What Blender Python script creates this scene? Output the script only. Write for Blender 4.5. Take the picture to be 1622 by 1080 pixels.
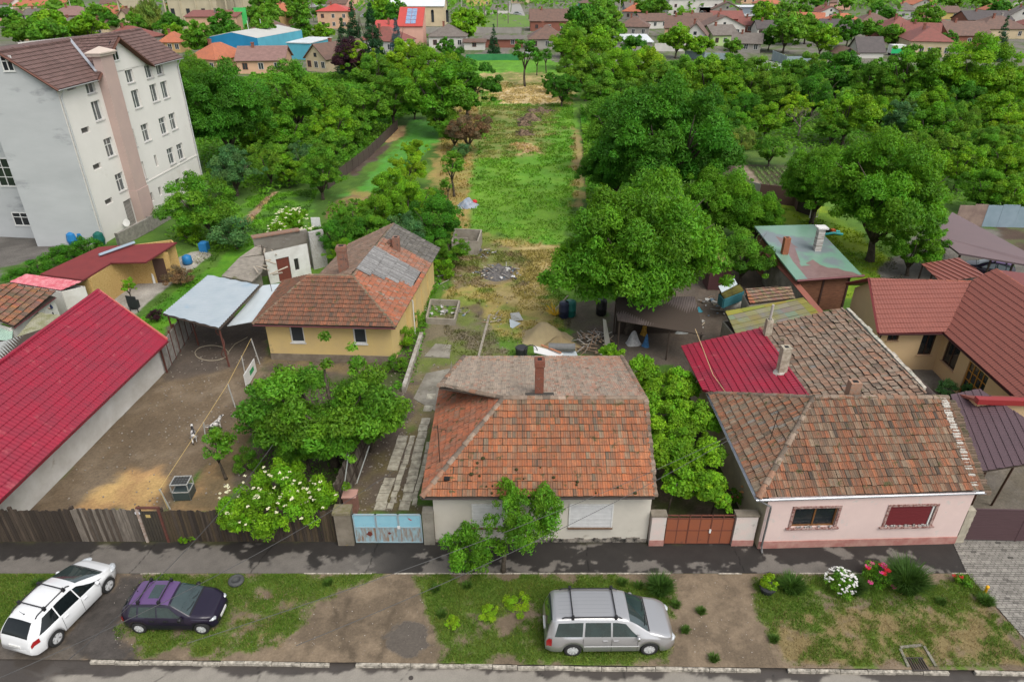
import bpy, math, random
import numpy as np
from mathutils import Vector, Matrix
R = math.radians
for o in list(bpy.data.objects): bpy.data.objects.remove(o)
scene = bpy.context.scene
COL = scene.collection
# ---------------------------------------------------------------- camera, sky, sun, exposure
CAM_H, PITCH = 23.0, R(29.0)
cd = bpy.data.cameras.new('camera'); cam = bpy.data.objects.new('camera', cd); COL.objects.link(cam)
cam.location = (0, 0, CAM_H); cam.rotation_euler = (R(90) - PITCH, 0, 0)
cd.sensor_width = 36; cd.lens = 24; cd.clip_start = 0.5; cd.clip_end = 4000
scene.camera = cam
w = bpy.data.worlds.new('World'); scene.world = w; w.use_nodes = True
wn = w.node_tree; wn.nodes.clear()
sky = wn.nodes.new('ShaderNodeTexSky'); sky.sky_type = 'NISHITA'; sky.sun_disc = False
SUN_EL, SUN_AZ = R(55), R(140)
sky.sun_elevation = SUN_EL; sky.sun_rotation = SUN_AZ; sky.air_density = 1.0; sky.dust_density = 3.0; sky.ozone_density = 1.0
bg = wn.nodes.new('ShaderNodeBackground'); bg.inputs[1].default_value = 0.15
wo = wn.nodes.new('ShaderNodeOutputWorld')
hs_ = wn.nodes.new("ShaderNodeHueSaturation"); hs_.inputs["Saturation"].default_value = .3; wn.links.new(sky.outputs[0], hs_.inputs["Color"]); wn.links.new(hs_.outputs[0], bg.inputs[0]); wn.links.new(bg.outputs[0], wo.inputs[0])
sd = bpy.data.lights.new('sun', 'SUN'); sd.energy = 1.3; sd.angle = R(40); sd.color = (1.0, 0.94, 0.84)
sun = bpy.data.objects.new('sun', sd); COL.objects.link(sun); sun.location = (0, -20, 60)
# light comes from azimuth SUN_AZ (clockwise from +Y), elevation SUN_EL
sx, sy, sz = math.sin(SUN_AZ) * math.cos(SUN_EL), math.cos(SUN_AZ) * math.cos(SUN_EL), math.sin(SUN_EL)
sun.rotation_euler = Vector((sx, sy, sz)).to_track_quat('Z', 'Y').to_euler()
scene.view_settings.view_transform = 'Standard'; scene.view_settings.look = 'None'
scene.view_settings.gamma = 1; scene.view_settings.exposure = 0.55
scene.render.engine = 'CYCLES'
scene.cycles.max_bounces = 6; scene.cycles.diffuse_bounces = 3; scene.cycles.transparent_max_bounces = 8

# ---------------------------------------------------------------- survey helpers: where a line of sight of the photo meets a height
_c, _s = math.cos(PITCH), math.sin(PITCH)
def W(u, v, z=0.0):
 a = (u - 811) / 1081; b = (540 - v) / 1081
 dz = -_s + b * _c; dy = _c + b * _s; t = (z - CAM_H) / dz
 return Vector((a * t, dy * t, z))
def WY(u, v, y):
 a = (u - 811) / 1081; b = (540 - v) / 1081
 dz = -_s + b * _c; dy = _c + b * _s; t = y / dy
 return Vector((a * t, y, CAM_H + dz * t))
def PX(p):
 D = CAM_H - p[2]; up = p[1] * _s - D * _c; de = p[1] * _c + D * _s
 return (811 + 1081 * p[0] / de, 540 - 1081 * up / de)

# ---------------------------------------------------------------- materials
MATS = {}
def mat(name, c, c2=None, scale=2.0, amt=0.5, rough=0.85, bump=0.0, bscale=20.0, metal=0.0, spec=0.3,
  attr=False, trans=0.0, c3=None, scale3=0.6, thr3=0.6, stretch=None, emis=None, coat=0.0, alpha=None, rough2=None, c2f=1.0):
 if name in MATS: return MATS[name]
 m = bpy.data.materials.new(name); m.use_nodes = True; nt = m.node_tree; N = nt.nodes; L = nt.links
 b = N['Principled BSDF']; b.inputs['Roughness'].default_value = rough; b.inputs['Metallic'].default_value = metal
 b.inputs['Specular IOR Level'].default_value = spec
 if coat: b.inputs['Coat Weight'].default_value = coat; b.inputs['Coat Roughness'].default_value = 0.06
 tc = N.new('ShaderNodeTexCoord'); co = tc.outputs['Object']
 if stretch:
  mp = N.new('ShaderNodeMapping'); mp.inputs['Scale'].default_value = stretch; L.new(co, mp.inputs[0]); co = mp.outputs[0]
 def noise(sc, det=6, rg=0.6):
  n = N.new('ShaderNodeTexNoise'); n.inputs['Scale'].default_value = sc; n.inputs['Detail'].default_value = det
  n.inputs['Roughness'].default_value = rg; L.new(co, n.inputs['Vector']); return n.outputs['Fac']
 def ramp(f, lo, hi):
  r = N.new('ShaderNodeMapRange'); r.inputs[1].default_value = lo; r.inputs[2].default_value = hi; L.new(f, r.inputs[0]); r.clamp = True
  return r.outputs[0]
 def mixc(f, A, B, fac=None):
  x = N.new('ShaderNodeMix'); x.data_type = 'RGBA'
  if f is None: x.inputs[0].default_value = fac
  else: L.new(f, x.inputs[0])
  for i, q in ((6, A), (7, B)):
   if isinstance(q, tuple): x.inputs[i].default_value = (*q[:3], 1)
   else: L.new(q, x.inputs[i])
  return x.outputs[2]
 if attr:
  a = N.new('ShaderNodeAttribute'); a.attribute_name = 'col'; base = a.outputs['Color']
  if c is not None and c != (1, 1, 1):
   x = N.new('ShaderNodeMix'); x.data_type = 'RGBA'; x.blend_type = 'MULTIPLY'; x.inputs[0].default_value = 1
   L.new(base, x.inputs[6]); x.inputs[7].default_value = (*c, 1); base = x.outputs[2]
 else: base = c
 if c2 is not None:
  f = ramp(noise(scale), 0.5 - 0.22 / max(amt, .01) * .5, 0.5 + 0.22 / max(amt, .01) * .5)
  if c2f < 1:
   mf = N.new('ShaderNodeMath'); mf.operation = 'MULTIPLY'; L.new(f, mf.inputs[0]); mf.inputs[1].default_value = c2f; f = mf.outputs[0]
  base = mixc(f, base, c2)
 if c3 is not None:
  f = ramp(noise(scale3, 8, .65), thr3, thr3 + 0.08); base = mixc(f, base, c3)
 if isinstance(base, tuple): b.inputs['Base Color'].default_value = (*base[:3], 1)
 else: L.new(base, b.inputs['Base Color'])
 if rough2 is not None:
  f = ramp(noise(scale3, 8, .65), thr3, thr3 + 0.08)
  r = N.new('ShaderNodeMapRange'); L.new(f, r.inputs[0]); r.inputs[3].default_value = rough; r.inputs[4].default_value = rough2
  L.new(r.outputs[0], b.inputs['Roughness'])
 if bump:
  bn = N.new('ShaderNodeBump'); bn.inputs['Strength'].default_value = min(1, bump); bn.inputs['Distance'].default_value = 0.05 * max(1, bump)
  L.new(noise(bscale, 5), bn.inputs['Height']); L.new(bn.outputs[0], b.inputs['Normal'])
 if emis: b.inputs['Emission Color'].default_value = (*emis, 1); b.inputs['Emission Strength'].default_value = 1
 if trans:
  t = N.new('ShaderNodeBsdfTranslucent'); ms = N.new('ShaderNodeMixShader'); ms.inputs[0].default_value = trans
  hs = N.new('ShaderNodeHueSaturation'); hs.inputs['Value'].default_value = 1.3; hs.inputs['Hue'].default_value = 0.485
  if isinstance(base, tuple): hs.inputs['Color'].default_value = (*base[:3], 1)
  else: L.new(base, hs.inputs['Color'])
  L.new(hs.outputs[0], t.inputs['Color'])
  out = N['Material Output']; L.new(b.outputs[0], ms.inputs[1]); L.new(t.outputs[0], ms.inputs[2]); L.new(ms.outputs[0], out.inputs[0])
 MATS[name] = m
 return m

# ---------------------------------------------------------------- objects
ORG = {}
def tag(o, label=None, cat=None, group=None, kind=None):
 if label: o['label'] = label
 if cat: o['category'] = cat
 if group: o['group'] = group
 if kind: o['kind'] = kind
 return o
def thing(name, label, cat, loc=(0, 0, 0), group=None, rz=0.0):
 o = bpy.data.objects.new(name, None); COL.objects.link(o); o.location = loc; o.rotation_euler = (0, 0, rz)
 o.empty_display_size = 0.3; ORG[o] = Vector(loc) if rz == 0 else Vector((0, 0, 0))
 return tag(o, label, cat, group)
class MB:
 def __init__(s): s.v = []; s.f = []; s.c = []
 def face(s, pts, c=None):
  n = len(s.v); s.v += [tuple(p) for p in pts]; s.f.append(tuple(range(n, n + len(pts)))); s.c.append(c)
 def mesh(s, V, Fs, c=None):
  n = len(s.v); s.v += [tuple(p) for p in V]
  for f in Fs: s.f.append(tuple(i + n for i in f)); s.c.append(c)
 def box(s, a, b, c=None, rz=0, piv=None):
  x0, y0, z0 = a; x1, y1, z1 = b
  V = [(x0,y0,z0),(x1,y0,z0),(x1,y1,z0),(x0,y1,z0),(x0,y0,z1),(x1,y0,z1),(x1,y1,z1),(x0,y1,z1)]
  if rz:
   p = piv or ((x0+x1)/2, (y0+y1)/2); cc, ss = math.cos(rz), math.sin(rz)
   V = [(p[0]+(x-p[0])*cc-(y-p[1])*ss, p[1]+(x-p[0])*ss+(y-p[1])*cc, z) for x, y, z in V]
  s.mesh(V, [(0,3,2,1),(4,5,6,7),(0,1,5,4),(1,2,6,5),(2,3,7,6),(3,0,4,7)], c); return s
 def prism(s, poly, z0, z1, c=None):
  n = len(poly); A = sum(poly[i][0]*poly[(i+1)%n][1]-poly[(i+1)%n][0]*poly[i][1] for i in range(n))
  if A < 0: poly = poly[::-1]
  V = [(p[0], p[1], z0) for p in poly] + [(p[0], p[1], z1) for p in poly]
  F = [tuple(range(n-1, -1, -1)), tuple(range(n, 2*n))] + [(i, (i+1)%n, (i+1)%n+n, i+n) for i in range(n)]
  s.mesh(V, F, c); return s
 def slab(s, pts, th, c=None, up=None):
  """thick plate: polygon pts (3D) plus thickness th below it along its normal"""
  P = [Vector(p) for p in pts]; nrm = Vector((0,0,0))
  for i in range(len(P)): nrm += P[i].cross(P[(i+1) % len(P)])
  nrm.normalize()
  if nrm.z < -1e-6 or (up is not None and nrm.dot(Vector(up)) < 0): nrm = -nrm; P = P[::-1]
  n = len(P); V = P + [p - nrm*th for p in P]
  F = [tuple(range(n)), tuple(range(2*n-1, n-1, -1))] + [((i+1)%n, i, i+n, (i+1)%n+n) for i in range(n)]
  s.mesh(V, F, c); return s
 def tube(s, pts, r, n=8, c=None, caps=True):
  pts = [Vector(p) for p in pts]; rs = r if isinstance(r, (list, tuple)) else [r]*len(pts)
  V = []; F = []
  ref = Vector((0.31, 0.17, 0.93))
  for i, p in enumerate(pts):
   d = (pts[min(i+1, len(pts)-1)] - pts[max(i-1, 0)])
   if d.length < 1e-9: d = Vector((0,0,1))
   d.normalize()
   a = d.cross(ref)
   if a.length < 1e-3: a = d.cross(Vector((1,0,0)))
   a.normalize(); b = d.cross(a)
   for k in range(n):
    t = 2*math.pi*k/n; V.append(p + (a*math.cos(t)+b*math.sin(t))*rs[i])
  for i in range(len(pts)-1):
   for k in range(n):
    k2 = (k+1) % n; F.append((i*n+k, i*n+k2, (i+1)*n+k2, (i+1)*n+k))
  if caps: F.append(tuple(range(n-1, -1, -1))); F.append(tuple(range((len(pts)-1)*n, len(pts)*n)))
  s.mesh(V, F, c); return s
 def lathe(s, prof, o=(0,0,0), n=16, c=None, ax='z'):
  V = []; F = []
  for r_, h in prof:
   for k in range(n):
    t = 2*math.pi*k/n; q = (r_*math.cos(t), r_*math.sin(t), h)
    if ax == 'y': q = (q[0], q[2], q[1])
    if ax == 'x': q = (q[2], q[0], q[1])
    V.append((q[0]+o[0], q[1]+o[1], q[2]+o[2]))
  m = len(prof)
  for i in range(m-1):
   for k in range(n): k2 = (k+1)%n; F.append((i*n+k, i*n+k2, (i+1)*n+k2, (i+1)*n+k))
  F.append(tuple(range(n-1,-1,-1))); F.append(tuple(range((m-1)*n, m*n)))
  s.mesh(V, F, c); return s
 def build(s, name, m, parent=None, smooth=False, org=None, label=None, cat=None, group=None, kind=None, obj=None):
  me = bpy.data.meshes.new(name)
  if org is None:
   org = Vector((0,0,0)); p = parent
   while p is not None:
    if p in ORG: org = ORG[p]; break
    p = p.parent
   if parent is None and s.v:
    A = np.array(s.v); org = Vector((float(A[:,0].mean()), float(A[:,1].mean()), float(A[:,2].min())))
  else: org = Vector(org)
  me.from_pydata([(x-org.x, y-org.y, z-org.z) for x, y, z in s.v], [], s.f)
  if any(c is not None for c in s.c):
   a = me.color_attributes.new('col', 'FLOAT_COLOR', 'CORNER')
   cnt = [len(f) for f in s.f]
   arr = np.ones((sum(cnt), 4), np.float32)
   arr[:, :3] = np.repeat(np.array([c if c is not None else (1,1,1) for c in s.c], np.float32), cnt, axis=0)
   a.data.foreach_set('color', arr.ravel())
  me.materials.append(m)
  if smooth: me.polygons.foreach_set('use_smooth', [True]*len(me.polygons))
  o = bpy.data.objects.new(name, me); COL.objects.link(o)
  if parent is not None: o.parent = parent
  else: o.location = org; ORG[o] = org
  return tag(o, label, cat, group, kind)
def fastmesh(name, V, nq, cols, m, parent=None, loc=(0,0,0), quad=4):
 """V (n*quad,3) array of separate quads / tris"""
 me = bpy.data.meshes.new(name); n = len(V)
 me.vertices.add(n); me.vertices.foreach_set('co', V.astype(np.float32).ravel())
 me.loops.add(n); me.loops.foreach_set('vertex_index', np.arange(n, dtype=np.int32))
 k = n // quad
 me.polygons.add(k); me.polygons.foreach_set('loop_start', np.arange(0, n, quad, dtype=np.int32))
 me.polygons.foreach_set('loop_total', np.full(k, quad, np.int32))
 if cols is not None:
  a = me.color_attributes.new('col', 'FLOAT_COLOR', 'CORNER')
  arr = np.ones((n, 4), np.float32); arr[:, :3] = np.repeat(cols, quad, axis=0); a.data.foreach_set('color', arr.ravel())
 me.update(); me.materials.append(m)
 o = bpy.data.objects.new(name, me); COL.objects.link(o); o.location = loc
 if parent is not None: o.parent = parent
 return o
def copy_tree(o, parent=None):
 c = o.copy(); COL.objects.link(c); c.parent = parent
 for ch in list(o.children): copy_tree(ch, c)
 return c

# ---------------------------------------------------------------- roof coverings as real geometry
def clip(poly, hp):
 for (a, b, c) in hp:
  out = []
  for i in range(len(poly)):
   p, q = poly[i], poly[(i+1) % len(poly)]
   dp, dq = a*p[0]+b*p[1]+c, a*q[0]+b*q[1]+c
   if dp >= 0: out.append(p)
   if (dp >= 0) != (dq >= 0):
    t = dp/(dp-dq); out.append(tuple(p[k]+(q[k]-p[k])*t for k in range(3)))
  poly = out
  if len(poly) < 3: return []
 return poly
def cover(mb, pts, style='clay', pal=None, seed=1, tw=0.22, tl=0.33, eave=None, bf=0.03, jit=0.0, colfn=None, amp=0.018, step=0.03):
 """cover a planar convex roof face with rows of tiles; pts[0]->pts[1] is the eave unless eave=(a,b)"""
 rnd = random.Random(seed); P = [Vector(p) for p in pts]
 nrm = Vector((0,0,0))
 for i in range(len(P)): nrm += P[i].cross(P[(i+1) % len(P)])
 nrm.normalize()
 if nrm.z < 0: nrm = -nrm
 e0, e1 = (Vector(eave[0]), Vector(eave[1])) if eave else (P[0], P[1])
 ex = (e1-e0); ex = (ex - nrm*ex.dot(nrm)).normalized(); ey = nrm.cross(ex)
 if ey.z < 0: ex = -ex; ey = -ey
 O = P[0]; Q = [((p-O).dot(ex), (p-O).dot(ey)) for p in P]
 ar = sum(Q[i][0]*Q[(i+1)%len(Q)][1]-Q[(i+1)%len(Q)][0]*Q[i][1] for i in range(len(Q)))
 if ar < 0: Q = Q[::-1]
 hp = []
 for i in range(len(Q)):
  (x0,y0),(x1,y1) = Q[i], Q[(i+1)%len(Q)]; l = math.hypot(x1-x0,y1-y0)
  if l < 1e-6: continue
  hp.append((-(y1-y0)/l, (x1-x0)/l, (x0*(y1-y0)-y0*(x1-x0))/l))
 xs = [q[0] for q in Q]; ys = [q[1] for q in Q]
 x0, x1, y0, y1 = min(xs), max(xs), min(ys), max(ys)
 def put(cell, c):
  ins = all(a*p[0]+b*p[1]+k >= 0 for p in cell for a, b, k in hp)
  r = cell if ins else clip(cell, hp)
  if len(r) >= 3: mb.face([O + ex*p[0] + ey*p[1] + nrm*p[2] for p in r], c)
 nr = int(math.ceil((y1-y0)/tl)); nc = int(math.ceil((x1-x0)/tw))
 if style == 'clay': prof = [(0,.35),(.16,1),(.34,.1),(.52,.05),(.68,.8),(.84,.05),(1,.35)]
 elif style == 'metal': prof = [(0,0),(.25,.5),(.5,1),(.75,.5),(1,0)]
 elif style == 'corr': prof = [(0,0),(.5,1),(1,0)]
 elif style == 'seam': prof = [(0,0),(.93,0),(.94,1),(.99,1),(1,0)]
 else: prof = [(0,0),(1,0)]
 strk = [rnd.uniform(.84,1.1) for _ in range(nc+2)]
 for r in range(nr):
  ya = y0 + r*tl; yb = ya + tl
  sag = 0
  for k in range(nc):
   xa = x0 + k*tw; jx = rnd.uniform(-jit,jit); jz = abs(rnd.gauss(0, jit*.6)); jy = rnd.uniform(-jit,jit)*1.2
   xm, ym = xa+tw/2, ya+tl/2
   if any(a*xm+b*ym+q < -max(tw,tl) for a, b, q in hp): continue
   if colfn: c = colfn(xm-x0, ym-y0, x1-x0, y1-y0, rnd)
   elif pal: c = rnd.choices(pal[0], pal[1])[0]; f = rnd.uniform(.82,1.15); c = tuple(q*f for q in c)
   else: c = None
   if c == 'gap': continue
   if style == 'clay': c = tuple(q*strk[k] for q in c)
   za, zb = (step*1.5 if style == 'clay' else step) + jz, 0.004 + jz*.5
   for i in range(len(prof)-1):
    (p, h), (p2, h2) = prof[i], prof[i+1]
    if style == 'clay' and i in (1, 4) and (colfn or pal):
     c2_ = colfn(xm-x0, ym-y0, x1-x0, y1-y0, rnd) if colfn else rnd.choice(pal[0])
     if c2_ != 'gap': c = tuple(.55*a_+.45*b_*strk[k+1] for a_, b_ in zip(c, c2_))
    A = (xa+p*tw+jx, ya+jy, bf+za+h*amp); B = (xa+p2*tw+jx, ya+jy, bf+za+h2*amp)
    C = (xa+p2*tw+jx, yb+jy*.3, bf+zb+h2*amp); D = (xa+p*tw+jx, yb+jy*.3, bf+zb+h*amp)
    put([A,B,C,D], c)
    if style in ('clay','metal') : # butt end, darkened to paint the shadow of the row step
     cc = tuple(q*.2 for q in c) if c else None
     put([(A[0],A[1]+.0005,bf-.005),(B[0],B[1]+.0005,bf-.005),B,A], cc) if False else None
     A2 = O+ex*A[0]+ey*A[1]+nrm*(bf-.004); B2 = O+ex*B[0]+ey*B[1]+nrm*(bf-.004)
     if all(a*q[0]+b*q[1]+kk >= 0 for q in (A,B) for a,b,kk in hp):
      mb.face([A2, B2, O+ex*B[0]+ey*B[1]+nrm*B[2], O+ex*A[0]+ey*A[1]+nrm*A[2]], cc)
def caps(mb, a, b, pal, seed=3, r=0.13, l=0.36, sq=.75, raise_=0.03):
 """row of half round ridge tiles from a to b"""
 rnd = random.Random(seed); a, b = Vector(a), Vector(b); d = b-a; n = max(1, int(d.length/l)); d.normalize()
 sd = d.cross(Vector((0,0,1))).normalized(); up = sd.cross(d)
 for i in range(n):
  p = a + (b-a)*(i/n); q = a + (b-a)*((i+1.08)/n)
  jz = rnd.uniform(-.012,.012); r0 = r*rnd.uniform(.95,1.1); c = rnd.choices(pal[0], pal[1])[0]; f = rnd.uniform(.8,1.2); c = tuple(x*f for x in c)
  V = []; 
  for e, rr in ((p, r0*1.08), (q, r0*.92)):
   for k in range(7):
    t = math.pi*k/6; V.append(e + sd*math.cos(t)*rr + up*(math.sin(t)*rr*sq + raise_ + jz - .03))
  F = [(k, k+1, k+8, k+7) for k in range(6)] + [tuple(range(7)), tuple(range(13,6,-1))]
  mb.mesh(V, F, c)
# palettes: (colours, weights)
CLAY = ([(.37,.115,.045),(.31,.11,.05),(.25,.12,.065),(.25,.18,.115),(.11,.075,.05),(.42,.16,.07)], [8,6,5,4,1.5,3])
CLAY2 = ([(.27,.095,.045),(.21,.10,.055),(.17,.11,.07),(.25,.18,.12),(.06,.045,.035),(.33,.12,.055)], [5,5,5,5,2,3])
GREYCLAY = ([(.27,.215,.165),(.33,.26,.20),(.33,.17,.115),(.22,.18,.145),(.12,.085,.06)], [6,5,5,4,.7])
BROWNCLAY = ([(.23,.085,.045),(.19,.085,.05),(.15,.08,.05),(.28,.10,.05),(.09,.06,.045)], [5,6,5,3,1.5])
RIDGE = ([(.26,.19,.14),(.30,.16,.10),(.17,.13,.10),(.33,.25,.19)], [4,3,3,2])

def inpoly(X, Y, poly):
 ins = np.zeros(X.shape, bool); n = len(poly)
 for i in range(n):
  x0, y0 = poly[i][0], poly[i][1]; x1, y1 = poly[(i+1)%n][0], poly[(i+1)%n][1]
  if y0 == y1: continue
  c = ((y0 > Y) != (y1 > Y)) & (X < (x1-x0)*(Y-y0)/(y1-y0)+x0); ins ^= c
 return ins
def sdist(X, Y, poly):
 d = np.full(X.shape, 1e9); n = len(poly)
 for i in range(n):
  x0, y0 = poly[i][0], poly[i][1]; x1, y1 = poly[(i+1)%n][0], poly[(i+1)%n][1]
  dx, dy = x1-x0, y1-y0; L2 = dx*dx+dy*dy+1e-12
  t = np.clip(((X-x0)*dx+(Y-y0)*dy)/L2, 0, 1); d = np.minimum(d, np.hypot(X-x0-t*dx, Y-y0-t*dy))
 return np.where(inpoly(X, Y, poly), d, -d)
_rng = np.random.RandomState(5)
def vnoise(X, Y, sc, seed=0):
 """smooth value noise in numpy"""
 r = np.random.RandomState(seed); T = r.rand(256, 256)
 x = X/sc + 1000.3; y = Y/sc + 1000.7; xi = np.floor(x).astype(int); yi = np.floor(y).astype(int); fx = x-xi; fy = y-yi
 fx = fx*fx*(3-2*fx); fy = fy*fy*(3-2*fy)
 g = lambda i, j: T[i % 256, j % 256]
 return (g(xi,yi)*(1-fx)+g(xi+1,yi)*fx)*(1-fy)+(g(xi,yi+1)*(1-fx)+g(xi+1,yi+1)*fx)*fy
def fbm(X, Y, sc, seed=0, o=4):
 s_ = 0; a = 0.5; t = 0
 for k in range(o): s_ = s_ + a*vnoise(X, Y, sc/2**k, seed+k); t += a; a *= .55
 return s_/t
# ---------------------------------------------------------------- ground
def ground_mat(name, bump=0.6, bscale=14.0, fine=60.0, amt=.35):
 m = bpy.data.materials.new(name); m.use_nodes = True; nt = m.node_tree; N = nt.nodes; L = nt.links
 b = N['Principled BSDF']; b.inputs['Specular IOR Level'].default_value = .3
 a = N.new('ShaderNodeAttribute'); a.attribute_name = 'col'
 g = N.new('ShaderNodeNewGeometry')
 def noise(sc, det, rg=.65):
  n = N.new('ShaderNodeTexNoise'); n.inputs['Scale'].default_value = sc; n.inputs['Detail'].default_value = det; n.inputs['Roughness'].default_value = rg
  L.new(g.outputs['Position'], n.inputs['Vector']); return n.outputs['Fac']
 n1 = noise(fine*.12, 8); n2 = noise(fine, 3)
 ad = N.new('ShaderNodeMath'); ad.operation = 'ADD'; L.new(n1, ad.inputs[0]); L.new(n2, ad.inputs[1])
 mr = N.new('ShaderNodeMapRange'); mr.inputs[1].default_value = .7; mr.inputs[2].default_value = 1.3; mr.inputs[3].default_value = 1-amt; mr.inputs[4].default_value = 1+amt
 L.new(ad.outputs[0], mr.inputs[0])
 mx = N.new('ShaderNodeVectorMath'); mx.operation = 'SCALE'; L.new(a.outputs['Color'], mx.inputs[0]); L.new(mr.outputs[0], mx.inputs['Scale'])
 L.new(mx.outputs[0], b.inputs['Base Color'])
 rr = N.new('ShaderNodeMapRange'); L.new(a.outputs['Alpha'], rr.inputs[0]); rr.inputs[3].default_value = .95; rr.inputs[4].default_value = .08
 L.new(rr.outputs[0], b.inputs['Roughness'])
 bn = N.new('ShaderNodeBump'); bn.inputs['Distance'].default_value = .06
 iv = N.new('ShaderNodeMath'); iv.operation = 'MULTIPLY_ADD'; L.new(a.outputs['Alpha'], iv.inputs[0]); iv.inputs[1].default_value = -bump; iv.inputs[2].default_value = bump; iv.use_clamp = True
 L.new(iv.outputs[0], bn.inputs['Strength']); L.new(noise(bscale, 7), bn.inputs['Height']); L.new(bn.outputs[0], b.inputs['Normal'])
 return m
def sheet(name, xs, ys, zf, cf, m, kind='structure'):
 X, Y = np.meshgrid(np.array(xs), np.array(ys)); Z = zf(X, Y); Cc, A = cf(X, Y)
 ny, nx = X.shape; V = np.stack([X, Y, Z], -1).reshape(-1, 3)
 i = np.arange((nx-1)*(ny-1)); r = i // (nx-1); c = i % (nx-1); a0 = r*nx+c
 Fv = np.stack([a0, a0+1, a0+nx+1, a0+nx], 1).astype(np.int32)
 me = bpy.data.meshes.new(name); me.vertices.add(len(V)); me.vertices.foreach_set('co', V.astype(np.float32).ravel())
 me.loops.add(Fv.size); me.loops.foreach_set('vertex_index', Fv.ravel()); me.polygons.add(len(Fv))
 me.polygons.foreach_set('loop_start', np.arange(0, Fv.size, 4, dtype=np.int32)); me.polygons.foreach_set('loop_total', np.full(len(Fv), 4, np.int32))
 at = me.color_attributes.new('col', 'FLOAT_COLOR', 'POINT'); arr = np.concatenate([Cc.reshape(-1, 3), A.reshape(-1, 1)], 1).astype(np.float32)
 at.data.foreach_set('color', arr.ravel()); me.update(); me.polygons.foreach_set('use_smooth', [True]*len(Fv)); me.materials.append(m)
 o = bpy.data.objects.new(name, me); COL.objects.link(o); return tag(o, kind=kind)
def ss(x, a, b): t = np.clip((x-a)/(b-a), 0, 1); return t*t*(3-2*t)
def wp(px, z=0): return [tuple(W(u, v, z)[:2]) for u, v in px]
G_LAWN = (.095,.24,.012); G_FIELD = (.095,.235,.018); STRAW = (.40,.30,.13); DRY = (.24,.205,.06); DIRT = (.17,.13,.088); MUD = (.10,.078,.06)
CROP = (.075,.26,.025); SOIL = (.075,.05,.037); CONC = (.27,.25,.215); GARDEN = (.05,.11,.014); PAVE = (.16,.145,.125)
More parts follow.
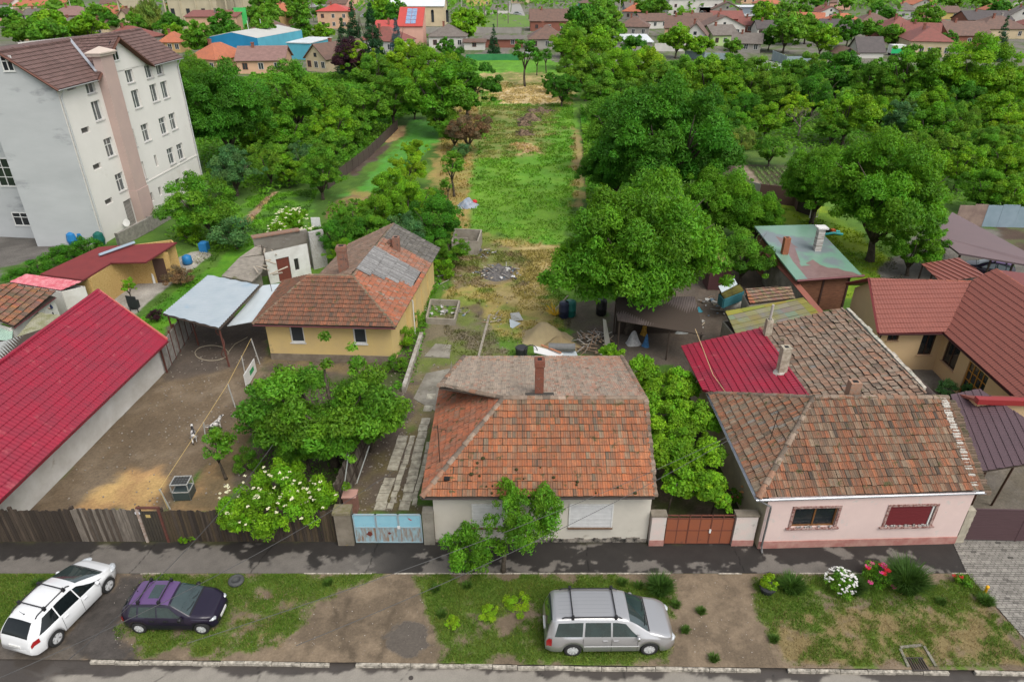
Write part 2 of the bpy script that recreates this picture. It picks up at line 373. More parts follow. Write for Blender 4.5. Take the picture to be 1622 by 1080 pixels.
REG = [  # (pixel polygon on the ground, colour, edge softness m, edge raggedness m, second colour)
 ([(-400,120),(2000,120),(2300,0),(-700,0)], (.085,.12,.04), 12, 14, PAVE),
 ([(0,372),(60,372),(175,395),(120,425),(0,455),(-200,455),(-200,372)], (.085,.078,.07), .3, .2, (.12,.11,.10)),
 ([(0,425),(160,388),(200,385),(60,450),(0,470)], G_LAWN, .3, .3, GARDEN),
 ([(395,310),(505,300),(500,335),(470,375),(380,405),(350,380)], G_LAWN, .5, .5, (.06,.14,.02)),
 ([(430,305),(440,305),(395,350),(383,352)], (.3,.2,.14), .2, .3, STRAW),
 ([(570,300),(640,215),(650,190),(705,192),(700,225),(650,262),(600,300),(560,315),(525,310)], CROP, .8, .8, (.085,.25,.04)),
 ([(596,238),(636,204),(638,212),(604,246),(560,278),(550,272)], SOIL, .6, .6, MUD),
 ([(622,205),(640,197),(645,215),(615,228),(600,225)], STRAW, .5, .5, (.33,.2,.1)),
 ([(520,330),(560,300),(600,310),(560,340),(520,350)], DRY, .8, .8, (.2,.12,.07)),
 ([(200,520),(255,480),(340,420),(365,395),(430,380),(400,430),(330,470),(270,540),(240,560)], (.06,.19,.01), .3, .3, G_LAWN),
 ([(160,470),(215,440),(300,400),(330,395),(335,405),(245,470),(215,500)], CONC, .15, .1, (.33,.31,.28)),
 ([(680,440),(690,330),(685,250),(700,205),(720,170),(760,105),(765,130),(755,250),(745,360),(740,440)], DRY, 1.2, 1.2, (.29,.21,.07)),
 ([(745,395),(748,300),(756,230),(765,130),(775,100),(890,100),(905,135),(918,200),(918,300),(905,360),(880,390),(820,385),(790,372)], G_FIELD, .8, .8, (.115,.235,.02)),
 ([(700,118),(740,95),(870,95),(890,112),(880,118)], (.10,.26,.02), 1, 1, G_LAWN),
 ([(755,115),(880,116),(888,135),(900,150),(905,165),(840,168),(770,160)], (.36,.28,.12), 2.5, 3, (.18,.2,.05)),
 ([(778,142),(865,134),(905,160),(860,167),(790,163)], (.52,.40,.22), 1.5, 2, (.42,.32,.16)),
 ([(768,168),(880,165),(880,205),(850,245),(760,250)], (.125,.19,.035), 2, 2.5, (.2,.2,.06)),
 ([(820,228),(845,228),(850,243),(820,245)], STRAW, .8, .9, (.36,.24,.13)),
 ([(905,200),(920,205),(925,300),(930,330),(905,330),(912,270)], (.26,.2,.08), .7, .8, DRY),
 ([(715,410),(740,370),(790,372),(850,385),(895,395),(880,430),(880,475),(905,520),(850,545),(790,540),(730,520),(700,470)], (.30,.235,.08), 1, 1.2, (.15,.19,.035)),
 ([(790,400),(860,385),(880,400),(865,480),(880,510),(830,520),(800,480)], (.37,.29,.13), 1, 1.2, (.26,.21,.07)),
 ([(700,395),(790,385),(830,410),(820,450),(720,460),(690,430)], (.19,.145,.08), .7, .8, (.15,.17,.045)),
 ([(530,815),(545,770),(560,700),(600,640),(640,560),(690,500),(760,480),(790,540),(800,570),(735,570),(700,615),(665,780),(690,820)], MUD, .5, .5, (.13,.105,.05)),
 ([(680,500),(740,490),(790,520),(800,570),(700,620),(650,600)], (.155,.13,.085), .5, .6, (.12,.15,.035)),
 ([(655,610),(700,580),(760,575),(700,660),(640,690)], (.16,.13,.07), .4, .5, (.10,.14,.03)),
 ([(0,830),(20,815),(40,805),(155,690),(262,580),(265,520),(330,490),(430,515),(430,600),(380,665),(300,770),(262,812),(120,812)], DIRT, .3, .3, (.13,.095,.06)),
 ([(262,600),(265,520),(330,490),(430,515),(425,570),(330,590)], (.085,.068,.055), .5, .4, MUD),
 ([(120,812),(150,775),(205,745),(250,742),(262,780),(245,812)], (.42,.28,.115), .7, .6, (.33,.2,.09)),
 ([(265,812),(320,745),(370,680),(400,640),(425,640),(400,700),(395,750),(350,812)], (.30,.19,.09), .3, .4, (.15,.11,.06)),
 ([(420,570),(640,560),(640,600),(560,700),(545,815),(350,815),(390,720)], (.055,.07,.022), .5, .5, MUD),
 ([(420,562),(640,560),(640,585),(420,600)], MUD, .3, .3, (.16,.12,.06)),
 ([(1010,850),(1020,620),(1080,560),(1150,640),(1190,850)], MUD, .3, .3, (.05,.06,.02)),
 ([(905,560),(890,480),(960,470),(980,560)], MUD, .5, .5, (.09,.08,.05)),
 ([(960,600),(960,480),(1100,430),(1250,420),(1290,500),(1220,560),(1080,580)], (.095,.078,.062), .4, .4, MUD),
 ([(1235,345),(1240,320),(1300,325),(1400,400),(1440,440),(1455,470),(1330,470),(1300,420)], (.19,.27,.014), .5, .5, (.12,.22,.015)),
 ([(1190,215),(1340,215),(1345,245),(1250,262),(1140,262),(1130,220)], (.075,.13,.02), 1.5, 2, (.05,.10,.02)),
 ([(1110,262),(1250,262),(1255,300),(1200,300),(1110,290)], SOIL, .5, .5, (.06,.085,.025)),
 ([(1165,263),(1182,263),(1213,298),(1200,299)], (.24,.19,.145), .2, .2, DIRT),
 ([(1390,430),(1470,350),(1700,380),(1700,600),(1480,620),(1420,560)], (.15,.14,.12), .3, .2, (.11,.1,.085)),
 ([(1512,860),(1560,740),(1600,640),(1800,640),(1900,862)], (.13,.115,.09), .2, .15, PAVE),
 ([(1560,330),(1622,335),(1640,400),(1600,400)], (.09,.11,.04), .5, .5, SOIL),
 ([(1395,570),(1500,560),(1560,650),(1470,660)], PAVE, .2, .1, (.09,.08,.06)),
]
def ground_col(X, Y):
 C = np.empty(X.shape + (3,)); n1 = fbm(X, Y, 7, 1); n2 = fbm(X, Y, 1.6, 9)
 n1 = np.where(Y > 120, fbm(X, Y, 26, 3), n1)
 t = ss(n1*.6+n2*.4, .38, .62)[..., None]
 C[:] = np.array(GARDEN)*(1-t) + np.array((.085,.17,.02))*t
 wob = fbm(X, Y, 2.2, 21) - .5; wob2 = fbm(X, Y, .7, 31) - .5; mixn = fbm(X, Y, 1.1, 41); mixb = fbm(X, Y, 5, 45)
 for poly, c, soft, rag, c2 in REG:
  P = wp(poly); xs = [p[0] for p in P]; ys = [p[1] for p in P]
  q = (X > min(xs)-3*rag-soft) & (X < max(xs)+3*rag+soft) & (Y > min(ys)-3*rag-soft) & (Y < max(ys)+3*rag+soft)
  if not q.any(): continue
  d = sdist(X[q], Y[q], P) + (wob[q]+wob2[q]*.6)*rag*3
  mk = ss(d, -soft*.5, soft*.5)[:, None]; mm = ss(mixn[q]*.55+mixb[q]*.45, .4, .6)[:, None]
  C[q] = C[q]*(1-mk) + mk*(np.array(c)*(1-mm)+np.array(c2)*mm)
 f = (.78 + .44*fbm(X, Y, .35, 51))*(.72+.56*fbm(X, Y*.5, 1.7, 57)); C *= f[..., None]
 return C, np.zeros(X.shape)
def kerb_y(x): return 16.51 - .0142*x
def ground_z(X, Y):
 z = (fbm(X, Y, 1.3, 61)-.5)*.10*ss(Y, 24, 30)
 z = np.where(Y < 23.2, -.06, z)
 return np.where(Y < 21.0, -.35, z)
def span(*segs):
 o = []
 for a, b, st in segs: o += list(np.arange(a, b, st))
 o.append(segs[-1][1]); return o
GM = ground_mat('ground_soil')
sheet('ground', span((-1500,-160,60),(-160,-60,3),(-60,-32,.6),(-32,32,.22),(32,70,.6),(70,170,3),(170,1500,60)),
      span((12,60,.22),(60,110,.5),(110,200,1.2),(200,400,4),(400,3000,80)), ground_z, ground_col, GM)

# verge between pavement and road
def verge_col(X, Y):
 n = fbm(X, Y, 1.1, 71, 5); n2 = fbm(X, Y, .35, 81); big = fbm(X, Y, 3.5, 91)
 dirt = np.array((.205,.155,.105)); grass = np.array((.09,.15,.02)); dry = np.array((.20,.155,.07)); dark = np.array((.06,.052,.046))
 g = verge_grass(X, Y)
 t = ss(n*.6+n2*.4, .35, .62)[..., None]; C = dirt*(1-t*.35) 
 dr = ss(verge_dry(X, Y)+(n2-.5)*.8, .4, .8)[..., None]; C = C*(1-dr)+dry*dr
 C = C*(1-g[..., None]) + g[..., None]*grass
 # tyre ruts across the muddy pull-in and the dark gravel bay between the two left cars
 bay = ss(sdist(X, Y, wp([(60,1045),(120,990),(190,905),(265,903),(222,950),(195,1000),(215,1048)])) + (n-.5)*1.3 + (n2-.5)*.5, -.15, .35)[..., None]
 C = C*(1-bay) + bay*(dark*(.55+.9*n2[..., None]))
 ruts = np.zeros(X.shape)
 for a, b, wd in [((505,830+60),(560,1040),.10),((560,905),(545,1030),.10),((640,930),(600,1040),.12),((500,975),(720,1000),.12),((380,1000),(460,975),.12),((880,985),(800,1010),.09)]:
  A = W(*a); B = W(*b); dx, dy = B.x-A.x, B.y-A.y; l2 = dx*dx+dy*dy
  t_ = np.clip(((X-A.x)*dx+(Y-A.y)*dy)/l2, 0, 1); d = np.hypot(X-A.x-t_*dx+(n-.5)*.5, Y-A.y-t_*dy+(n-.5)*.5)
  ruts = np.maximum(ruts, 1-ss(d, wd*.6, wd*2))
 ru = (ruts*(.5+.5*ss(n2,.3,.6)))[..., None]; C = C*(1-ru*.28)
 pud = ss(sdist(X, Y, wp([(610,1000),(650,985),(680,992),(675,1025),(640,1040),(612,1035)])) + (n-.5)*1.3+(n2-.5)*.5, 0, .12)
 pud2 = ss(sdist(X, Y, wp([(-60,1000),(20,1010),(110,1020),(140,1047),(-60,1060)])) + (n-.5)*.8, 0, .2)
 wet = np.maximum(pud, pud2); C = C*(1-wet[..., None]) + wet[..., None]*np.array((.10,.085,.07))
 C *= (.86+.28*fbm(X, Y, .12, 99))[..., None]
 return C, np.maximum(wet*.93, bay[..., 0]*.3)
VG = [  # grassy patches of the verge, as seen in the photo
 [(-100,898),(130,898),(60,960),(0,1010),(-100,1010)],
 [(230,903),(600,908),(560,950),(470,1010),(400,1035),(215,1035),(190,1000),(215,960)],
 [(655,912),(870,912),(880,1050),(700,1050),(690,1000),(640,960)],
 [(840,912),(1065,912),(1070,1000),(1060,1052),(850,1052)],
 [(1195,915),(1535,912),(1622,1000),(1650,1060),(1290,1058),(1220,1030),(1190,980)],
]
BARE = [[(490,950),(600,915),(660,915),(690,1000),(700,1046),(430,1042),(470,1010)],
  [(1072,915),(1190,915),(1195,960),(1225,1020),(1240,1052),(1075,1055)],
  [(780,975),(830,950),(870,975),(800,1010),(770,1000)], [(395,928),(425,925),(430,945),(400,948)],[(1230,975),(1300,1010),(1260,1050),(1225,1040)]]
def verge_grass(X, Y):
 n = fbm(X, Y, .9, 101); n2 = fbm(X, Y, .3, 111); g = np.zeros(X.shape)
 for p in VG: g = np.maximum(g, ss(sdist(X, Y, wp(p)) + (n-.5)*1.6 + (n2-.5)*.5, -.05, .35))
 for p in BARE: g = g*(1-ss(sdist(X, Y, wp(p)) + (n-.5)*.9+(n2-.5)*.4, -.05, .3))
 far = ss(Y, 18.2, 20.4) - .9*ss(X, 11.2, 12.5)*(1-ss(Y, 19.4, 20.6)) - .45*ss(X,-12.5,-9)*(1-ss(X,-7,-6))*(1-ss(Y,19,20.4)); pt = ss(n*.5+n2*.5 + far*.16, .25, .52)
 return g*pt
def verge_dry(X, Y):
 d = ss(sdist(X, Y, wp([(1200,960),(1560,940),(1640,1060),(1240,1060)])), -.2, .6)
 d2 = ss(sdist(X, Y, wp([(380,930),(500,925),(450,1030),(330,1035)])), -.2, .6)*.6
 return np.maximum(d, d2)*(.4+.6*fbm(X, Y, .8, 121)*1.6)
def verge_z(X, Y):
 k = kerb_y(X); z = (fbm(X, Y, .5, 131)-.5)*.06
 pud = ss(sdist(X, Y, wp([(605,995),(650,980),(685,990),(680,1030),(640,1045),(608,1038)])), -.3, .1)
 low = ss(sdist(X, Y, wp([(-60,990),(20,1000),(130,1010),(150,1050),(-60,1070)])), -.3, .3)
 z = z*(1-np.maximum(pud, low)) - .015*pud - .07*low
 z = z + verge_grass(X, Y)*.015
 edge = ss(np.abs(Y-20.86), 0, .25)
 return z*edge
vm = ground_mat('verge_soil', .55, 22, 90, .3)
ysv = np.linspace(0, 1, 66)
def vsheet():
 xs = np.arange(-30, 34, .06)
 X, T = np.meshgrid(xs, ysv)
 def zf(X_, T_): return verge_z(X_, kerb_y(X_) + T_*(20.86-kerb_y(X_)))
 def cf(X_, T_): return verge_col(X_, kerb_y(X_) + T_*(20.86-kerb_y(X_)))
 o = sheet('verge', xs, ysv, zf, cf, vm)
 n = len(o.data.vertices); co = np.empty(n*3, np.float32); o.data.vertices.foreach_get('co', co); co = co.reshape(-1, 3)
 k = kerb_y(co[:, 0]); co[:, 1] = k + co[:, 1]*(20.86-k); o.data.vertices.foreach_set('co', co.ravel()); o.data.update()
vsheet()
def mortar_grid():
 # asphalt pavement with pale dry patches
 def cf(X, Y):
  n = fbm(X, Y, 1.2, 141, 5); n2 = fbm(X, Y, .35, 151); n3 = fbm(X*.6, Y*1.2, .9, 161)
  left = 1-ss(X, -8, -4.5); yy = (Y-20.86)/1.86
  dry = np.maximum(left*ss(.60-yy+(n-.5)*1.5+(n2-.5)*.6, .0, .16), ss(n3*.7+n2*.3-yy*.10+left*.05, .545, .585))
  dry = dry*ss(.97-yy, 0, .1)
  C = np.array((.028,.025,.023))*(1-dry[..., None]) + dry[..., None]*np.array((.135,.122,.108))
  C = C*(.8+.4*n2)[..., None]; moss = ss(yy+(n-.5)*.5, .9, 1.05)[..., None]; C = C*(1-moss*.6)+np.array((.06,.06,.02))*moss*.6
  cr = np.zeros(X.shape)
  for cx, k in ((-6.3,.12),(10.1,-.1),(-16.5,.2),(3.3,.0),(-11.2,.25)):
   cr = np.maximum(cr, 1-ss(np.abs(X-cx-k*(Y-20.86)-(n-.5)*.35), .012, .035))
  C = C*(1-.65*cr[..., None])
  return C, np.clip(.42-dry*.4+(n-.5)*.3, 0, .8)
 sheet('pavement', np.arange(-31, 21.2, .055), np.linspace(20.86, 22.9, 38), lambda X, Y: .012+(fbm(X, Y, 1.5, 171)-.5)*.015, cf, ground_mat('asphalt_pavement', .25, 60, 160, .18))
 def cr(X, Y):
  n = fbm(X, Y, 1.6, 181, 5); n2 = fbm(X, Y, .3, 191); dk = kerb_y(X)-Y
  wet = 1-ss(dk + (n-.5)*1.3+(n2-.5)*.25, .28, .40)
  pu = ss(sdist(X, Y, wp([(-60,1040),(60,1035),(160,1050),(130,1072),(-60,1110)], -.12)) + (n-.5)*1.2, -.1, .15)
  wet = np.maximum(wet, pu)
  C = np.array((.235,.215,.185))*(1-wet[..., None]) + wet[..., None]*np.array((.06,.052,.046))
  C *= (.85+.3*n2)[..., None]
  cr_ = np.zeros(X.shape)
  for cx, k in ((-4.1,.5),(4.2,0),(-9.3,-.3),(-13,.6),(9.7,.2),(1.3,-1.2)):
   cr_ = np.maximum(cr_, 1-ss(np.abs(X-cx-k*(Y-16)-(n-.5)*.6), .01, .03))
  return C*(1-.5*cr_[..., None]), np.clip(.1+wet*.45+pu*.5, 0, .97)
 sheet('road', np.arange(-34, 36, .08), np.concatenate([np.linspace(-6, 12, 12), np.linspace(12.2, 16.9, 62)]), lambda X, Y: np.full(X.shape, -.115), cr, ground_mat('asphalt_road', .2, 60, 150, .16))
mortar_grid()
# kerb stones
kb = MB(); rnd = random.Random(3); x = -15.9
while x < 30:
 l = rnd.uniform(.9, 1.1)
 if not (-7.6 < x < -5.9) and not (9.2 < x+.5 < 10.4) and not(16.3 < x+.6 < 17.4):
  y0 = kerb_y(x)+rnd.uniform(-.02,.02); f = rnd.uniform(.75,1.1)
  kb.box((x+.012, y0-.15, -.3), (x+l-.012, y0-.03, .005+rnd.uniform(-.03,.015)), (.12*f,.11*f,.09*f), rz=-.0142+rnd.uniform(-.012,.012))
 x += l
kb.build('kerb', mat('kerb_concrete', (1,1,1), (.55,.5,.42), 6, .6, bump=.4, bscale=30, attr=True), org=(0,0,0), kind='structure')
ed = MB(); x = -16.
while x < 20:
 l = rnd.uniform(.95,1.05)
 if rnd.random() < .8 and not (-14<x<-9): ed.box((x+.01,20.82,-.1),(x+l-.01,20.88,.028+rnd.uniform(-.01,.01)),(.11,.10,.082))
 x += l
ed.build('pavement_edging', mat('kerb_concrete', (1,1,1)), org=(0,0,0), kind='structure')
# brick paved drive at the right
def drive_col(X, Y):
 by = Y/.11; row = np.floor(by); bx = X/.22 + (row % 2)*.5; fx = bx-np.floor(bx); fy = by-row
 r = np.random.RandomState(2).rand(64, 64); v = r[row.astype(int) % 64, np.floor(bx).astype(int) % 64]
 j = np.maximum(1-ss(np.minimum(fx, 1-fx)*.22, .008, .018), 1-ss(np.minimum(fy, 1-fy)*.11, .008, .018))
 n = fbm(X, Y, .7, 200)
 C = (np.array((.24,.225,.20))*(.8+.35*v+.3*(n-.5))[..., None])*(1-.6*j[..., None])
 C = np.where(((v > .985) | (v < .012))[..., None], C*.5, C)
 return C, np.clip(.1+(n-.5)*.5, 0, .5)
DRV = wp([(1509,861),(1700,861),(1760,1064),(1622,1064),(1622,1012),(1530,908)])
def drive():
 xs = np.arange(18.6, 29, .034); ys = np.arange(16.2, 22.95, .034)
 X, Y = np.meshgrid(xs, ys); 
 o = sheet('driveway', xs, ys, lambda X, Y: np.full(X.shape, .034), drive_col, ground_mat('paver_blocks', .2, 60, 120, .12))
 A0 = W(1509,861); A1 = W(1530,908); A2 = W(1622,1012)
 import bmesh
 bm = bmesh.new(); bm.from_mesh(o.data)
 def lim(y):
  if y > A1.y: return A1.x + (A0.x-A1.x)*(y-A1.y)/(A0.y-A1.y)
  return A1.x + (A2.x-A1.x)*(y-A1.y)/(A2.y-A1.y)
 bmesh.ops.delete(bm, geom=[v for v in bm.verts if v.co.x < lim(v.co.y)], context='VERTS'); bm.to_mesh(o.data); bm.free()
drive()
# concrete pads and slab tracks behind the street
pads = MB(); cm = mat('old_concrete', (.27,.25,.21), (.17,.155,.125), 1.2, .8, bump=.5, bscale=18, c3=(.08,.09,.03), scale3=2.2, thr3=.6)
def pad(px, h=.05, z=0): pads.prism([tuple(W(u,v,z)[:2]) for u,v in px], -.1, h)
pad([(655,632),(675,592),(720,583),(716,625),(690,652)]); pad([(672,565),(690,545),(715,547),(712,568)])
pads.build('concrete_pad', cm, org=(0,0,0), kind='structure')
trk = MB(); rnd = random.Random(8)
def track(a, b, w_, n, seed):
 A, B = W(*a), W(*b); d = (B-A); 
 for i in range(n):
  if rnd.random() < .06: continue
  p = A + d*(i/n); q = A + d*((i+.93)/n); s_ = Vector((d.y, -d.x, 0)).normalized()*w_/2; j = rnd.uniform(-.04,.04)
  f = rnd.uniform(.75,1.15); h = .05+rnd.uniform(-.012,.015)
  trk.prism([tuple((p-s_+Vector((j,0,0)))[:2]), tuple((p+s_+Vector((j,0,0)))[:2]), tuple((q+s_+Vector((j,0,0)))[:2]), tuple((q-s_+Vector((j,0,0)))[:2])], -.1, h, (.25*f,.225*f,.18*f))
track((600,808),(640,690),.55,10,1); track((618,806),(655,690),.28,14,1); track((640,808),(686,615),.5,17,2); track((655,800),(680,700),.22,10,2)
track((697,515),(697,640),.001,1,1) if False else None
trk.build('slab_track', mat('slab_concrete', (1,1,1), (.5,.47,.38), 3, .7, bump=.5, bscale=20, attr=True), org=(0,0,0), kind='structure')
# ---------------------------------------------------------------- building helpers
class Fr:
 """a vertical wall frame: s along A->B, o outwards (right hand side), z up"""
 def __init__(s, A, B):
  s.A = Vector((A[0], A[1], 0)); d = Vector((B[0], B[1], 0)) - s.A; s.L = d.length; s.d = d.normalized(); s.n = Vector((s.d.y, -s.d.x, 0))
 def p(s, a, o, z): q = s.A + s.d*a + s.n*o; return Vector((q.x, q.y, z))
 def box(s, mb, s0, s1, o0, o1, z0, z1, c=None):
  V = [s.p(s0,o1,z0), s.p(s1,o1,z0), s.p(s1,o0,z0), s.p(s0,o0,z0), s.p(s0,o1,z1), s.p(s1,o1,z1), s.p(s1,o0,z1), s.p(s0,o0,z1)]
  mb.mesh(V, [(0,3,2,1),(4,5,6,7),(0,1,5,4),(1,2,6,5),(2,3,7,6),(3,0,4,7)], c)
 def hit(s, u, v):
  a = (u-811)/1081; b = (540-v)/1081; D = Vector((a, _c + b*_s, -_s + b*_c)); O = Vector((0,0,CAM_H))
  t = (s.A - O).dot(s.n)/D.dot(s.n); q = O + D*t; return ((q - s.A).dot(s.d), q.z)
def panel(mb, A, B, z0, z1, ops=(), depth=.14, th=.25, c=None):
 f = Fr(A, B); xs = sorted({0, f.L, *[o[0] for o in ops], *[o[1] for o in ops]}); zs = sorted({z0, z1, *[o[2] for o in ops], *[o[3] for o in ops]})
 for i in range(len(xs)-1):
  for j in range(len(zs)-1):
   xm, zm = (xs[i]+xs[i+1])/2, (zs[j]+zs[j+1])/2
   if any(o[0] < xm < o[1] and o[2] < zm < o[3] for o in ops): continue
   mb.face([f.p(xs[i],0,zs[j]), f.p(xs[i+1],0,zs[j]), f.p(xs[i+1],0,zs[j+1]), f.p(xs[i],0,zs[j+1])], c)
 for a, b, lo, hi in ops:
  for q in (((a,0,lo),(a,-depth,lo),(a,-depth,hi),(a,0,hi)), ((b,-depth,lo),(b,0,lo),(b,0,hi),(b,-depth,hi)),
                  ((a,0,lo),(b,0,lo),(b,-depth,lo),(a,-depth,lo)), ((a,-depth,hi),(b,-depth,hi),(b,0,hi),(a,0,hi))):
   mb.face([f.p(*k) for k in q], c)
 return f
GLASS = mat('window_glass', (.018,.022,.025), rough=.06, spec=.7)
PVC = mat('white_frame', (.72,.72,.70), (.5,.5,.48), 8, .4, rough=.5)
def window(par, f, a, b, lo, hi, depth=.12, frame=PVC, bars=(1, 0), sill=True, fw=.07, glass=GLASS, arch=False, sillm=None, name='window'):
 m = MB(); o0, o1 = -depth-.04, -depth+.03
 f.box(m, a, b, o0, o1, lo, lo+fw); f.box(m, a, b, o0, o1, hi-fw, hi)
 f.box(m, a, a+fw, o0, o1, lo+fw, hi-fw); f.box(m, b-fw, b, o0, o1, lo+fw, hi-fw)
 for k in range(bars[0]): x = a+(b-a)*(k+1)/(bars[0]+1); f.box(m, x-fw*.45, x+fw*.45, o0, o1-.004, lo+fw, hi-fw)
 for k in range(bars[1]): z = lo+(hi-lo)*(k+1)/(bars[1]+1)+(hi-lo)*(.15 if bars[1] == 1 else 0); f.box(m, a+fw, b-fw, o0, o1-.006, z-fw*.4, z+fw*.4)
 w_ = m.build(name, frame, par)
 g = MB(); g.face([f.p(a+fw*.5,-depth-.01,lo+fw*.5), f.p(b-fw*.5,-depth-.01,lo+fw*.5), f.p(b-fw*.5,-depth-.01,hi-fw*.5), f.p(a+fw*.5,-depth-.01,hi-fw*.5)]); g.build('pane', glass, w_)
 if sill: s_ = MB(); f.box(s_, a-.06, b+.06, -depth+.031, .07, lo-.05, lo+.012); s_.build('sill', sillm or frame, w_)
 return w_
def rowtex(name, c, c2, rows=.35, cols=.25, rough=.7):
 """tile rows drawn procedurally for roofs too far off for single tiles; runs down the slope by height"""
 if name in MATS: return MATS[name]
 m = bpy.data.materials.new(name); m.use_nodes = True; nt = m.node_tree; N = nt.nodes; L = nt.links; b = N['Principled BSDF']; b.inputs['Roughness'].default_value = rough
 tc = N.new('ShaderNodeTexCoord'); sp = N.new('ShaderNodeSeparateXYZ'); L.new(tc.outputs['Object'], sp.inputs[0])
 md = N.new('ShaderNodeMath'); md.operation = 'FRACT'; ml = N.new('ShaderNodeMath'); ml.operation = 'MULTIPLY'; ml.inputs[1].default_value = 1/(rows*.5); L.new(sp.outputs[2], ml.inputs[0]); L.new(ml.outputs[0], md.inputs[0])
 mr = N.new('ShaderNodeMapRange'); mr.inputs[1].default_value = 0; mr.inputs[2].default_value = .3; mr.inputs[3].default_value = .55; mr.inputs[4].default_value = 1; L.new(md.outputs[0], mr.inputs[0])
 n = N.new('ShaderNodeTexNoise'); n.inputs['Scale'].default_value = 1.1; n.inputs['Detail'].default_value = 9; n.inputs['Roughness'].default_value = .75; L.new(tc.outputs['Object'], n.inputs['Vector'])
 r2 = N.new('ShaderNodeMapRange'); r2.inputs[1].default_value = .4; r2.inputs[2].default_value = .62; L.new(n.outputs['Fac'], r2.inputs[0])
 x = N.new('ShaderNodeMix'); x.data_type = 'RGBA'; L.new(r2.outputs[0], x.inputs[0]); x.inputs[6].default_value = (*c, 1); x.inputs[7].default_value = (*c2, 1)
 vm_ = N.new('ShaderNodeVectorMath'); vm_.operation = 'SCALE'; L.new(x.outputs[2], vm_.inputs[0]); L.new(mr.outputs[0], vm_.inputs['Scale']); L.new(vm_.outputs[0], b.inputs['Base Color'])
 MATS[name] = m; return m
TILE = mat('clay_tiles', (1,1,1), (.09,.075,.06), 7, .55, rough=.9, attr=True, c2f=.55, c3=(.075,.07,.03), scale3=2.6, thr3=.59, bump=.25, bscale=60)
TILE_G = mat('lichen_tiles', (1,1,1), (.34,.30,.25), 9, .6, rough=.95, attr=True, c2f=.35, c3=(.06,.045,.03), scale3=7, thr3=.645, bump=.3, bscale=60)
RAW = mat('roof_timber', (.06,.045,.035), rough=.9)
REDMETAL = mat('raspberry_sheet', (.28,.008,.03), (.20,.016,.034), 1.1, .6, rough=.42, spec=.45, c3=(.30,.05,.065), scale3=1.3, thr3=.60)
WHITEW = mat('whitewash', (.62,.61,.58), (.46,.44,.40), .8, .6, rough=.9, bump=.15, bscale=9, c3=(.30,.26,.20), scale3=.7, thr3=.66)
def clayroof(par, name, faces, pal, seed, m=TILE, bf=.03, tw=.23, tl=.34, jit=.012, **k):
 """roof part: faces = list of polygons (first edge = eave)"""
 sl = MB()
 for f in faces:
  q = [Vector(p) - Vector((0,0,.03)) for p in f[0]]; sl.slab(q, .07)
 r = sl.build(name, RAW, par)
 mb = MB()
 for i, f in enumerate(faces):
  kk = dict(k); kk.update(f[1] if len(f) > 1 else {}); cover(mb, f[0], pal=kk.pop('pal', pal), seed=seed+i, bf=bf, tw=tw, tl=tl, jit=jit, **kk)
 mb.build('roof_tiles', m, r)
 return r
def ridgecaps(r, segs, pal=RIDGE, rad=.13, m=TILE):
 mb = MB()
 for i, (a, b) in enumerate(segs): caps(mb, a, b, pal, seed=i+5, r=rad)
 mb.build('ridge_tiles', m, r)
def gutter(par, a, b, m, r=.06):
 mb = MB(); a, b = Vector(a), Vector(b); d = (b-a).normalized(); s = d.cross(Vector((0,0,1)))
 V = []; 
 for e in (a, b):
  for k in range(7): t = math.pi*k/6; V.append(e + s*math.cos(t)*r - Vector((0,0,1))*math.sin(t)*r)
  for k in range(7): t = math.pi*(6-k)/6; V.append(e + s*math.cos(t)*(r-.012) - Vector((0,0,1))*math.sin(t)*(r-.012))
 F = [(k, (k+1) % 14, (k+1) % 14 + 14, k+14) for k in range(14)]
 mb.mesh(V, F); return mb.build('gutter', m, par)
BRICK = mat('chimney_brick', (.23,.075,.045), (.15,.07,.05), 12, .8, rough=.95, bump=.6, bscale=30, c3=(.25,.2,.17), scale3=5, thr3=.6)
def chimney(par, x, y, z0, z1, w_=.42, d_=.42, m=BRICK, taper=0, cap=True, rz=0, seed=1, name='chimney'):
 rnd = random.Random(seed); mb = MB(); z = z0; k = 0
 while z < z1 - .01:
  h = min(.085, z1-z); q = .012*((k % 2)) + rnd.uniform(-.008,.008); g = taper*(z-z0)/(z1-z0)
  bulge = .04 if (cap and z1-z < .36 and z1-z > .1) else 0
  mb.box((x-w_/2+q*.3+g-bulge, y-d_/2+g-bulge, z), (x+w_/2-q*.3-g+bulge, y+d_/2-g+bulge, z+h-.008), rz=rz, piv=(x, y)); z += h; k += 1
 o = mb.build(name, m, par)
 t = MB(); t.box((x-w_*.25, y-d_*.25, z1-.06), (x+w_*.25, y+d_*.25, z1+.004), rz=rz, piv=(x,y)); t.build('flue_opening', mat('soot_hole_black', (.012,.012,.012)), o)
 return o
def fence_post(mb, x, y, h, r=.04, c=None): mb.tube([(x,y,-.1),(x,y,h)], r, 8, c)
def aerial(name, label, x, y, z0, z1, lean=(0,0), group=None, cross=True):
 t = thing(name, label, 'antenna', (x, y, z0), group)
 m = mat('rusty_steel', (.09,.055,.04), (.04,.03,.025), 9, .5, rough=.7, metal=.4)
 p = MB(); top = Vector((x+lean[0], y+lean[1], z1)); p.tube([(x,y,z0),top], .022, 6); p.build('mast', m, t)
 if cross:
  q = MB(); q.tube([top+Vector((-.45,.1,-.1)), top+Vector((.45,-.1,-.2))], .012, 5)
  for k in range(4): c_ = top+Vector((-.4+.25*k,.09-.06*k,-.11-.02*k)); q.tube([c_+Vector((0,-.22,.0)), c_+Vector((0,.22,.0))], .008, 4)
  q.build('aerial_arm', m, t)
 return t

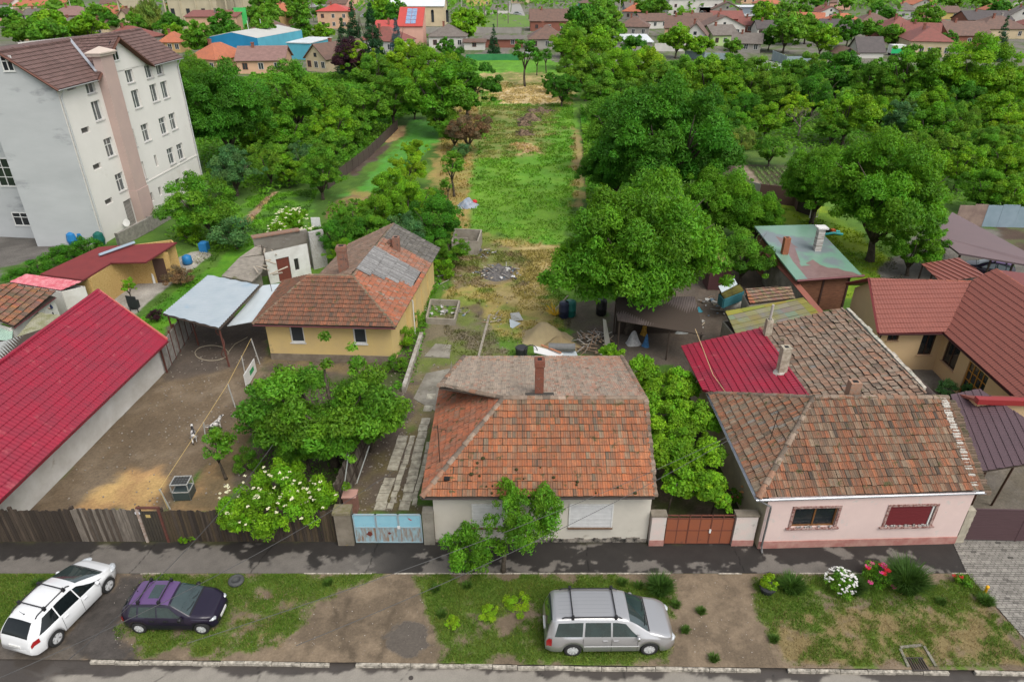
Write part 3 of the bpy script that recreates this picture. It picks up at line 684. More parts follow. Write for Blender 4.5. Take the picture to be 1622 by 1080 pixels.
# ================================================================ the grey house in the middle
def grey_house():
 t = thing('house', 'grey plastered old house with red tiled hip roof and white shuttered windows', 'house', (1.3, 22.7, 0))
 pl = mat('grey_plaster', (.56,.525,.455), (.48,.45,.39), 1.1, .5, rough=.95, bump=.12, bscale=14, c3=(.34,.31,.26), scale3=.8, thr3=.66)
 w1 = Fr((-3.46, 22.7), (6.1, 22.7)); ops = []
 for u0, v0, u1, v1 in ((748,799,812,834), (903,799,968,834)):
  a, z1 = w1.hit(u0, v0); b, z0 = w1.hit(u1, v1); ops.append((a, b, z0, z1))
 m = MB(); panel(m, (-3.46,22.7), (6.1,22.7), -.1, 3.12, ops)
 panel(m, (6.1,22.7), (6.1,33.6), -.1, 3.1); panel(m, (6.1,33.6), (-3.2,33.6), -.1, 3.05); panel(m, (-3.46,33.6), (-3.46,22.7), -.1, 3.1)
 m.face([(6.1,22.7,3.1),(6.1,33.6,3.1),(6.1,26.35,5.35)])
 m.face([(-3.2,30.6,3.1),(-3.2,33.6,3.0),(-3.3,28.2,4.7)])
 m.build('wall', pl, t)
 p = MB(); rnd = random.Random(4)
 for i in range(46):
  s_ = i*.21; Fr((-3.46,22.7),(6.1,22.7)).box(p, s_, min(s_+.215, 9.55), .001, .03+rnd.uniform(0,.02), -.1, .22+rnd.uniform(-.07,.09))
 p.build('plinth', mat('peeling_plinth', (.30,.27,.23), (.03,.028,.025), 3.5, 1.0, rough=.95, bump=.8, bscale=20), t)
 for i, (a, b, z0, z1) in enumerate(ops):
  s_ = MB(); n = 12
  for k in range(n):
   zz = z0+(z1-z0)*k/n; w1.box(s_, a+.03, b-.03, -.06, .03-.006*(k % 2), zz+.004, zz+(z1-z0)/n)
  o = s_.build('shutter', mat('shutter_slats', (.60,.60,.60), (.5,.5,.5), 4, .5, rough=.6), t)
  q = MB(); w1.box(q, a-.03, b+.03, -.1, .05, z1, z1+.06); w1.box(q, a-.03, a+.03, -.1, .045, z0, z1); w1.box(q, b-.03, b+.03, -.1, .045, z0, z1); q.build('shutter_box', PVC, o)
  q = MB(); w1.box(q, a-.05, b+.05, -.1, .10, z0-.07, z0); q.build('sill', mat('brown_sill', (.18,.12,.08), (.1,.06,.04), 8, .5), o)
 FL, FR, RR, A = (-3.85,22.22,3.08), (6.08,22.22,3.12), (6.12,26.3,5.42), (-.4,26.3,5.42)
 BL = (-3.85,30.8,3.1)
 def red(x, y, X, Y, r):
  c = r.choices(CLAY[0], [9,8,5,2,.6,4])[0]; k = r.uniform(.88,1.12)
  if x/X > .62 and y/Y < .6: k *= 1.12
  if r.random() < (y/Y-.25)*.55: c = r.choice([(.24,.17,.11),(.19,.14,.095),(.12,.085,.06)])
  return tuple(q*k for q in c)
 def left(x, y, X, Y, r):
  c = r.choices([(.42,.13,.06),(.37,.13,.07),(.32,.17,.11),(.23,.12,.07)], [8,6,3,1.5])[0]; k = r.uniform(.88,1.15); return tuple(q*k for q in c)
 rf = clayroof(t, 'roof', [([FL,FR,RR,A], {'colfn': red}), ([BL,FL,A], {'colfn': left})], CLAY, 1, tw=.215, tl=.335)
 def grey(x, y, X, Y, r):
  if x/X < .5: w_ = [3,3,6*(1-x/X),3,.8]
  else: w_ = [6,6,.8,4,.7]
  if y/Y < .3 and r.random() < .4*(x/X<.4): return (.33,.16,.10)
  if y/Y < .16 and r.random() < .25: return (.38,.20,.12)
  c = r.choices(GREYCLAY[0], w_)[0]; k = r.uniform(.85,1.15); return tuple(q*k for q in c)
 # rear wing: low pitched lichen grey tiles
 rear = [(6.3,33.9,3.15),(-2.75,33.9,3.15),(-3.55,28.0,4.9),(-.4,26.32,5.42),(6.12,26.32,5.42)]
 rr = clayroof(rf, 'rear_roof', [(rear, {'colfn': grey})], GREYCLAY, 9, m=TILE_G, tw=.2, tl=.3)
 ridgecaps(rf, [(A, RR), (FL, A), (A, (-3.6,28.3,4.85)), (RR, (6.3,33.9,3.2)), ((-3.55,28.0,4.92),(-2.75,33.9,3.2))])
 v = MB(); rnd = random.Random(6)
 for k in range(14):
  q = Vector(FR).lerp(Vector(RR), k/14); c_ = rnd.choice(RIDGE[0]); v.box((q.x-.05, q.y, q.z-.02), (q.x+.14+rnd.uniform(-.03,.03), q.y+.34, q.z+.12+rnd.uniform(0,.03)), c_)
 v.build('verge_tiles', TILE, rf)
 c = chimney(rf, 1.27, 26.9, 4.9, 7.15, .40, .46)
 fl = MB(); fl.box((.62,26.45,5.3),(1.95,26.75,5.42), rz=.03); fl.build('flashing', mat('tar_flashing', (.05,.045,.04)), c)
 hole = MB(); hole.box((-2.93,22.75,3.52),(-2.68,22.95,3.60)); hole.build('missing_tile', mat('soot_hole_black', (.012,.012,.012)), rf)  # solid black box painted as the darkness inside the tile gap
 gutter(rf, (-3.85,22.16,3.04), (6.08,22.16,3.08), mat('dark_gutter', (.06,.05,.045)), .05)
 mo = MB(); rnd = random.Random(12)
 for k in range(16):
  x = rnd.uniform(-2,6); y = 22.3+rnd.random()**2*1.4; z = 3.12+(y-22.22)*.575+.07; r = rnd.uniform(.03,.1)
  mo.lathe([(r,-.02),(r*.9,.03),(r*.4,.06)], (x,y,z), 7)
 mo.build('moss', mat('moss', (.05,.055,.015), (.03,.028,.01), 9, .5, bump=.8, bscale=50), rf, smooth=True, kind='stuff')
grey_house()
aerial('roof_antenna', 'rusty television antenna mast on the left hip of the grey house', -3.2, 23.9, 3.3, 5.6)

# ================================================================ the pink house
def pink_house():
 t = thing('house', 'pink plastered house with weathered tiled roof, raspberry rear roof and brown windows', 'house', (15.2, 22.6, 0))
 pk = mat('pink_plaster', (.64,.50,.46), (.57,.44,.41), 1.0, .5, rough=.9, bump=.1, bscale=16, c3=(.50,.46,.43), scale3=2.2, thr3=.6)
 A0 = tuple(W(1199,868)[:2]); B0 = tuple(W(1511,860)[:2]); f = Fr(A0, B0)
 ops = []
 for u0, v0, u1, v1 in ((1260,805,1320,833), (1411,802,1471,831)):
  a, z1 = f.hit(u0, v0); b, z0 = f.hit(u1, v1); ops.append((a, b, z0, z1))
 m = MB(); panel(m, A0, B0, .42, 3.0, ops, depth=.12)
 panel(m, B0, (19.8,35.2), -.1, 3.1); panel(m, (19.8,35.2), (10.7,35.2), -.1, 3.0)
 m.face([(B0[0],B0[1],3.0),(19.8,35.2,3.1),(19.75,35.2,5.2),(19.9,26.4,5.3)])
 m.build('wall', pk, t)
 m = MB(); panel(m, (10.7,35.2), A0, -.1, 3.05); m.build('side_wall', mat('ochre_side_plaster', (.42,.36,.24), (.30,.26,.19), 1.3, .6, bump=.15), t)
 m = MB(); f.box(m, 0, f.L, 0, .04, -.1, .42); m.build('plinth', mat('dusky_plinth', (.33,.14,.12), (.42,.24,.20), 2.2, .8, rough=.85, bump=.15), t)
 tm = mat('painted_surround', (.16,.055,.045), (.38,.28,.25), 9, .9, rough=.8, bump=.3)
 for i, (a, b, z0, z1) in enumerate(ops):
  q = MB(); f.box(q, a-.12, a, -.02, .03, z0-.04, z1+.12); f.box(q, b, b+.12, -.02, .03, z0-.04, z1+.12); f.box(q, a, b, -.02, .03, z1, z1+.12); f.box(q, a-.22, b+.2, -.02, .10, z0-.09, z0-.02)
  sr = q.build('window_surround', tm, t)
  if i == 0:
   window(sr, f, a, b, z0, z1, depth=.1, frame=mat('brown_frame', (.17,.075,.025), rough=.5), bars=(1,0), sill=False, fw=.07, name='window_frame')
  else:
   q = MB(); 
   for k in range(10): zz = z0+(z1-z0)*k/10; f.box(q, a+.02, b-.14, -.08, -.02-.006*(k % 2), zz+.003, zz+(z1-z0)/10)
   q.build('shutter', mat('maroon_shutter', (.13,.018,.022), rough=.6), sr)
   q = MB(); f.box(q, b-.12, b-.06, -.08, 0, z0, z1); q.build('shutter_rail', PVC, sr)
  fr = MB(); rnd = random.Random(i)
  for k in range(16):
   x = a+(b-a)*k/16; 
   if rnd.random() < .6: f.box(fr, x, x+(b-a)/16*.8, .01, .06, z0-.02, z0+rnd.uniform(.05,.1))
  fr.build('sill_flakes', mat('flaked_paint', (.55,.52,.5), (.08,.06,.05), 20, 1, bump=.5), sr, kind='stuff')
 FL = W(1201,789,2.96); FR = W(1556,777,3.05); RR = Vector((20.15,26.35,5.42)); A = Vector((13.97,26.35,5.42)); BL = Vector((10.4,30.4,3.0))
 def front(x, y, X, Y, r):
  p = y/Y; c = r.choices(CLAY2[0], [6,5,4+3*p,3+5*p,1.5+2*p,4-3*p])[0]; k = r.uniform(.8,1.15); return tuple(q*k for q in c)
 def lefts(x, y, X, Y, r):
  c = r.choices([(.34,.13,.065),(.27,.16,.10),(.27,.21,.15),(.18,.13,.085),(.1,.08,.06),(.22,.24,.24)], [6,5,5,3,1,.4])[0]; k = r.uniform(.85,1.1); return tuple(q*k for q in c)
 rf = clayroof(t, 'roof', [([FL,FR,RR,A], {'colfn': front}), ([BL,FL,A], {'colfn': lefts})], CLAY2, 21, tw=.2, tl=.37, jit=.018)
 # rear wing: one slope falling to the left, half raspberry sheet and half old tiles
 Z = lambda x: 3.0 + (x-10.0)*.265
 def mono(x, y, X, Y, r):
  c = r.choices([(.27,.16,.11),(.30,.21,.155),(.22,.17,.13),(.31,.25,.19),(.12,.09,.07),(.36,.18,.11)], [5,5,4,3,2,3])[0]; k = r.uniform(.82,1.12)
  if r.random() < .006: return (.18,.25,.30)
  return tuple(q*k for q in c)
 pts = [(13.7,26.6,Z(13.7)),(13.7,30,Z(13.7)),(14.2,35.3,Z(14.2)),(19.2,35.5,Z(19.2)),(19.35,26.6,Z(19.35))]
 rr = clayroof(rf, 'rear_roof', [([(14.6,26.55,Z(14.6)),(14.5,35.5,Z(14.5)),(19.2,35.6,Z(19.2)),(19.3,26.55,Z(19.3))], {'colfn': mono})], CLAY2, 31, tw=.26, tl=.34, jit=.035)
 mb = MB(); q = [(10.05,35.3,Z(10.05)),(10.15,30.5,Z(10.15)),(14.72,26.5,Z(14.72)),(14.58,35.3,Z(14.58))]
 cover(mb, q, 'metal', tw=.22, tl=.35, bf=.075, amp=.022, step=.045, eave=(q[1], q[0]))
 mb.slab([Vector(p)+Vector((0,0,.03)) for p in q], .05); mb.build('raspberry_sheet_roof', REDMETAL, rf)
 ridgecaps(rf, [(A, RR), (FL, A), (A, BL)], rad=.14)
 mo = MB(); rnd = random.Random(3)
 for k in range(30):
  p = Vector(FR).lerp(RR, k/30) + Vector((-.30,0,.05)); h = rnd.uniform(.07,.12); mo.box((p.x-.1-rnd.uniform(0,.08), p.y-.02, p.z-.05), (p.x+.12+rnd.uniform(0,.06), p.y+.16, p.z+h))
 mo.build('lime_mortar_verge', mat('lime_mortar', (.58,.55,.5), (.35,.32,.28), 8, .8, bump=.7, bscale=20), rf)
 ve = MB()
 for k in range(34):
  p = Vector(FR).lerp(RR, k/34) + Vector((.12,0,-.12)); c_ = rnd.choice([(.16,.11,.07),(.10,.08,.05),(.2,.14,.1)]); ve.box((p.x-.1, p.y, p.z-.12+rnd.uniform(-.02,.02)), (p.x+.3+rnd.uniform(-.05,.05), p.y+.12, p.z+rnd.uniform(0,.05)), c_)
 ve.build('verge_tiles', TILE, rf)
 wl = MB()
 for k in range(18):
  y = 27.0+k*.47; wl.box((19.32,y,Z(19.3)-.2),(19.5+rnd.uniform(-.03,.05),y+.45,Z(19.3)+.10+rnd.uniform(-.03,.03)), (.24*rnd.uniform(.7,1.1),.21,.17))
 wl.build('verge_board', mat('kerb_concrete', (1,1,1)), rf)
 gm = mat('galvanised_gutter', (.55,.58,.62), (.4,.42,.45), 6, .5, rough=.35, metal=.6)
 gutter(rf, FL+Vector((-.08,-.07,-.03)), FR+Vector((.1,-.07,-.03)), gm, .075); gutter(rf, (10.32,35.2,3.0), FL+Vector((-.08,0,-.03)), gm, .07)
 dp = MB(); x, y = A0[0]+.12, A0[1]-.12
 dp.tube([FL+Vector((.05,-.05,-.08)),(x,y+.02,2.55),(x,y,2.4),(x,y,.25),(x,y-.12,.08),(x,y-.2,.04)], .045, 8); dp.build('downpipe', mat('grey_pipe', (.12,.12,.12), (.2,.2,.2), 5, .5, rough=.5, metal=.4), t)
 st = mat('lime_chimney', (.48,.43,.34), (.28,.24,.18), 5, .8, bump=.5, bscale=16, c3=(.1,.09,.07), scale3=4, thr3=.66)
 c = chimney(rf, 14.15, 30.6, Z(14.0)-.1, 5.7, .42, .42, m=st, taper=-.02, cap=False)
 fo = MB(); fo.lathe([(.42,0),(.34,.1),(.24,.16)], (14.15,30.6,4.1), 10); fo.build('mortar_foot', mat('lime_mortar', (.58,.55,.5)), c)
 c2 = chimney(rf, 14.65, 34.5, Z(14.6)-.1, 5.3, .40, .40, m=st, cap=False, taper=.03, name='chimney')
 pp = MB(); pp.tube([(14.65,34.5,5.2),(14.67,34.5,6.2)], .07, 10); pp.build('flue_pipe', mat('asbestos_pipe', (.42,.39,.36), (.3,.28,.26), 4, .5), c2)
 c3_ = chimney(rf, 16.0, 26.9, 5.1, 5.95, .5, .42, m=mat('pale_brick', (.36,.19,.12), (.28,.2,.15), 9, .8, bump=.5), cap=False)
 rp = MB(); rp.tube([(10.55,34.7,4.55),(10.9,31.5,3.45),(11.25,28.4,3.5)], .02, 5); rp.build('pole', mat('bamboo', (.45,.33,.18)), rf)
pink_house()
aerial('roof_antenna', 'thin dark antenna mast on the left slope of the pink house', 11.75, 25.0, 4.0, 5.5, (.15,.1))

# ================================================================ the yellow house
def yellow_house():
 t = thing('house', 'yellow house with brown tiled hip roof and patched rear wing', 'house', (-12, 39, 0))
 ye = mat('yellow_plaster', (.62,.46,.19), (.54,.40,.19), .9, .6, rough=.95, bump=.15, c3=(.32,.24,.14), scale3=.7, thr3=.63)
 A0, B0 = (-15.9, 38.95), (-7.75, 38.55); f = Fr(A0, B0); ops = []
 for u0, v0, u1, v1 in ((457,516,484,543), (558,520,582,545)):
  a, z1 = f.hit(u0, v0); b, z0 = f.hit(u1, v1); ops.append((a, b, z0, z1))
 m = MB(); panel(m, A0, B0, -.1, 2.98, ops); panel(m, B0, (-7.3,42.2), -.1, 2.95); panel(m, (-16.1,44.6), A0, -.1, 2.95); panel(m, (-14,44.6), (-16.1,44.6), -.1, 2.95)
 panel(m, (-7.0,42.2), (-6.3,50.8), -.1, 2.95); panel(m, (-6.3,50.8), (-13.3,51.7), -.1, 2.95); m.face([(-6.3,50.8,2.95),(-13.3,51.7,2.95),(-9.4,51.2,4.9)])
 m.face([(-7.3,42.2,-.1),(-7,42.2,-.1),(-7,42.2,2.9),(-7.3,42.2,2.9)])
 m.build('wall', ye, t)
 pl = MB(); f.box(pl, 0, f.L, 0, .05, -.1, .5); pl.build('plinth', mat('grey_plinth', (.24,.2,.15), (.15,.12,.09), 2, .7), t)
 for i, o in enumerate(ops): window(t, f, *o, depth=.1, bars=(0,0), fw=.09, glass=mat('mesh_glass', (.035,.04,.045), rough=.4))
 for k in range(3):
  bt = MB(); p = Vector((-6.97, 43.5+k*2.3, 0)); bt.box((p.x+.07*(k*2.3)/8-.02+k*.18, p.y, -.1), (p.x+.16+k*.18, p.y+.25, 2.9)); bt.build('buttress', ye, t)
 F0, F1, R1, R0 = Vector((-16.4,38.25,3)), Vector((-7.3,37.8,3)), Vector((-10.5,41.35,4.95)), Vector((-13.4,41.5,4.95))
 R2 = Vector((-9.35,51.6,4.95)); E2 = Vector((-5.75,51.2,3)); BL = Vector((-16.4,44.9,3)); L0 = Vector((-14.2,44.9,3)); L2 = Vector((-13.1,52.0,3))
 def fr(x, y, X, Y, r):
  c = r.choices(BROWNCLAY[0], BROWNCLAY[1])[0]; k = r.uniform(.9,1.12); return tuple(q*k for q in c)
 E = (E2-F1).length
 def rt(x, y, X, Y, r):
  s_ = x/X; p = y/Y
  if s_ < .42 or (s_ < .6 and p < .1): 
   c = r.choices([(.44,.13,.06),(.38,.14,.08),(.28,.16,.11),(.3,.24,.2)], [6,5,3,1.5])[0]
  elif s_ < .60: c = 'gap'; return c
  elif s_ < .76: c = r.choices([(.38,.14,.08),(.32,.16,.11),(.27,.19,.15)], [5,4,3])[0]
  else: c = r.choices([(.13,.125,.115),(.18,.17,.155),(.09,.085,.08)], [4,4,2])[0]
  k = r.uniform(.85,1.12); return tuple(q*k for q in c)
 def lt(x, y, X, Y, r):
  c = r.choices([(.26,.16,.11),(.23,.15,.11),(.3,.2,.15),(.2,.15,.12)], [4,4,3,3])[0]; k = r.uniform(.9,1.12); return tuple(q*k for q in c)
 rf = clayroof(t, 'roof', [([F0,F1,R1,R0], {'colfn': fr}), ([BL,F0,R0], {'colfn': fr}), ([F1,E2,R2,R1], {'colfn': rt}), ([L0,L2,R2,R1], {'colfn': lt}), ([BL,L0,R1,R0], {'colfn': lt})], BROWNCLAY, 41, tw=.24, tl=.33, bf=.06)
 # weathered grey sheets laid over the middle of the rear wing
 g = MB(); ex = (E2-F1).normalized(); up = ((R1-F1) - ex*((R1-F1).dot(ex))); upn = up.normalized(); W_ = up.length; nn = ex.cross(upn); rnd = random.Random(9)
 n = 0
 for row in range(4):
  for i in range(26):
   s0 = E*(.30+.012*i); 
   if s0 > E*.60: break
   p0 = W_*(.10+row*.225); p1 = p0+W_*.25
   if s0 < E*(.42-.16*(p0/W_)): continue
   o_ = F1 + ex*s0 + nn*(.10+.02*row+rnd.uniform(0,.02)); wd = E*.0112; f_ = rnd.uniform(.7,1.15)
   g.slab([o_+upn*(p0+rnd.uniform(-.06,.06)), o_+ex*wd+upn*(p0+rnd.uniform(-.06,.06)), o_+ex*wd+upn*p1-nn*.02, o_+upn*p1-nn*.02], .02, (.27*f_,.265*f_,.26*f_), up=(0,0,1))
 g.build('grey_boards', mat('weathered_boards', (1,1,1), (.12,.115,.11), 6, .8, attr=True, c2f=.6, stretch=(1,1,1), bump=.3), rf)
 ridgecaps(rf, [(R0,R1), (F0,R0), (F1,R1), (R1,R2)], rad=.12, pal=([(.17,.14,.09),(.2,.15,.1),(.25,.17,.11)],[1,1,1]))
 chimney(rf, -11.55, 43.4, 4.0, 6.3, .62, .5, seed=2, m=mat('old_brick', (.27,.12,.08), (.2,.13,.1), 6, .9, bump=.6, c3=(.07,.055,.05), scale3=3, thr3=.56))
 c = chimney(rf, -8.55, 47.6, 4.0, 5.35, .5, .5, seed=5, m=mat('old_brick', (.27,.12,.08)), cap=False)
 c2 = chimney(c, -9.0, 47.9, 4.1, 5.05, .3, .3, seed=6, m=mat('old_brick', (.27,.12,.08)), cap=False, name='broken_stack')
 gutter(rf, F0+Vector((0,-.05,-.05)), F1+Vector((0,-.05,-.05)), mat('maroon_gutter', (.14,.045,.05), rough=.5), .055)
 dp = MB(); dp.tube([(-7.15,42.4,2.9),(-6.85,42.5,2.6),(-6.85,42.5,0)], .04, 6); dp.build('downpipe', PVC, t)
yellow_house()
aerial('roof_antenna', 'tall leaning mast beside the left eave of the yellow house', -16.7, 43.5, 0, 6.3, (-.25,0))

# ================================================================ raspberry roofed barn at the left
def barn():
 t = thing('barn', 'long whitewashed barn with bright raspberry metal roof beside the dirt yard', 'barn', (-24, 31, 0))
 E0, E1 = Vector((-22.55,21.6,2.35)), Vector((-21.5,37.3,2.35)); R1 = Vector((-25.55,38.4,5.25)); R0 = Vector((-26.3,21.5,5.25)); 
 Lb = Vector((-29.9,21.5,2.4)); Lf = Vector((-29.2,39.2,2.4))
 m = MB(); B0, B1 = (-23.35,21.9), (-22.25,37.75); panel(m, B0, B1, -.1, 2.6); panel(m, B1, (-28.8,38.9), -.1, 2.3); panel(m, (-29.4,21.9), B0, -.1, 2.3); panel(m, (-28.8,38.9), (-29.4,21.9), -.1, 2.3)
 m.face([B1+(2.3,), (-28.8,38.9,2.3), (-25.4,38.3,5.0)])
 m.build('wall', WHITEW, t)
 mb = MB()
 for q in ([E0,E1,R1,R0], [Lf,Lb,R0,R1]):
  cover(mb, q, 'metal', tw=.22, tl=.40, bf=.05, amp=.022, step=.045); mb.slab([Vector(p) for p in q], .05)
 r = mb.build('roof', REDMETAL, t)
 rc = MB(); rc.tube([R0+Vector((0,0,.06)), R1+Vector((0,0,.06))], .1, 8); rc.build('ridge_cap', REDMETAL, r)
 tr = MB(); tr.slab([E1+Vector((.02,.0,.1)), E1+Vector((.02,.1,.1)), R1+Vector((0,.1,.1)), R1+Vector((0,0,.1))], .16); tr.build('verge_trim', mat('brick_red_trim', (.45,.12,.1), rough=.5), r)
 gutter(r, E0+Vector((.06,0,-.02)), E1+Vector((.06,0,-.02)), mat('raspberry_trim', (.12,.01,.015), rough=.4), .06)
barn()

# ================================================================ the five storey block
def block():
 t = thing('apartment_block', 'tall five storey white and grey block with brown roof and pink shaft', 'building', (-38, 70, 0))
 C0, C1 = (-38.1,60.1), (-37.0,81.0); f = Fr(C0, C1)
 wh = mat('offwhite_render', (.70,.675,.635), (.63,.61,.57), .35, .5, rough=.9, bump=.08, bscale=5, c3=(.60,.57,.52), scale3=.25, thr3=.6)
 gr = mat('grey_render', (.43,.445,.45), (.36,.375,.38), .25, .5, rough=.95, bump=.08, c3=(.26,.27,.28), scale3=.18, thr3=.58, stretch=(1,1,2.5))
 rowz = None; ops = []; small = []
 def add(u, v, w_=1.35, h=1.75):
  s_, z = f.hit(u, v); return (s_-w_/2, s_+w_/2, z-h/2, z+h/2)
 main = [(143,137),(181.5,128),(206,121),(236,114),(253,109),(155,176),(192.7,165),(216.7,157.5),(245,148),(261.7,143),
   (174.3,234),(209,220.7),(231.7,210.7),(259.3,200),(274.7,193),(191.7,289),(224.3,272),(271.7,247.7),(286.7,240.7)]
 mw = [add(u, v, 1.35, 1.3 if v < 140 else 1.75) for u, v in main]
 vents = [add(u, v, 1.2, .5) for u, v in ((112.6,138),(136,206.7),(154.3,264),(173,319))]
 low = [add(233,314,.5,.9), add(241,312,.5,.9), add(254,303,.5,.9), add(283,291,1.1,1.1), add(247.7,255,.45,1.2)]
 door = [add(208,341,1.4,2.5)]; door = [(door[0][0], door[0][1], .05, 2.6)]
 m = MB(); panel(m, C0, C1, -.1, 13.8, mw+vents+low+door, depth=.22)
 g0, gp, g1 = 5.2, 10.1, 15.0; gb = f.hit(181, 84); bz = gb[1]
 m.face([f.p(g0,0,13.8), f.p(g1,0,13.8), f.p(gp,0,16.6)])
 panel(m, C1, (-55,82.5), -.1, 13.8); m.face([C1+(13.8,), (-55,82.5,13.8), (-55,82.5,15.2), (-41.5,81.3,16.5)])
 m.build('wall', wh, t)
 g = MB(); S = (-43.9,59.5); gf = panel(g, S, C0, -.1, 13.6)
 g.face([C0+(13.6,), (-41.4,59.8,16.4), S+(16.2,), S+(13.6,)][::-1])
 sf = panel(g, (-58,62.9), (-43.9,61.6), -.1, 13.6, [], .2); g.face([(-43.9,61.6,-.1),(-43.9,59.5,-.1),(-43.9,59.5,16.2),(-43.9,61.6,16.2)]); g.face([(-58,62.9,13.6),(-43.9,61.6,13.6),(-43.9,61.6,16.2),(-58,62.9,15)])
 g.build('gable_wall', gr, t)
 bm_ = mat('brown_surround', (.30,.2,.17), rough=.8)
 for k_, o in enumerate(mw):
  tall = o[3]-o[2] > 1.5
  window(t, f, *o, depth=.2, bars=(1, 1 if tall and o[2] < 9 else 0), fw=.09, sillm=mat('grey_sill', (.4,.39,.37)), glass=(mat('pale_reflection_glass', (.16,.16,.155), (.05,.06,.065), 1.5, .8, rough=.15, spec=.6), mat('grey_reflection_glass', (.06,.07,.075), (.13,.14,.14), 1.2, .7, rough=.1, spec=.6))[k_ % 2])  # block panes lightened, the grey reflection is painted into the glass colour
 for o in vents+low: window(t, f, *o, depth=.2, bars=(0,0), fw=.05, sill=False, glass=mat('vent_dark', (.06,.06,.055), (.12,.11,.1), 12, .6), frame=mat('grey_sill', (.4,.39,.37)))
 for (u, v, w_, h, s_) in ((12,101,.9,1.2,gf),(7,273,1.6,2.6,sf),(35,347,1.7,1.3,sf)):
  a, z = s_.hit(u, v); window(t, s_, a-w_/2, a+w_/2, z-h/2, z+h/2, depth=-.03, bars=(1,2 if h > 1.4 else 1), fw=.08)
 a, z = gb; wq = window(t, f, a-.55, a+.55, z-.7, z+.55, depth=-.03, bars=(1,1), fw=.08)
 ar = MB(); pts = [f.p(a+.55*math.cos(q), .0, z+.55+.5*math.sin(q)) for q in [math.pi*k/8 for k in range(9)]]
 ar.mesh(pts + [p+f.n*.05 for p in pts], [tuple(range(9,18))] + [(k,k+1,k+10,k+9) for k in range(8)]); ar.build('arched_light', GLASS, wq)
 d = MB(); f.box(d, door[0][0]+.05, door[0][1]-.05, -.2, -.12, .05, 2.55)
 dd = d.build('door', mat('barred_door', (.10,.085,.075), rough=.6), t)
 b = MB(); 
 for k in range(7): x = door[0][0]+.1+k*.19; f.box(b, x, x+.03, -.11, -.08, .1, 2.5)
 b.build('door_bars', mat('white_bars', (.5,.48,.45)), dd)
 # pink shaft
 sa, sb = 5.9, 8.0
 p = MB(); f.box(p, sa, sb, .003, .85, -.1, 3.3); f.box(p, sa+.06, sb-.06, .003, .78, 3.3, 15.6); p.build('shaft', mat('dusty_pink_render', (.46,.34,.30), (.41,.31,.28), .8, .5, rough=.9), t)
 cp = MB(); f.box(cp, sa-.2, sb+.2, -.3, .95, 15.6, 15.8); f.box(cp, sa-.28, sb+.28, -.4, 1.05, 15.8, 15.9)
 V = [f.p(sa-.28,1.05,15.9), f.p(sb+.28,1.05,15.9), f.p(sb+.28,-.4,15.9), f.p(sa-.28,-.4,15.9), f.p((sa+sb)/2,.3,16.35)]
 cp.mesh(V, [(0,1,4),(1,2,4),(2,3,4),(3,0,4)]); cp.build('shaft_cap', mat('shaft_cap_stone', (.5,.42,.36)), t)
 # roof
 ez = 13.72; e = .45; cr = lambda y: Vector((-41.5+(y-60)*.053, y, 16.62))
 E = lambda s_: f.p(s_, e, ez)
 pk = f.p(gp, .5, 16.85); ck = cr(70.3)
 cr0 = cr(59.5); cr1 = cr(81.4)
 BR = ([(.125,.075,.066),(.145,.088,.078)], [1,1])
 mb = MB(); sl = MB()
 A0 = f.p(-.45, e, ez); 
 faces = [[A0, E(g0), ck, cr0], [E(g1), f.p(21.3, e, ez), cr1, ck], [f.p(g0-.1,.5,13.72), pk, ck], [pk, f.p(g1+.1,.5,13.72), ck]]
 eaves = [None, None, (A0, E(g0)), (A0, E(g0))]
 for k, q in enumerate(faces):
  ev = (q[0], q[1]) if k < 2 else (ck - Vector((0,0,.0)), pk)
  cover(mb, q, 'metal', BR, seed=k, tw=.3, tl=.42, bf=.05, amp=.03, step=.05, eave=ev); sl.slab(q, .12)
 back = [Vector((-54,61,15.2)), Vector((-53,82,15.2)), cr1, cr0]; cover(mb, back, 'metal', BR, seed=7, tw=.3, tl=.42, bf=.05, amp=.03, step=.05, eave=(back[0], back[1])); sl.slab(back, .12)
 r = sl.build('roof', mat('brown_fascia', (.13,.06,.045)), t); mb.build('roof_tiles', mat('brown_glazed_tiles', (1,1,1), rough=.55, attr=True, c2=(.10,.065,.055), scale=3, c2f=.4), r)
 rc = MB(); BP = ([(.15,.085,.075),(.12,.07,.06)], [1,1])
 for k, (a, b) in enumerate(((cr0, cr1), (ck, pk))): caps(rc, a, b, BP, seed=k, r=.17, l=.45, raise_=.08)
 rc.build('ridge_tiles', mat('brown_glazed_tiles', (1,1,1)), r)
 fl = MB(); A, B = cr(69.0)+Vector((0,0,.1)), f.p(5.9,.1,14.3); fl.tube([A,B], .16, 4); fl.build('valley_flashing', mat('zinc', (.45,.47,.5), rough=.4, metal=.5), r)
 bb = MB()
 for a, b in ((f.p(g0-.1,.52,13.62), f.p(gp,.52,16.75)), (f.p(gp,.52,16.75), f.p(g1+.1,.52,13.62)), (A0+Vector((0,-.0,-.05)), cr0+Vector((0,0,-.05)))): bb.tube([a,b], .1, 4)
 bb.build('bargeboard', mat('brown_fascia', (.13,.06,.045)), r)
 gm = mat('pale_downpipe', (.42,.43,.43), rough=.5)
 gutter(r, A0+f.n*.08, E(g0)+f.n*.08, gm, .09); gutter(r, E(g1)+f.n*.08, f.p(21.3,e+.08,ez), gm, .09)
 for s_ in (.15, 20.6):
  dp = MB(); dp.tube([f.p(s_,.5,13.6), f.p(s_,.12,13.0), f.p(s_,.12,.0)], .07, 8); dp.build('downpipe', gm, t)
 ac = MB(); a, z = f.hit(296,279); f.box(ac, a-.45, a+.45, .08, .42, z-.35, z+.35); ao = ac.build('air_conditioner', mat('ac_casing', (.55,.55,.53), rough=.5), t)
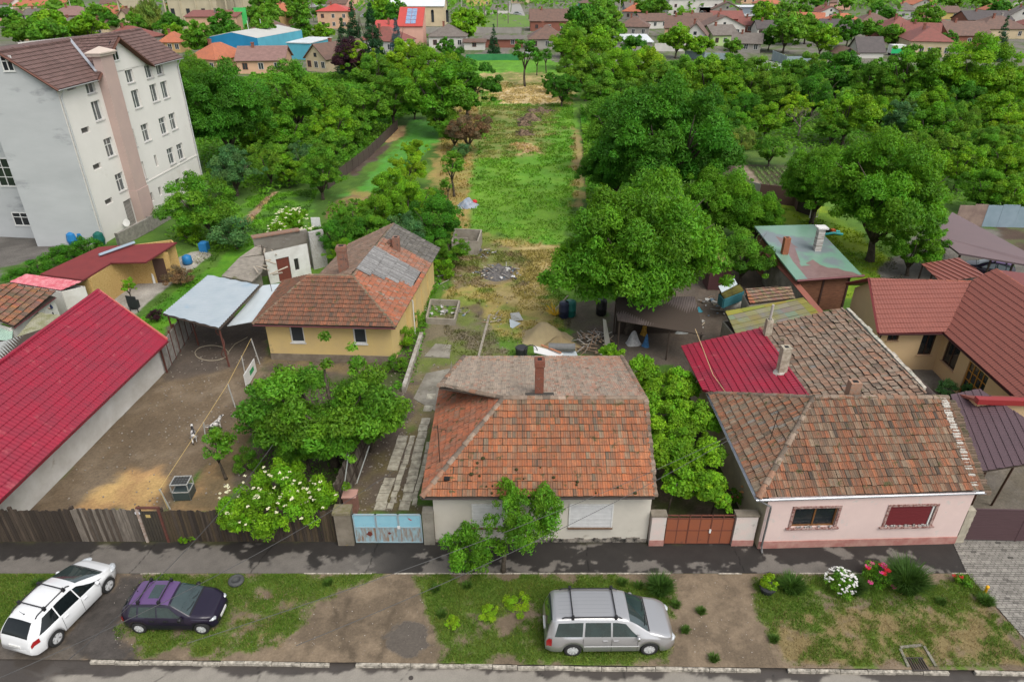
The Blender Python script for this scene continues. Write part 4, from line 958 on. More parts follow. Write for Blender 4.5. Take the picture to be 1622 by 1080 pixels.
 fan = MB(); q = f.p(a-.1,.425,z); fan.mesh([q+f.d*(.26*math.cos(t_))+Vector((0,0,.26*math.sin(t_))) for t_ in [k*math.pi/8 for k in range(16)]], [tuple(range(16))]); fan.build('fan_grille', mat('soot_hole_black', (.012,.012,.012)), ao)
 a, z = f.hit(193,353); sd_ = MB(); c_ = f.p(a,.5,z); sd_.lathe([(.05,0),(.3,.04),(.36,.08),(.33,.08),(.04,.03)], (0,0,0), 14)
 M = Matrix.Translation(c_) @ Matrix.Rotation(R(65), 4, 'X') ; sd_.v = [tuple(M @ Vector(p)) for p in sd_.v]; sd_.tube([c_, f.p(a,0,z-.1)], .03, 5); sd_.build('satellite_dish', mat('ac_casing', (.55,.55,.53)), t)
 ln = MB(); f.box(ln, 8.0, f.L, .002, .05, 3.15, 3.27); ln.build('string_course', wh, t)
block()
# ---------------------------------------------------------------- trees and shrubs
def leafmat(name, c, hv=1.0):
 return mat(name, c, rough=.62, spec=.28, attr=True, trans=.38)
LM = {
 'walnut': leafmat('leaf_walnut', (0.103,0.276,0.011)), 'dark': leafmat('leaf_dark', (0.061,0.212,0.011)), 'mid': leafmat('leaf_mid', (0.108,0.269,0.015)),
 'bright': leafmat('leaf_bright', (0.155,0.336,0.011)), 'lime': leafmat('leaf_lime', (0.225,0.402,0.013)), 'olive': leafmat('leaf_olive', (0.134,0.287,0.018)),
 'blue': leafmat('leaf_bluegreen', (0.086,0.209,0.061)), 'purple': leafmat('leaf_purple', (0.052,0.017,0.028)), 'brown': leafmat('leaf_brown', (0.209,0.142,0.072)),
 'spruce': leafmat('leaf_spruce', (0.095,0.161,0.174)), 'conifer': leafmat('leaf_conifer', (0.028,0.095,0.031)), 'willow': leafmat('leaf_willow', (0.198,0.293,0.046)),
}
BARK = mat('bark', (.10,.08,.06), (.05,.04,.03), 5, .8, rough=.95, bump=.8, bscale=14)
def crown_mesh(name, seed, n, Rx, Rz, leaf, ncl, cr, flat=.62, asp=.5, droop=0., shape='round', inner=.35, lump=.22, var=.28, upb=.35):
 r = np.random.RandomState(seed)
 d = r.normal(size=(ncl, 3)); d /= np.linalg.norm(d, axis=1)[:, None]
 rad = r.uniform(inner, 1, ncl)**.6
 az = np.arctan2(d[:,1], d[:,0]); lobes = 1 + lump*(np.sin(az*2+seed)*.5+np.sin(az*3+seed*1.7)*.5+np.sin(az*5+seed*2.3)*.35)*(1-abs(d[:,2])*.5)
 C = d*rad[:, None]*np.array([Rx, Rx, Rz]); C[:, :2] *= lobes[:, None]
 C[:, 2] = np.where(C[:, 2] < 0, C[:, 2]*flat, C[:, 2]); C[:, 2] += r.normal(size=ncl)*cr*.25
 if shape == 'cone':
  h = r.uniform(0, 1, ncl)**1.25; a = r.uniform(0, 6.28, ncl); q = (1-h)*Rx*(.55+.45*r.uniform(0,1,ncl)**.4)
  C = np.stack([q*np.cos(a), q*np.sin(a), h*Rz*2-Rz], 1)
 if shape == 'column':
  h = r.uniform(-1, 1, ncl); a = r.uniform(0, 6.28, ncl); q = Rx*np.sqrt(1-np.abs(h)**2.5)*r.uniform(.4,1,ncl)
  C = np.stack([q*np.cos(a), q*np.sin(a), h*Rz], 1)
 crs = cr*r.uniform(.55, 1.3, ncl)
 if shape == 'round':
  ex = r.rand(ncl) < .22; C[ex] *= r.uniform(1.08, 1.3, ex.sum())[:, None]; crs[ex] *= .5
 if shape == 'cone': crs *= (.45+.8*(1-h))
 k = r.choice(ncl, n, p=crs**2/np.sum(crs**2))
 o = r.normal(size=(n, 3)); o /= np.linalg.norm(o, axis=1)[:, None]
 low = o[:, 2] < -.2; o[low, 2] *= .4
 rr = r.uniform(.35, 1.05, n)**.55 * (1+.18*np.sin(o[:,0]*7+k)*np.cos(o[:,1]*6+k))
 P = C[k] + o*(rr*crs[k])[:, None]*np.array([1, 1, .86])
 if droop: P[:, 2] -= droop*crs[k]*(rr**2)*np.hypot(o[:,0], o[:,1])**2
 nrm = o + r.normal(size=(n, 3))*.55 + np.array([0, 0, upb]); nrm /= np.linalg.norm(nrm, axis=1)[:, None]
 t = np.cross(nrm, r.normal(size=(n, 3))); t /= np.linalg.norm(t, axis=1)[:, None]
 t[:, 2] -= .25+droop; t /= np.linalg.norm(t, axis=1)[:, None]
 b = np.cross(nrm, t); b /= np.linalg.norm(b, axis=1)[:, None]
 L = leaf*r.uniform(.6, 1.25, n)[:, None]
 V = np.stack([P - t*L*.5, P + b*L*asp*.5 + nrm*L*.08, P + t*L*.5, P - b*L*asp*.5 + nrm*L*.08], 1).reshape(-1, 3)
 cv = r.uniform(1-var, 1+var, ncl)[k]*r.uniform(.7, 1.3, n); yl = (r.uniform(0, 1, ncl)[k]-.5)*.3 + r.normal(size=n)*.08
 cols = np.stack([cv*(1+yl), cv, cv*(1-yl*.5)], 1)
 me_o = fastmesh(name, V, None, np.clip(cols, .1, 3), LM['mid'])
 me = me_o.data; bpy.data.objects.remove(me_o); return me
def trunk_mesh(name, seed, h, r0, spread, up, nb=6, sub=3):
 rnd = random.Random(seed); m = MB()
 p = Vector((0,0,-.15)); pts = [p.copy()]; rs = [r0*1.35]; lean = Vector((rnd.uniform(-.12,.12), rnd.uniform(-.12,.12), 1))
 n = 4
 for i in range(n): p = p + lean*(h+.15)/n + Vector((rnd.uniform(-.04,.04)*h,rnd.uniform(-.04,.04)*h,0)); pts.append(p.copy()); rs.append(r0*(1-.12*i))
 m.tube(pts, rs, 8); top = p
 for b in range(nb):
  a = 2*math.pi*b/nb + rnd.uniform(-.4,.4); q = top - lean*rnd.uniform(0,.25)*h; P = [q.copy()]; Rr = [r0*.6]
  d = Vector((math.cos(a)*spread, math.sin(a)*spread, up))*rnd.uniform(.7,1.0); 
  for i in range(4): q = q + d*.25 + Vector((rnd.uniform(-1,1),rnd.uniform(-1,1),rnd.uniform(-.3,.6)))*spread*.06; P.append(q.copy()); Rr.append(r0*(.48-.1*i))
  m.tube(P, Rr, 6)
  for s_ in range(sub):
   i = rnd.randint(1,3); q = P[i].copy(); a2 = a+rnd.uniform(-1.1,1.1); e = q + Vector((math.cos(a2)*spread*.5, math.sin(a2)*spread*.5, up*rnd.uniform(.1,.5)))
   m.tube([q, q.lerp(e,.5)+Vector((0,0,.05*up)), e], [r0*.22, r0*.15, r0*.05], 5)
 o = m.build(name, BARK, smooth=True, org=(0,0,0)); me = o.data; bpy.data.objects.remove(o); return me
PROTO = {}
def proto(kind, variants, R, kc, th, **k):
 """R crown radius, kc crown centre height"""
 L = []
 for s in variants:
  cm = crown_mesh('crown_'+kind, s, Rx=R, **k)
  tm = trunk_mesh('trunk_'+kind, s, th, R*.062+.03, R*.75, (kc-th)+k.get('Rz', R)*.45, 6 if R > 2 else 4)
  L.append((cm, tm))
 PROTO[kind] = (L, R, kc)
proto('big', (1,2,3), 4.5, 5.6, 1.9, n=110000, Rz=3.6, leaf=.245, ncl=170, cr=.85, droop=.35, asp=.36, inner=.25, lump=.25, var=.22)
proto('med', (4,5,6,7), 2.6, 3.1, 1.0, n=36000, Rz=2.3, leaf=.165, ncl=80, cr=.58, droop=.15, asp=.45, lump=.3)
proto('mid', (8,9,10,11), 3.2, 3.6, 1.2, n=22000, Rz=2.8, leaf=.28, ncl=80, cr=.66, droop=.1, asp=.5, lump=.3)
proto('far', (12,13,14), 3.8, 4.4, 1.6, n=3600, Rz=3.6, leaf=.85, ncl=48, cr=1.0, asp=.55, lump=.3)
proto('shrub', (15,16,17), 1.15, .85, .25, n=5200, Rz=.95, leaf=.13, ncl=34, cr=.34, asp=.45, lump=.3)
proto('sapling', (18,19), .8, 2.1, 1.2, n=1800, Rz=.8, leaf=.16, ncl=22, cr=.26, lump=.3)
proto('cone', (20,21), 1.7, 4.0, .6, n=7000, Rz=4.0, leaf=.34, ncl=150, cr=.5, shape='cone', asp=.3, droop=.3)
proto('tall', (22,23), 2.0, 5.2, 1.5, n=6000, Rz=4.4, leaf=.5, ncl=70, cr=.75, shape='column')
proto('willow', (24,), 4.6, 4.6, 1.5, n=9000, Rz=4.0, leaf=1.1, ncl=90, cr=1.0, asp=.16, droop=1.1)
NTREE = 0
def tree(kind, x, y, R, col, label, group=None, name='tree', cat='tree', sz=1.0, seed=None, lean=None, zb=0):
 global NTREE
 L, R0, kc = PROTO[kind]; NTREE += 1; rnd = random.Random(seed if seed is not None else NTREE*7+3)
 cm, tm = L[rnd.randrange(len(L))]; s = R/R0
 t = bpy.data.objects.new(name, None); COL.objects.link(t); t.location = (x, y, zb); t.rotation_euler = (0, 0, rnd.uniform(0, 6.28)); t.scale = (s, s, s*sz)
 tag(t, label, cat, group)
 c = bpy.data.objects.new('crown', cm); COL.objects.link(c); c.parent = t; c.location = (0, 0, kc)
 c.material_slots[0].link = 'OBJECT'; c.material_slots[0].material = LM[col]
 q = bpy.data.objects.new('trunk', tm); COL.objects.link(q); q.parent = t
 return t
PLACED = []
def tpx(kind, u, v, rpx, col, label, group=None, sz=1.0, **k):
 """crown centre and radius as measured on the photograph -> tree on the ground"""
 L, R0, kc = PROTO[kind]; z = 3.; 
 for i in range(25):
  p = W(u, v, z); de = p.y*_c + (CAM_H-z)*_s; Rr = rpx*de/1081; z = .5*z + .5*min(16, kc/R0*Rr*sz)
 PLACED.append((p.x, p.y, Rr)); return tree(kind, p.x, p.y, Rr, col, label, group, sz=sz, **k)
# --- singled out trees near the camera
tpx('big', 1008, 392, 124, 'walnut', 'huge leafy walnut tree beside the rubble lot, left of the brown shed', seed=1)
tpx('big', 1140, 322, 62, 'walnut', 'rounded walnut crown behind the huge walnut, left of the green roof')
tpx('big', 1200, 340, 42, 'walnut', 'small walnut crown touching the upper left corner of the green roof')
tpx('med', 1178, 405, 42, 'mid', 'drooping fine leaved tree above the small tiled shed')
tpx('big', 1048, 225, 108, 'dark', 'very large dark tree at the right edge of the mown field', seed=4)
tpx('big', 990, 200, 62, 'mid', 'round dark green tree leaning over the mown field')
tpx('big', 975, 265, 50, 'dark', 'dense tree at the field edge above the huge walnut')
tpx('big', 1408, 300, 98, 'walnut', 'wide walnut tree with leaning trunk on the lawn left of the brown carport', seed=2)
tpx('big', 1300, 285, 58, 'walnut', 'bushy walnut crown standing above the brown garden fence')
tpx('med', 1450, 390, 42, 'walnut', 'low hanging walnut boughs above the striped metal porch roof')
tpx('big', 348, 172, 74, 'dark', 'big dark tree close to the right side of the tall apartment block', seed=3)
tpx('big', 300, 130, 45, 'mid', 'bright tree top rising behind the corner of the apartment block')
tpx('med', 466, 152, 54, 'mid', 'broad round tree in front of the orange and brown roofs')
tpx('med', 322, 325, 52, 'mid', 'tree by the stone wall at the foot of the apartment block')
tpx('med', 368, 268, 36, 'blue', 'blue-green tree left of the yellowish bush behind the lawn')
tpx('med', 425, 255, 34, 'olive', 'yellowish bushy tree at the head of the left lawn')
tpx('med', 506, 272, 38, 'mid', 'loose green fruit tree beside the emerald crop strip')
tpx('shrub', 370, 372, 33, 'blue', 'round dark bush on the lawn left of the ruined white shed', cat='bush', name='bush')
tpx('shrub', 300, 372, 20, 'bright', 'bright small shrub by the stone wall above the dark red roof', cat='bush', name='bush')
tpx('shrub', 118, 470, 26, 'bright', 'green ball shaped shrub beside the raspberry barn gable', cat='bush', name='bush')
tpx('med', 515, 640, 104, 'mid', 'large bushy fruit tree in front of the yellow house', seed=5)
tpx('med', 582, 655, 62, 'mid', 'right hand fruit tree beside the narrow slab track')
tpx('med', 480, 690, 58, 'mid', 'low dark fruit tree between the elder and the large fruit tree')
tpx('shrub', 418, 670, 48, 'dark', 'dark climbing shrub left of the large fruit tree', cat='bush', name='bush')
tpx('shrub', 390, 730, 22, 'mid', 'low bush behind the elder near the straw strip', cat='bush', name='bush')
tpx('sapling', 345, 705, 26, 'mid', 'thin young tree beside the rope fence of the dirt yard', seed=2)
tpx('med', 740, 205, 30, 'brown', 'brownish withering tree on the left side of the field')
tpx('med', 718, 208, 24, 'mid', 'green tree half hidden by the brownish withering tree')
tpx('sapling', 718, 260, 20, 'mid', 'young tree with thin trunk on the dry strip left of the field')
tpx('sapling', 708, 292, 10, 'mid', 'tiniest sapling on the dry strip left of the field')
tpx('shrub', 733, 240, 14, 'blue', 'small greyish shrub below the brownish withering tree', cat='bush', name='bush')
for (u, v, r, c, l) in ((656,238,18,'lime','top small lime tree of the row above the yellow house'),(648,268,26,'lime','second lime-green tree of the row beside the dry strip'),
 (622,300,32,'bright','bright tree with pale blossom right of the emerald crop strip'),(598,335,30,'bright','bushy fruit tree in the middle of the tree row'),(648,322,34,'bright','leafy tree beside the lower end of the dry strip'),
 (560,345,28,'mid','left hand tree of the row above the yellow house'),(690,350,40,'dark','dark round tree left of the blue tarpaulin'),(640,372,36,'blue','dark tree touching the back of the yellow house roof'),
 (590,372,32,'mid','tree just above the left slope of the yellow house roof'),(532,372,36,'dark','dark bushy tree right of the flowering elder'),(712,395,26,'mid','bush between the yellow house and the concrete tank'),
 (545,400,24,'bright','bright low tree beside the yellow house chimney'),(668,395,26,'dark','low dark tree behind the rear gable of the yellow house')):
 tpx('med', u, v, r, c, l)
tpx('shrub', 648, 505, 20, 'mid', 'upper shrub growing along the right wall of the yellow house', cat='bush', name='bush')
tpx('shrub', 640, 535, 20, 'bright', 'middle shrub growing along the right wall of the yellow house', cat='bush', name='bush')
tpx('shrub', 628, 575, 18, 'mid', 'low shrub by the corner of the yellow house', cat='bush', name='bush')
tpx('shrub', 702, 425, 20, 'bright', 'weedy bush left of the concrete tank', cat='bush', name='bush')
# street tree
def street_tree():
 t = thing('tree', 'small street tree with two crowns leaning in front of the grey house', 'tree', tuple(W(797,905)))
 b = W(797,905); m = MB()
 fork = b + Vector((.1,.1,1.25)); m.tube([b+Vector((0,0,-.1)), b+Vector((.02,0,.5)), fork], [.13,.1,.085], 8)
 m.tube([fork, fork+Vector((.35,.05,.9)), fork+Vector((.75,.1,2.0))], [.08,.055,.02], 6); m.tube([fork, fork+Vector((-.45,-.1,.25)), fork+Vector((-1.5,-.25,.15))], [.07,.05,.015], 6)
 m.tube([fork+Vector((.2,0,.4)), fork+Vector((.05,0,1.2)), fork+Vector((-.2,.1,1.9))], [.05,.035,.012], 6); m.tube([fork+Vector((.35,.05,.9)), fork+Vector((1.1,0,1.1))], [.04,.012], 5)
 m.build('trunk', BARK, t, smooth=True)
 def lobe(u, v, z, R, n, seed, name='crown'):
  c = W(u, v, z); me = crown_mesh('crown_street', seed, n, R, R*1.15, .13, 60, R*.27, droop=.6, asp=.4, lump=.4)
  o = bpy.data.objects.new(name, me); COL.objects.link(o); o.parent = t; o.location = c - b; o.material_slots[0].link = 'OBJECT'; o.material_slots[0].material = LM['mid']
 lobe(836,822,2.9,1.2,12500,51); lobe(744,868,1.6,1.0,8500,52); lobe(800,775,3.4,.5,1300,53) ; lobe(862,795,3.3,.7,3000,54)
street_tree()
# elders with cream flower plates
def elder(name_label, spots, nfl, z, seed, ls=.13, fr=.095):
 base = W(spots[0][0], spots[0][1], z); t = thing('elder_bush', name_label, 'bush', (base.x, base.y, 0)); rnd = random.Random(seed); r = np.random.RandomState(seed)
 tk = MB()
 fl = MB()
 for i, (u, v, R, n) in enumerate(spots):
  c = W(u, v, z); me = crown_mesh('crown_elder', seed+i, n, R, R*.8, ls, 30, R*.33, droop=.3, asp=.42, lump=.3)
  o = bpy.data.objects.new('crown', me); COL.objects.link(o); o.parent = t; o.location = c - Vector((base.x, base.y, 0)); o.material_slots[0].link = 'OBJECT'; o.material_slots[0].material = LM['bright']
  tk.tube([(base.x+rnd.uniform(-.1,.1), base.y+rnd.uniform(-.1,.1), -.1), ((base.x+c.x)/2, (base.y+c.y)/2, z*.6), tuple(c)], [.07,.05,.02], 6)
  for k in range(int(nfl*n/sum(s[3] for s in spots))):
   a = rnd.uniform(math.pi*.85, math.pi*2.15); e = rnd.uniform(-.1, 1.35); p = c + Vector((math.cos(a)*math.cos(e), math.sin(a)*math.cos(e), math.sin(e)*.8))*R*rnd.uniform(.95,1.22)
   for j in range(7):
    q = p + Vector((rnd.uniform(-1,1)*fr*.7, rnd.uniform(-1,1)*fr*.7, rnd.uniform(0,.03))); s_ = fr*rnd.uniform(.25,.5)
    fl.face([q+Vector((math.cos(w_)*s_, math.sin(w_)*s_, rnd.uniform(-.01,.03))) for w_ in (0,1.26,2.5,3.77,5.0)], None)
 tk.build('stem', BARK, t, smooth=True); fl.build('flowers', mat('cream_flowers', (.72,.70,.48), rough=.8, trans=.2), t)
elder('big elder bush covered in cream flower heads hanging over the dark fence', [(440,775,1.45,15000),(385,795,1.05,9500),(490,790,1.15,10000),(430,815,1.1,8000),(375,825,.6,2500)], 75, 1.7, 61)
elder('white flowering elder behind the ruined white shed', [(462,350,1.35,6000),(440,365,.8,2500),(490,372,.8,2500)], 75, 2.6, 71, .2, .17)
# vine thicket between the two houses
def vine():
 t = thing('vine_thicket', 'bright lime-green vine thicket filling the gap between grey and pink houses', 'vine', (8, 26, 0)); spots = []
 for (u, v, z, R, n) in ((1020,590,2.4,1.1,5000),(1050,625,2.5,1.2,6000),(1080,610,2.4,1.0,4500),(1050,675,2.3,1.2,6500),(1095,665,2.3,1.15,6000),(1065,720,2.1,1.0,5000),(1105,720,2.2,1.1,5500),(1085,765,1.8,.9,3500),(1125,765,2.0,.8,3500),(1145,795,1.7,.45,1200),(970,560,1.5,.7,2500)):
  c = W(u, v, z); me = crown_mesh('crown_vine', int(u+v), int(n*1.6), R, R*.75, .13, 34, R*.32, asp=.75, lump=.3, upb=.8)
  o = bpy.data.objects.new('foliage', me); COL.objects.link(o); o.parent = t; o.location = c - Vector((8,26,0)); o.material_slots[0].link = 'OBJECT'; o.material_slots[0].material = LM['bright']
 m = MB(); rnd = random.Random(1)
 for k in range(9): x, y = rnd.uniform(7,10), rnd.uniform(24,30); m.tube([(x,y,-.1),(x+.1,y,1.2),(x+rnd.uniform(-.4,.4),y+rnd.uniform(-.3,.3),2.2)], [.05,.04,.02], 6)
 m.build('stem', BARK, t, smooth=True)
vine()
# --- middle distance: trees read off the photograph one by one
MID = [(575,168,40,'mid'),(530,205,34,'mid'),(622,152,42,'mid'),(700,150,56,'mid'),(738,140,40,'dark'),(682,108,40,'mid'),(640,92,30,'mid'),(590,120,30,'mid'),(722,100,26,'dark'),
 (525,238,32,'mid'),(450,215,30,'mid'),(480,248,28,'blue'),(395,215,30,'mid'),(560,95,26,'mid'),(655,120,34,'bright'),(520,165,30,'mid'),(560,205,24,'mid'),(655,165,22,'dark'),
 (700,190,26,'mid'),(455,270,22,'mid'),(410,170,28,'mid'),(420,205,22,'dark'),
 (945,90,38,'mid'),(900,75,30,'bright'),(890,142,24,'dark'),(930,118,32,'mid'),(980,112,38,'mid'),(1020,105,34,'mid'),(960,150,30,'mid'),(1040,130,34,'olive'),(1080,125,34,'mid'),(1000,85,26,'dark'),(905,110,24,'mid'),(870,130,14,'dark'),
 (1120,130,38,'bright'),(1115,175,34,'mid'),(1150,150,34,'mid'),(1190,140,30,'olive'),(1160,195,28,'mid'),(1235,150,34,'mid'),(1215,190,26,'bright'),(1290,150,34,'dark'),(1255,120,28,'mid'),(1330,118,34,'dark'),(1380,132,36,'mid'),
 (1440,118,50,'mid'),(1492,128,34,'mid'),(1552,112,58,'mid'),(1600,140,36,'bright'),(1345,182,38,'bright'),(1395,178,26,'mid'),(1430,190,30,'blue'),(1478,200,32,'mid'),(1520,195,34,'mid'),(1575,180,36,'bright'),(1612,205,28,'mid'),
 (1560,232,34,'mid'),(1600,255,34,'mid'),(1525,262,32,'bright'),(1560,300,36,'mid'),(1600,310,34,'bright'),(1510,235,28,'olive'),(1175,225,26,'willow'),(1222,238,24,'mid'),(1130,205,30,'dark'),(1200,112,24,'olive'),(1160,108,24,'mid'),
 (1285,110,24,'mid'),(1410,150,26,'olive'),(1260,170,26,'mid'),(1320,205,22,'mid'),(1180,170,26,'dark'),(1480,165,26,'bright'),(1530,160,26,'dark'),(1450,225,24,'mid'),(1620,165,30,'mid'),(1590,225,26,'olive')]
for i, (u, v, r, c) in enumerate(MID):
 if c == 'mid': c = ('mid','bright','mid','walnut','olive','bright','lime')[i % 7]
 cn = {'mid':'green','dark':'dark green','bright':'bright green','olive':'olive green','blue':'bluish green','willow':'pale willowy','walnut':'fresh green','lime':'lime green'}[c]
 side = 'in the left gardens' if u < 790 else ('behind the large field-edge tree' if u < 1100 else 'in the right-hand gardens')
 tpx(('mid','mid','med')[i % 3], u, v, r*(1.0,1.12,.92)[i % 3], c, f'{cn} bushy fruit tree {side}', 'fruit trees of the back gardens')
tpx('tall', 790, 103, 1, 'mid', 'x') if False else None
for (u, v, r, l) in ((832,82,20,'larger thin tree standing on the far green strip'),(851,92,10,'narrow young tree in the middle of the far green strip'),(866,88,10,'right hand young tree on the far green strip')): tpx('sapling', u, v, r, 'dark', l)
# bare grey tree
def bare():
 p = W(1263,218); t = thing('bare_tree', 'leafless grey tree standing in the right-hand garden', 'tree', tuple(p)); m = MB(); rnd = random.Random(5)
 m.tube([p+Vector((0,0,-.1)), p+Vector((.1,0,1.4))], [.16,.12], 7); top = p+Vector((.1,0,1.4))
 def br(q, d, l, r, n):
  e = q+d*l; m.tube([q, q.lerp(e,.5)+Vector((rnd.uniform(-.1,.1)*l,rnd.uniform(-.1,.1)*l,0)), e], [r, r*.75, r*.5], 4)
  if n == 0: return
  for k in range(3): br(e, (d+Vector((rnd.uniform(-.8,.8),rnd.uniform(-.8,.8),rnd.uniform(-.1,.5)))).normalized(), l*.72, r*.5, n-1)
 for k in range(5): br(top, Vector((math.cos(k*1.26),math.sin(k*1.26),1.0)).normalized(), 1.2, .08, 4)
 m.build('branches', mat('grey_bark', (.20,.16,.14), rough=.9), t)
bare()
# --- undergrowth: nobody could count it
def undergrowth():
 polys = [([(400,120),(760,120),(745,160),(640,185),(520,285),(420,310),(330,290),(300,180)], 1.5, .9), ([(1090,100),(1640,110),(1700,330),(1500,330),(1340,250),(1140,240),(930,130),(920,110)], 2.0, 1.0),
             ([(520,330),(700,300),(735,370),(720,400),(690,430),(620,400),(520,400)], 3, .8), ([(330,300),(300,330),(260,375),(330,400),(380,400),(350,340)], 2, .5), ([(400,640),(560,600),(600,640),(540,800),(380,810),(420,700)], 5, .35),
             ([(920,170),(930,330),(890,420),(960,470),(1000,300)], 3, .8), ([(960,480),(1010,470),(1180,430),(1130,360),(1000,360)], .8, .4), ([(1500,250),(1640,260),(1640,330),(1560,330)], 2, .7), ([(655,610),(628,600),(645,480),(700,380),(715,410),(690,470)], 4, .45)]
 r = np.random.RandomState(77); Ps = []
 for P, dens, h in polys:
  Q = wp(P); xs = [p[0] for p in Q]; ys = [p[1] for p in Q]; A = (max(xs)-min(xs))*(max(ys)-min(ys)); n = int(A*dens*9)
  n = min(n, 90000); x = r.uniform(min(xs), max(xs), n); y = r.uniform(min(ys), max(ys), n); k = inpoly(x, y, Q); x, y = x[k], y[k]
  bump = fbm(x, y, 2.6, 5)*1.8-.35; z = np.clip(bump, .02, 1.5)*h*r.uniform(.4, 1, len(x)); Ps.append(np.stack([x, y, z], 1))
 P = np.concatenate(Ps); n = len(P)
 sc = np.clip(P[:, 1]/60, .45, 2.2)*.30
 nrm = r.normal(size=(n, 3))*.6+np.array([0,-.15,1]); nrm /= np.linalg.norm(nrm, axis=1)[:, None]; t = np.cross(nrm, r.normal(size=(n,3))); t /= np.linalg.norm(t, axis=1)[:, None]; b = np.cross(nrm, t)
 L = (sc*r.uniform(.6,1.3,n))[:, None]
 V = np.stack([P-t*L*.6, P+b*L*.3, P+t*L*.6, P-b*L*.3], 1).reshape(-1, 3)
 hue = fbm(P[:,0], P[:,1], 6, 8); g = r.uniform(.6, 1.3, n)
 cols = np.stack([g*(.75+.9*(hue-.3)), g, g*.9], 1)
 o = fastmesh('undergrowth', V, None, np.clip(cols, .1, 2), LM['mid']); tag(o, 'tangled green undergrowth and shrubs covering the back gardens', 'undergrowth', kind='stuff')
undergrowth()
# --- grass blades on the verge and tufts on the lot
def blades(name, n, xr, yr, dens, h, wd, cols, label, seed, zf=None, mname='grass_blade'):
 r = np.random.RandomState(seed); x = r.uniform(*xr, n); y = r.uniform(*yr, n); d = dens(x, y); k = r.uniform(0, 1, n) < d; x, y, d = x[k], y[k], d[k]; n = len(x)
 z = zf(x, y) if zf is not None else np.zeros(n); hh = h*r.uniform(.4, 1.3, n)*(.6+.8*fbm(x, y, .5, 3)); a = r.uniform(0, 6.28, n)
 dx = np.stack([np.cos(a), np.sin(a), a*0], 1)*wd*r.uniform(.6,1.4,n)[:, None]; le = r.normal(size=(n, 3))*.45*hh[:, None]; le[:, 2] = hh
 P = np.stack([x, y, z], 1); V = np.stack([P-dx, P+dx, P+le], 1).reshape(-1, 3)
 m_ = fbm(x, y, .9, 15)*.7 + r.uniform(0, 1, n)*.5; t = ss(m_, .35, .85)[:, None]; c = np.array(cols[0])*(1-t)+np.array(cols[1])*t; c = c*r.uniform(.7, 1.3, n)[:, None]
 o = fastmesh(name, V, None, c, mat('grass_blades', (1,1,1), rough=.75, attr=True, trans=.3), quad=3); return tag(o, label, 'grass', kind='stuff')
vg = lambda x, y: verge_grass(x, y)*(y > kerb_y(x)+.02)*(y < 20.8)
blades('verge_grass', 260000, (-26,27), (16.4,20.8), vg, .11, .012, [(.08,.17,.014),(.16,.21,.03)], 'short rough grass on the verge beside the road', 1, verge_z)
blades('dry_grass', 90000, (-26,27), (16.4,20.8), lambda x, y: np.clip(verge_dry(x, y)*1.0+.12*verge_grass(x,y), 0, 1)*(y > kerb_y(x)+.02)*(.2+.8*ss(fbm(x,y,.6,33),.45,.6)), .10, .011, [(.34,.26,.12),(.24,.18,.08)], 'dry yellow grass lying on the verge near the drain grate', 2, verge_z)

FP = [[(745,395),(765,130),(905,135),(918,300),(905,360),(880,390)], [(690,440),(700,205),(760,130),(745,440)], [(700,560),(715,400),(895,395),(905,520),(800,570)], [(395,310),(505,300),(470,375),(350,400),(250,545),(210,520)], [(1240,330),(1400,380),(1440,460),(1330,470)]]
def meadow():
 r = np.random.RandomState(8); A = []
 for k, P in enumerate(FP):
  Q = wp(P); xs = [p[0] for p in Q]; ys = [p[1] for p in Q]; n = (52000,14000,22000,18000,9000)[k]; x = r.uniform(min(xs), max(xs), n); y = r.uniform(min(ys), max(ys), n); q = inpoly(x, y, Q) & (fbm(x, y, 1.6, 60+k) > .44); A.append(np.stack([x[q], y[q], x[q]*0+k], 1))
 A = np.concatenate(A); n = len(A); x, y = A[:,0], A[:,1]; X = x[None]; C, _ = ground_col(x[None], y[None]); C = C[0]
 h = .10*np.clip(y/50, .6, 1.8)*r.uniform(.5, 1.6, n); a = r.uniform(0, 6.28, n); d = np.stack([np.cos(a), np.sin(a), a*0], 1)*(h*.55)[:, None]; le = r.normal(size=(n,3))*.4*h[:, None]; le[:, 2] = h
 B = np.stack([x, y, x*0], 1); V = np.stack([B-d, B+d, B+le], 1).reshape(-1, 3); c = C*r.uniform(.75, 1.5, n)[:, None]*np.array([1., 1.05, .85])
 tag(fastmesh('meadow_grass', V, None, c, mat('grass_blades', (1,1,1)), quad=3), 'uneven tufts of meadow grass and weeds over the field, lot and lawns', 'grass', kind='stuff')
meadow()
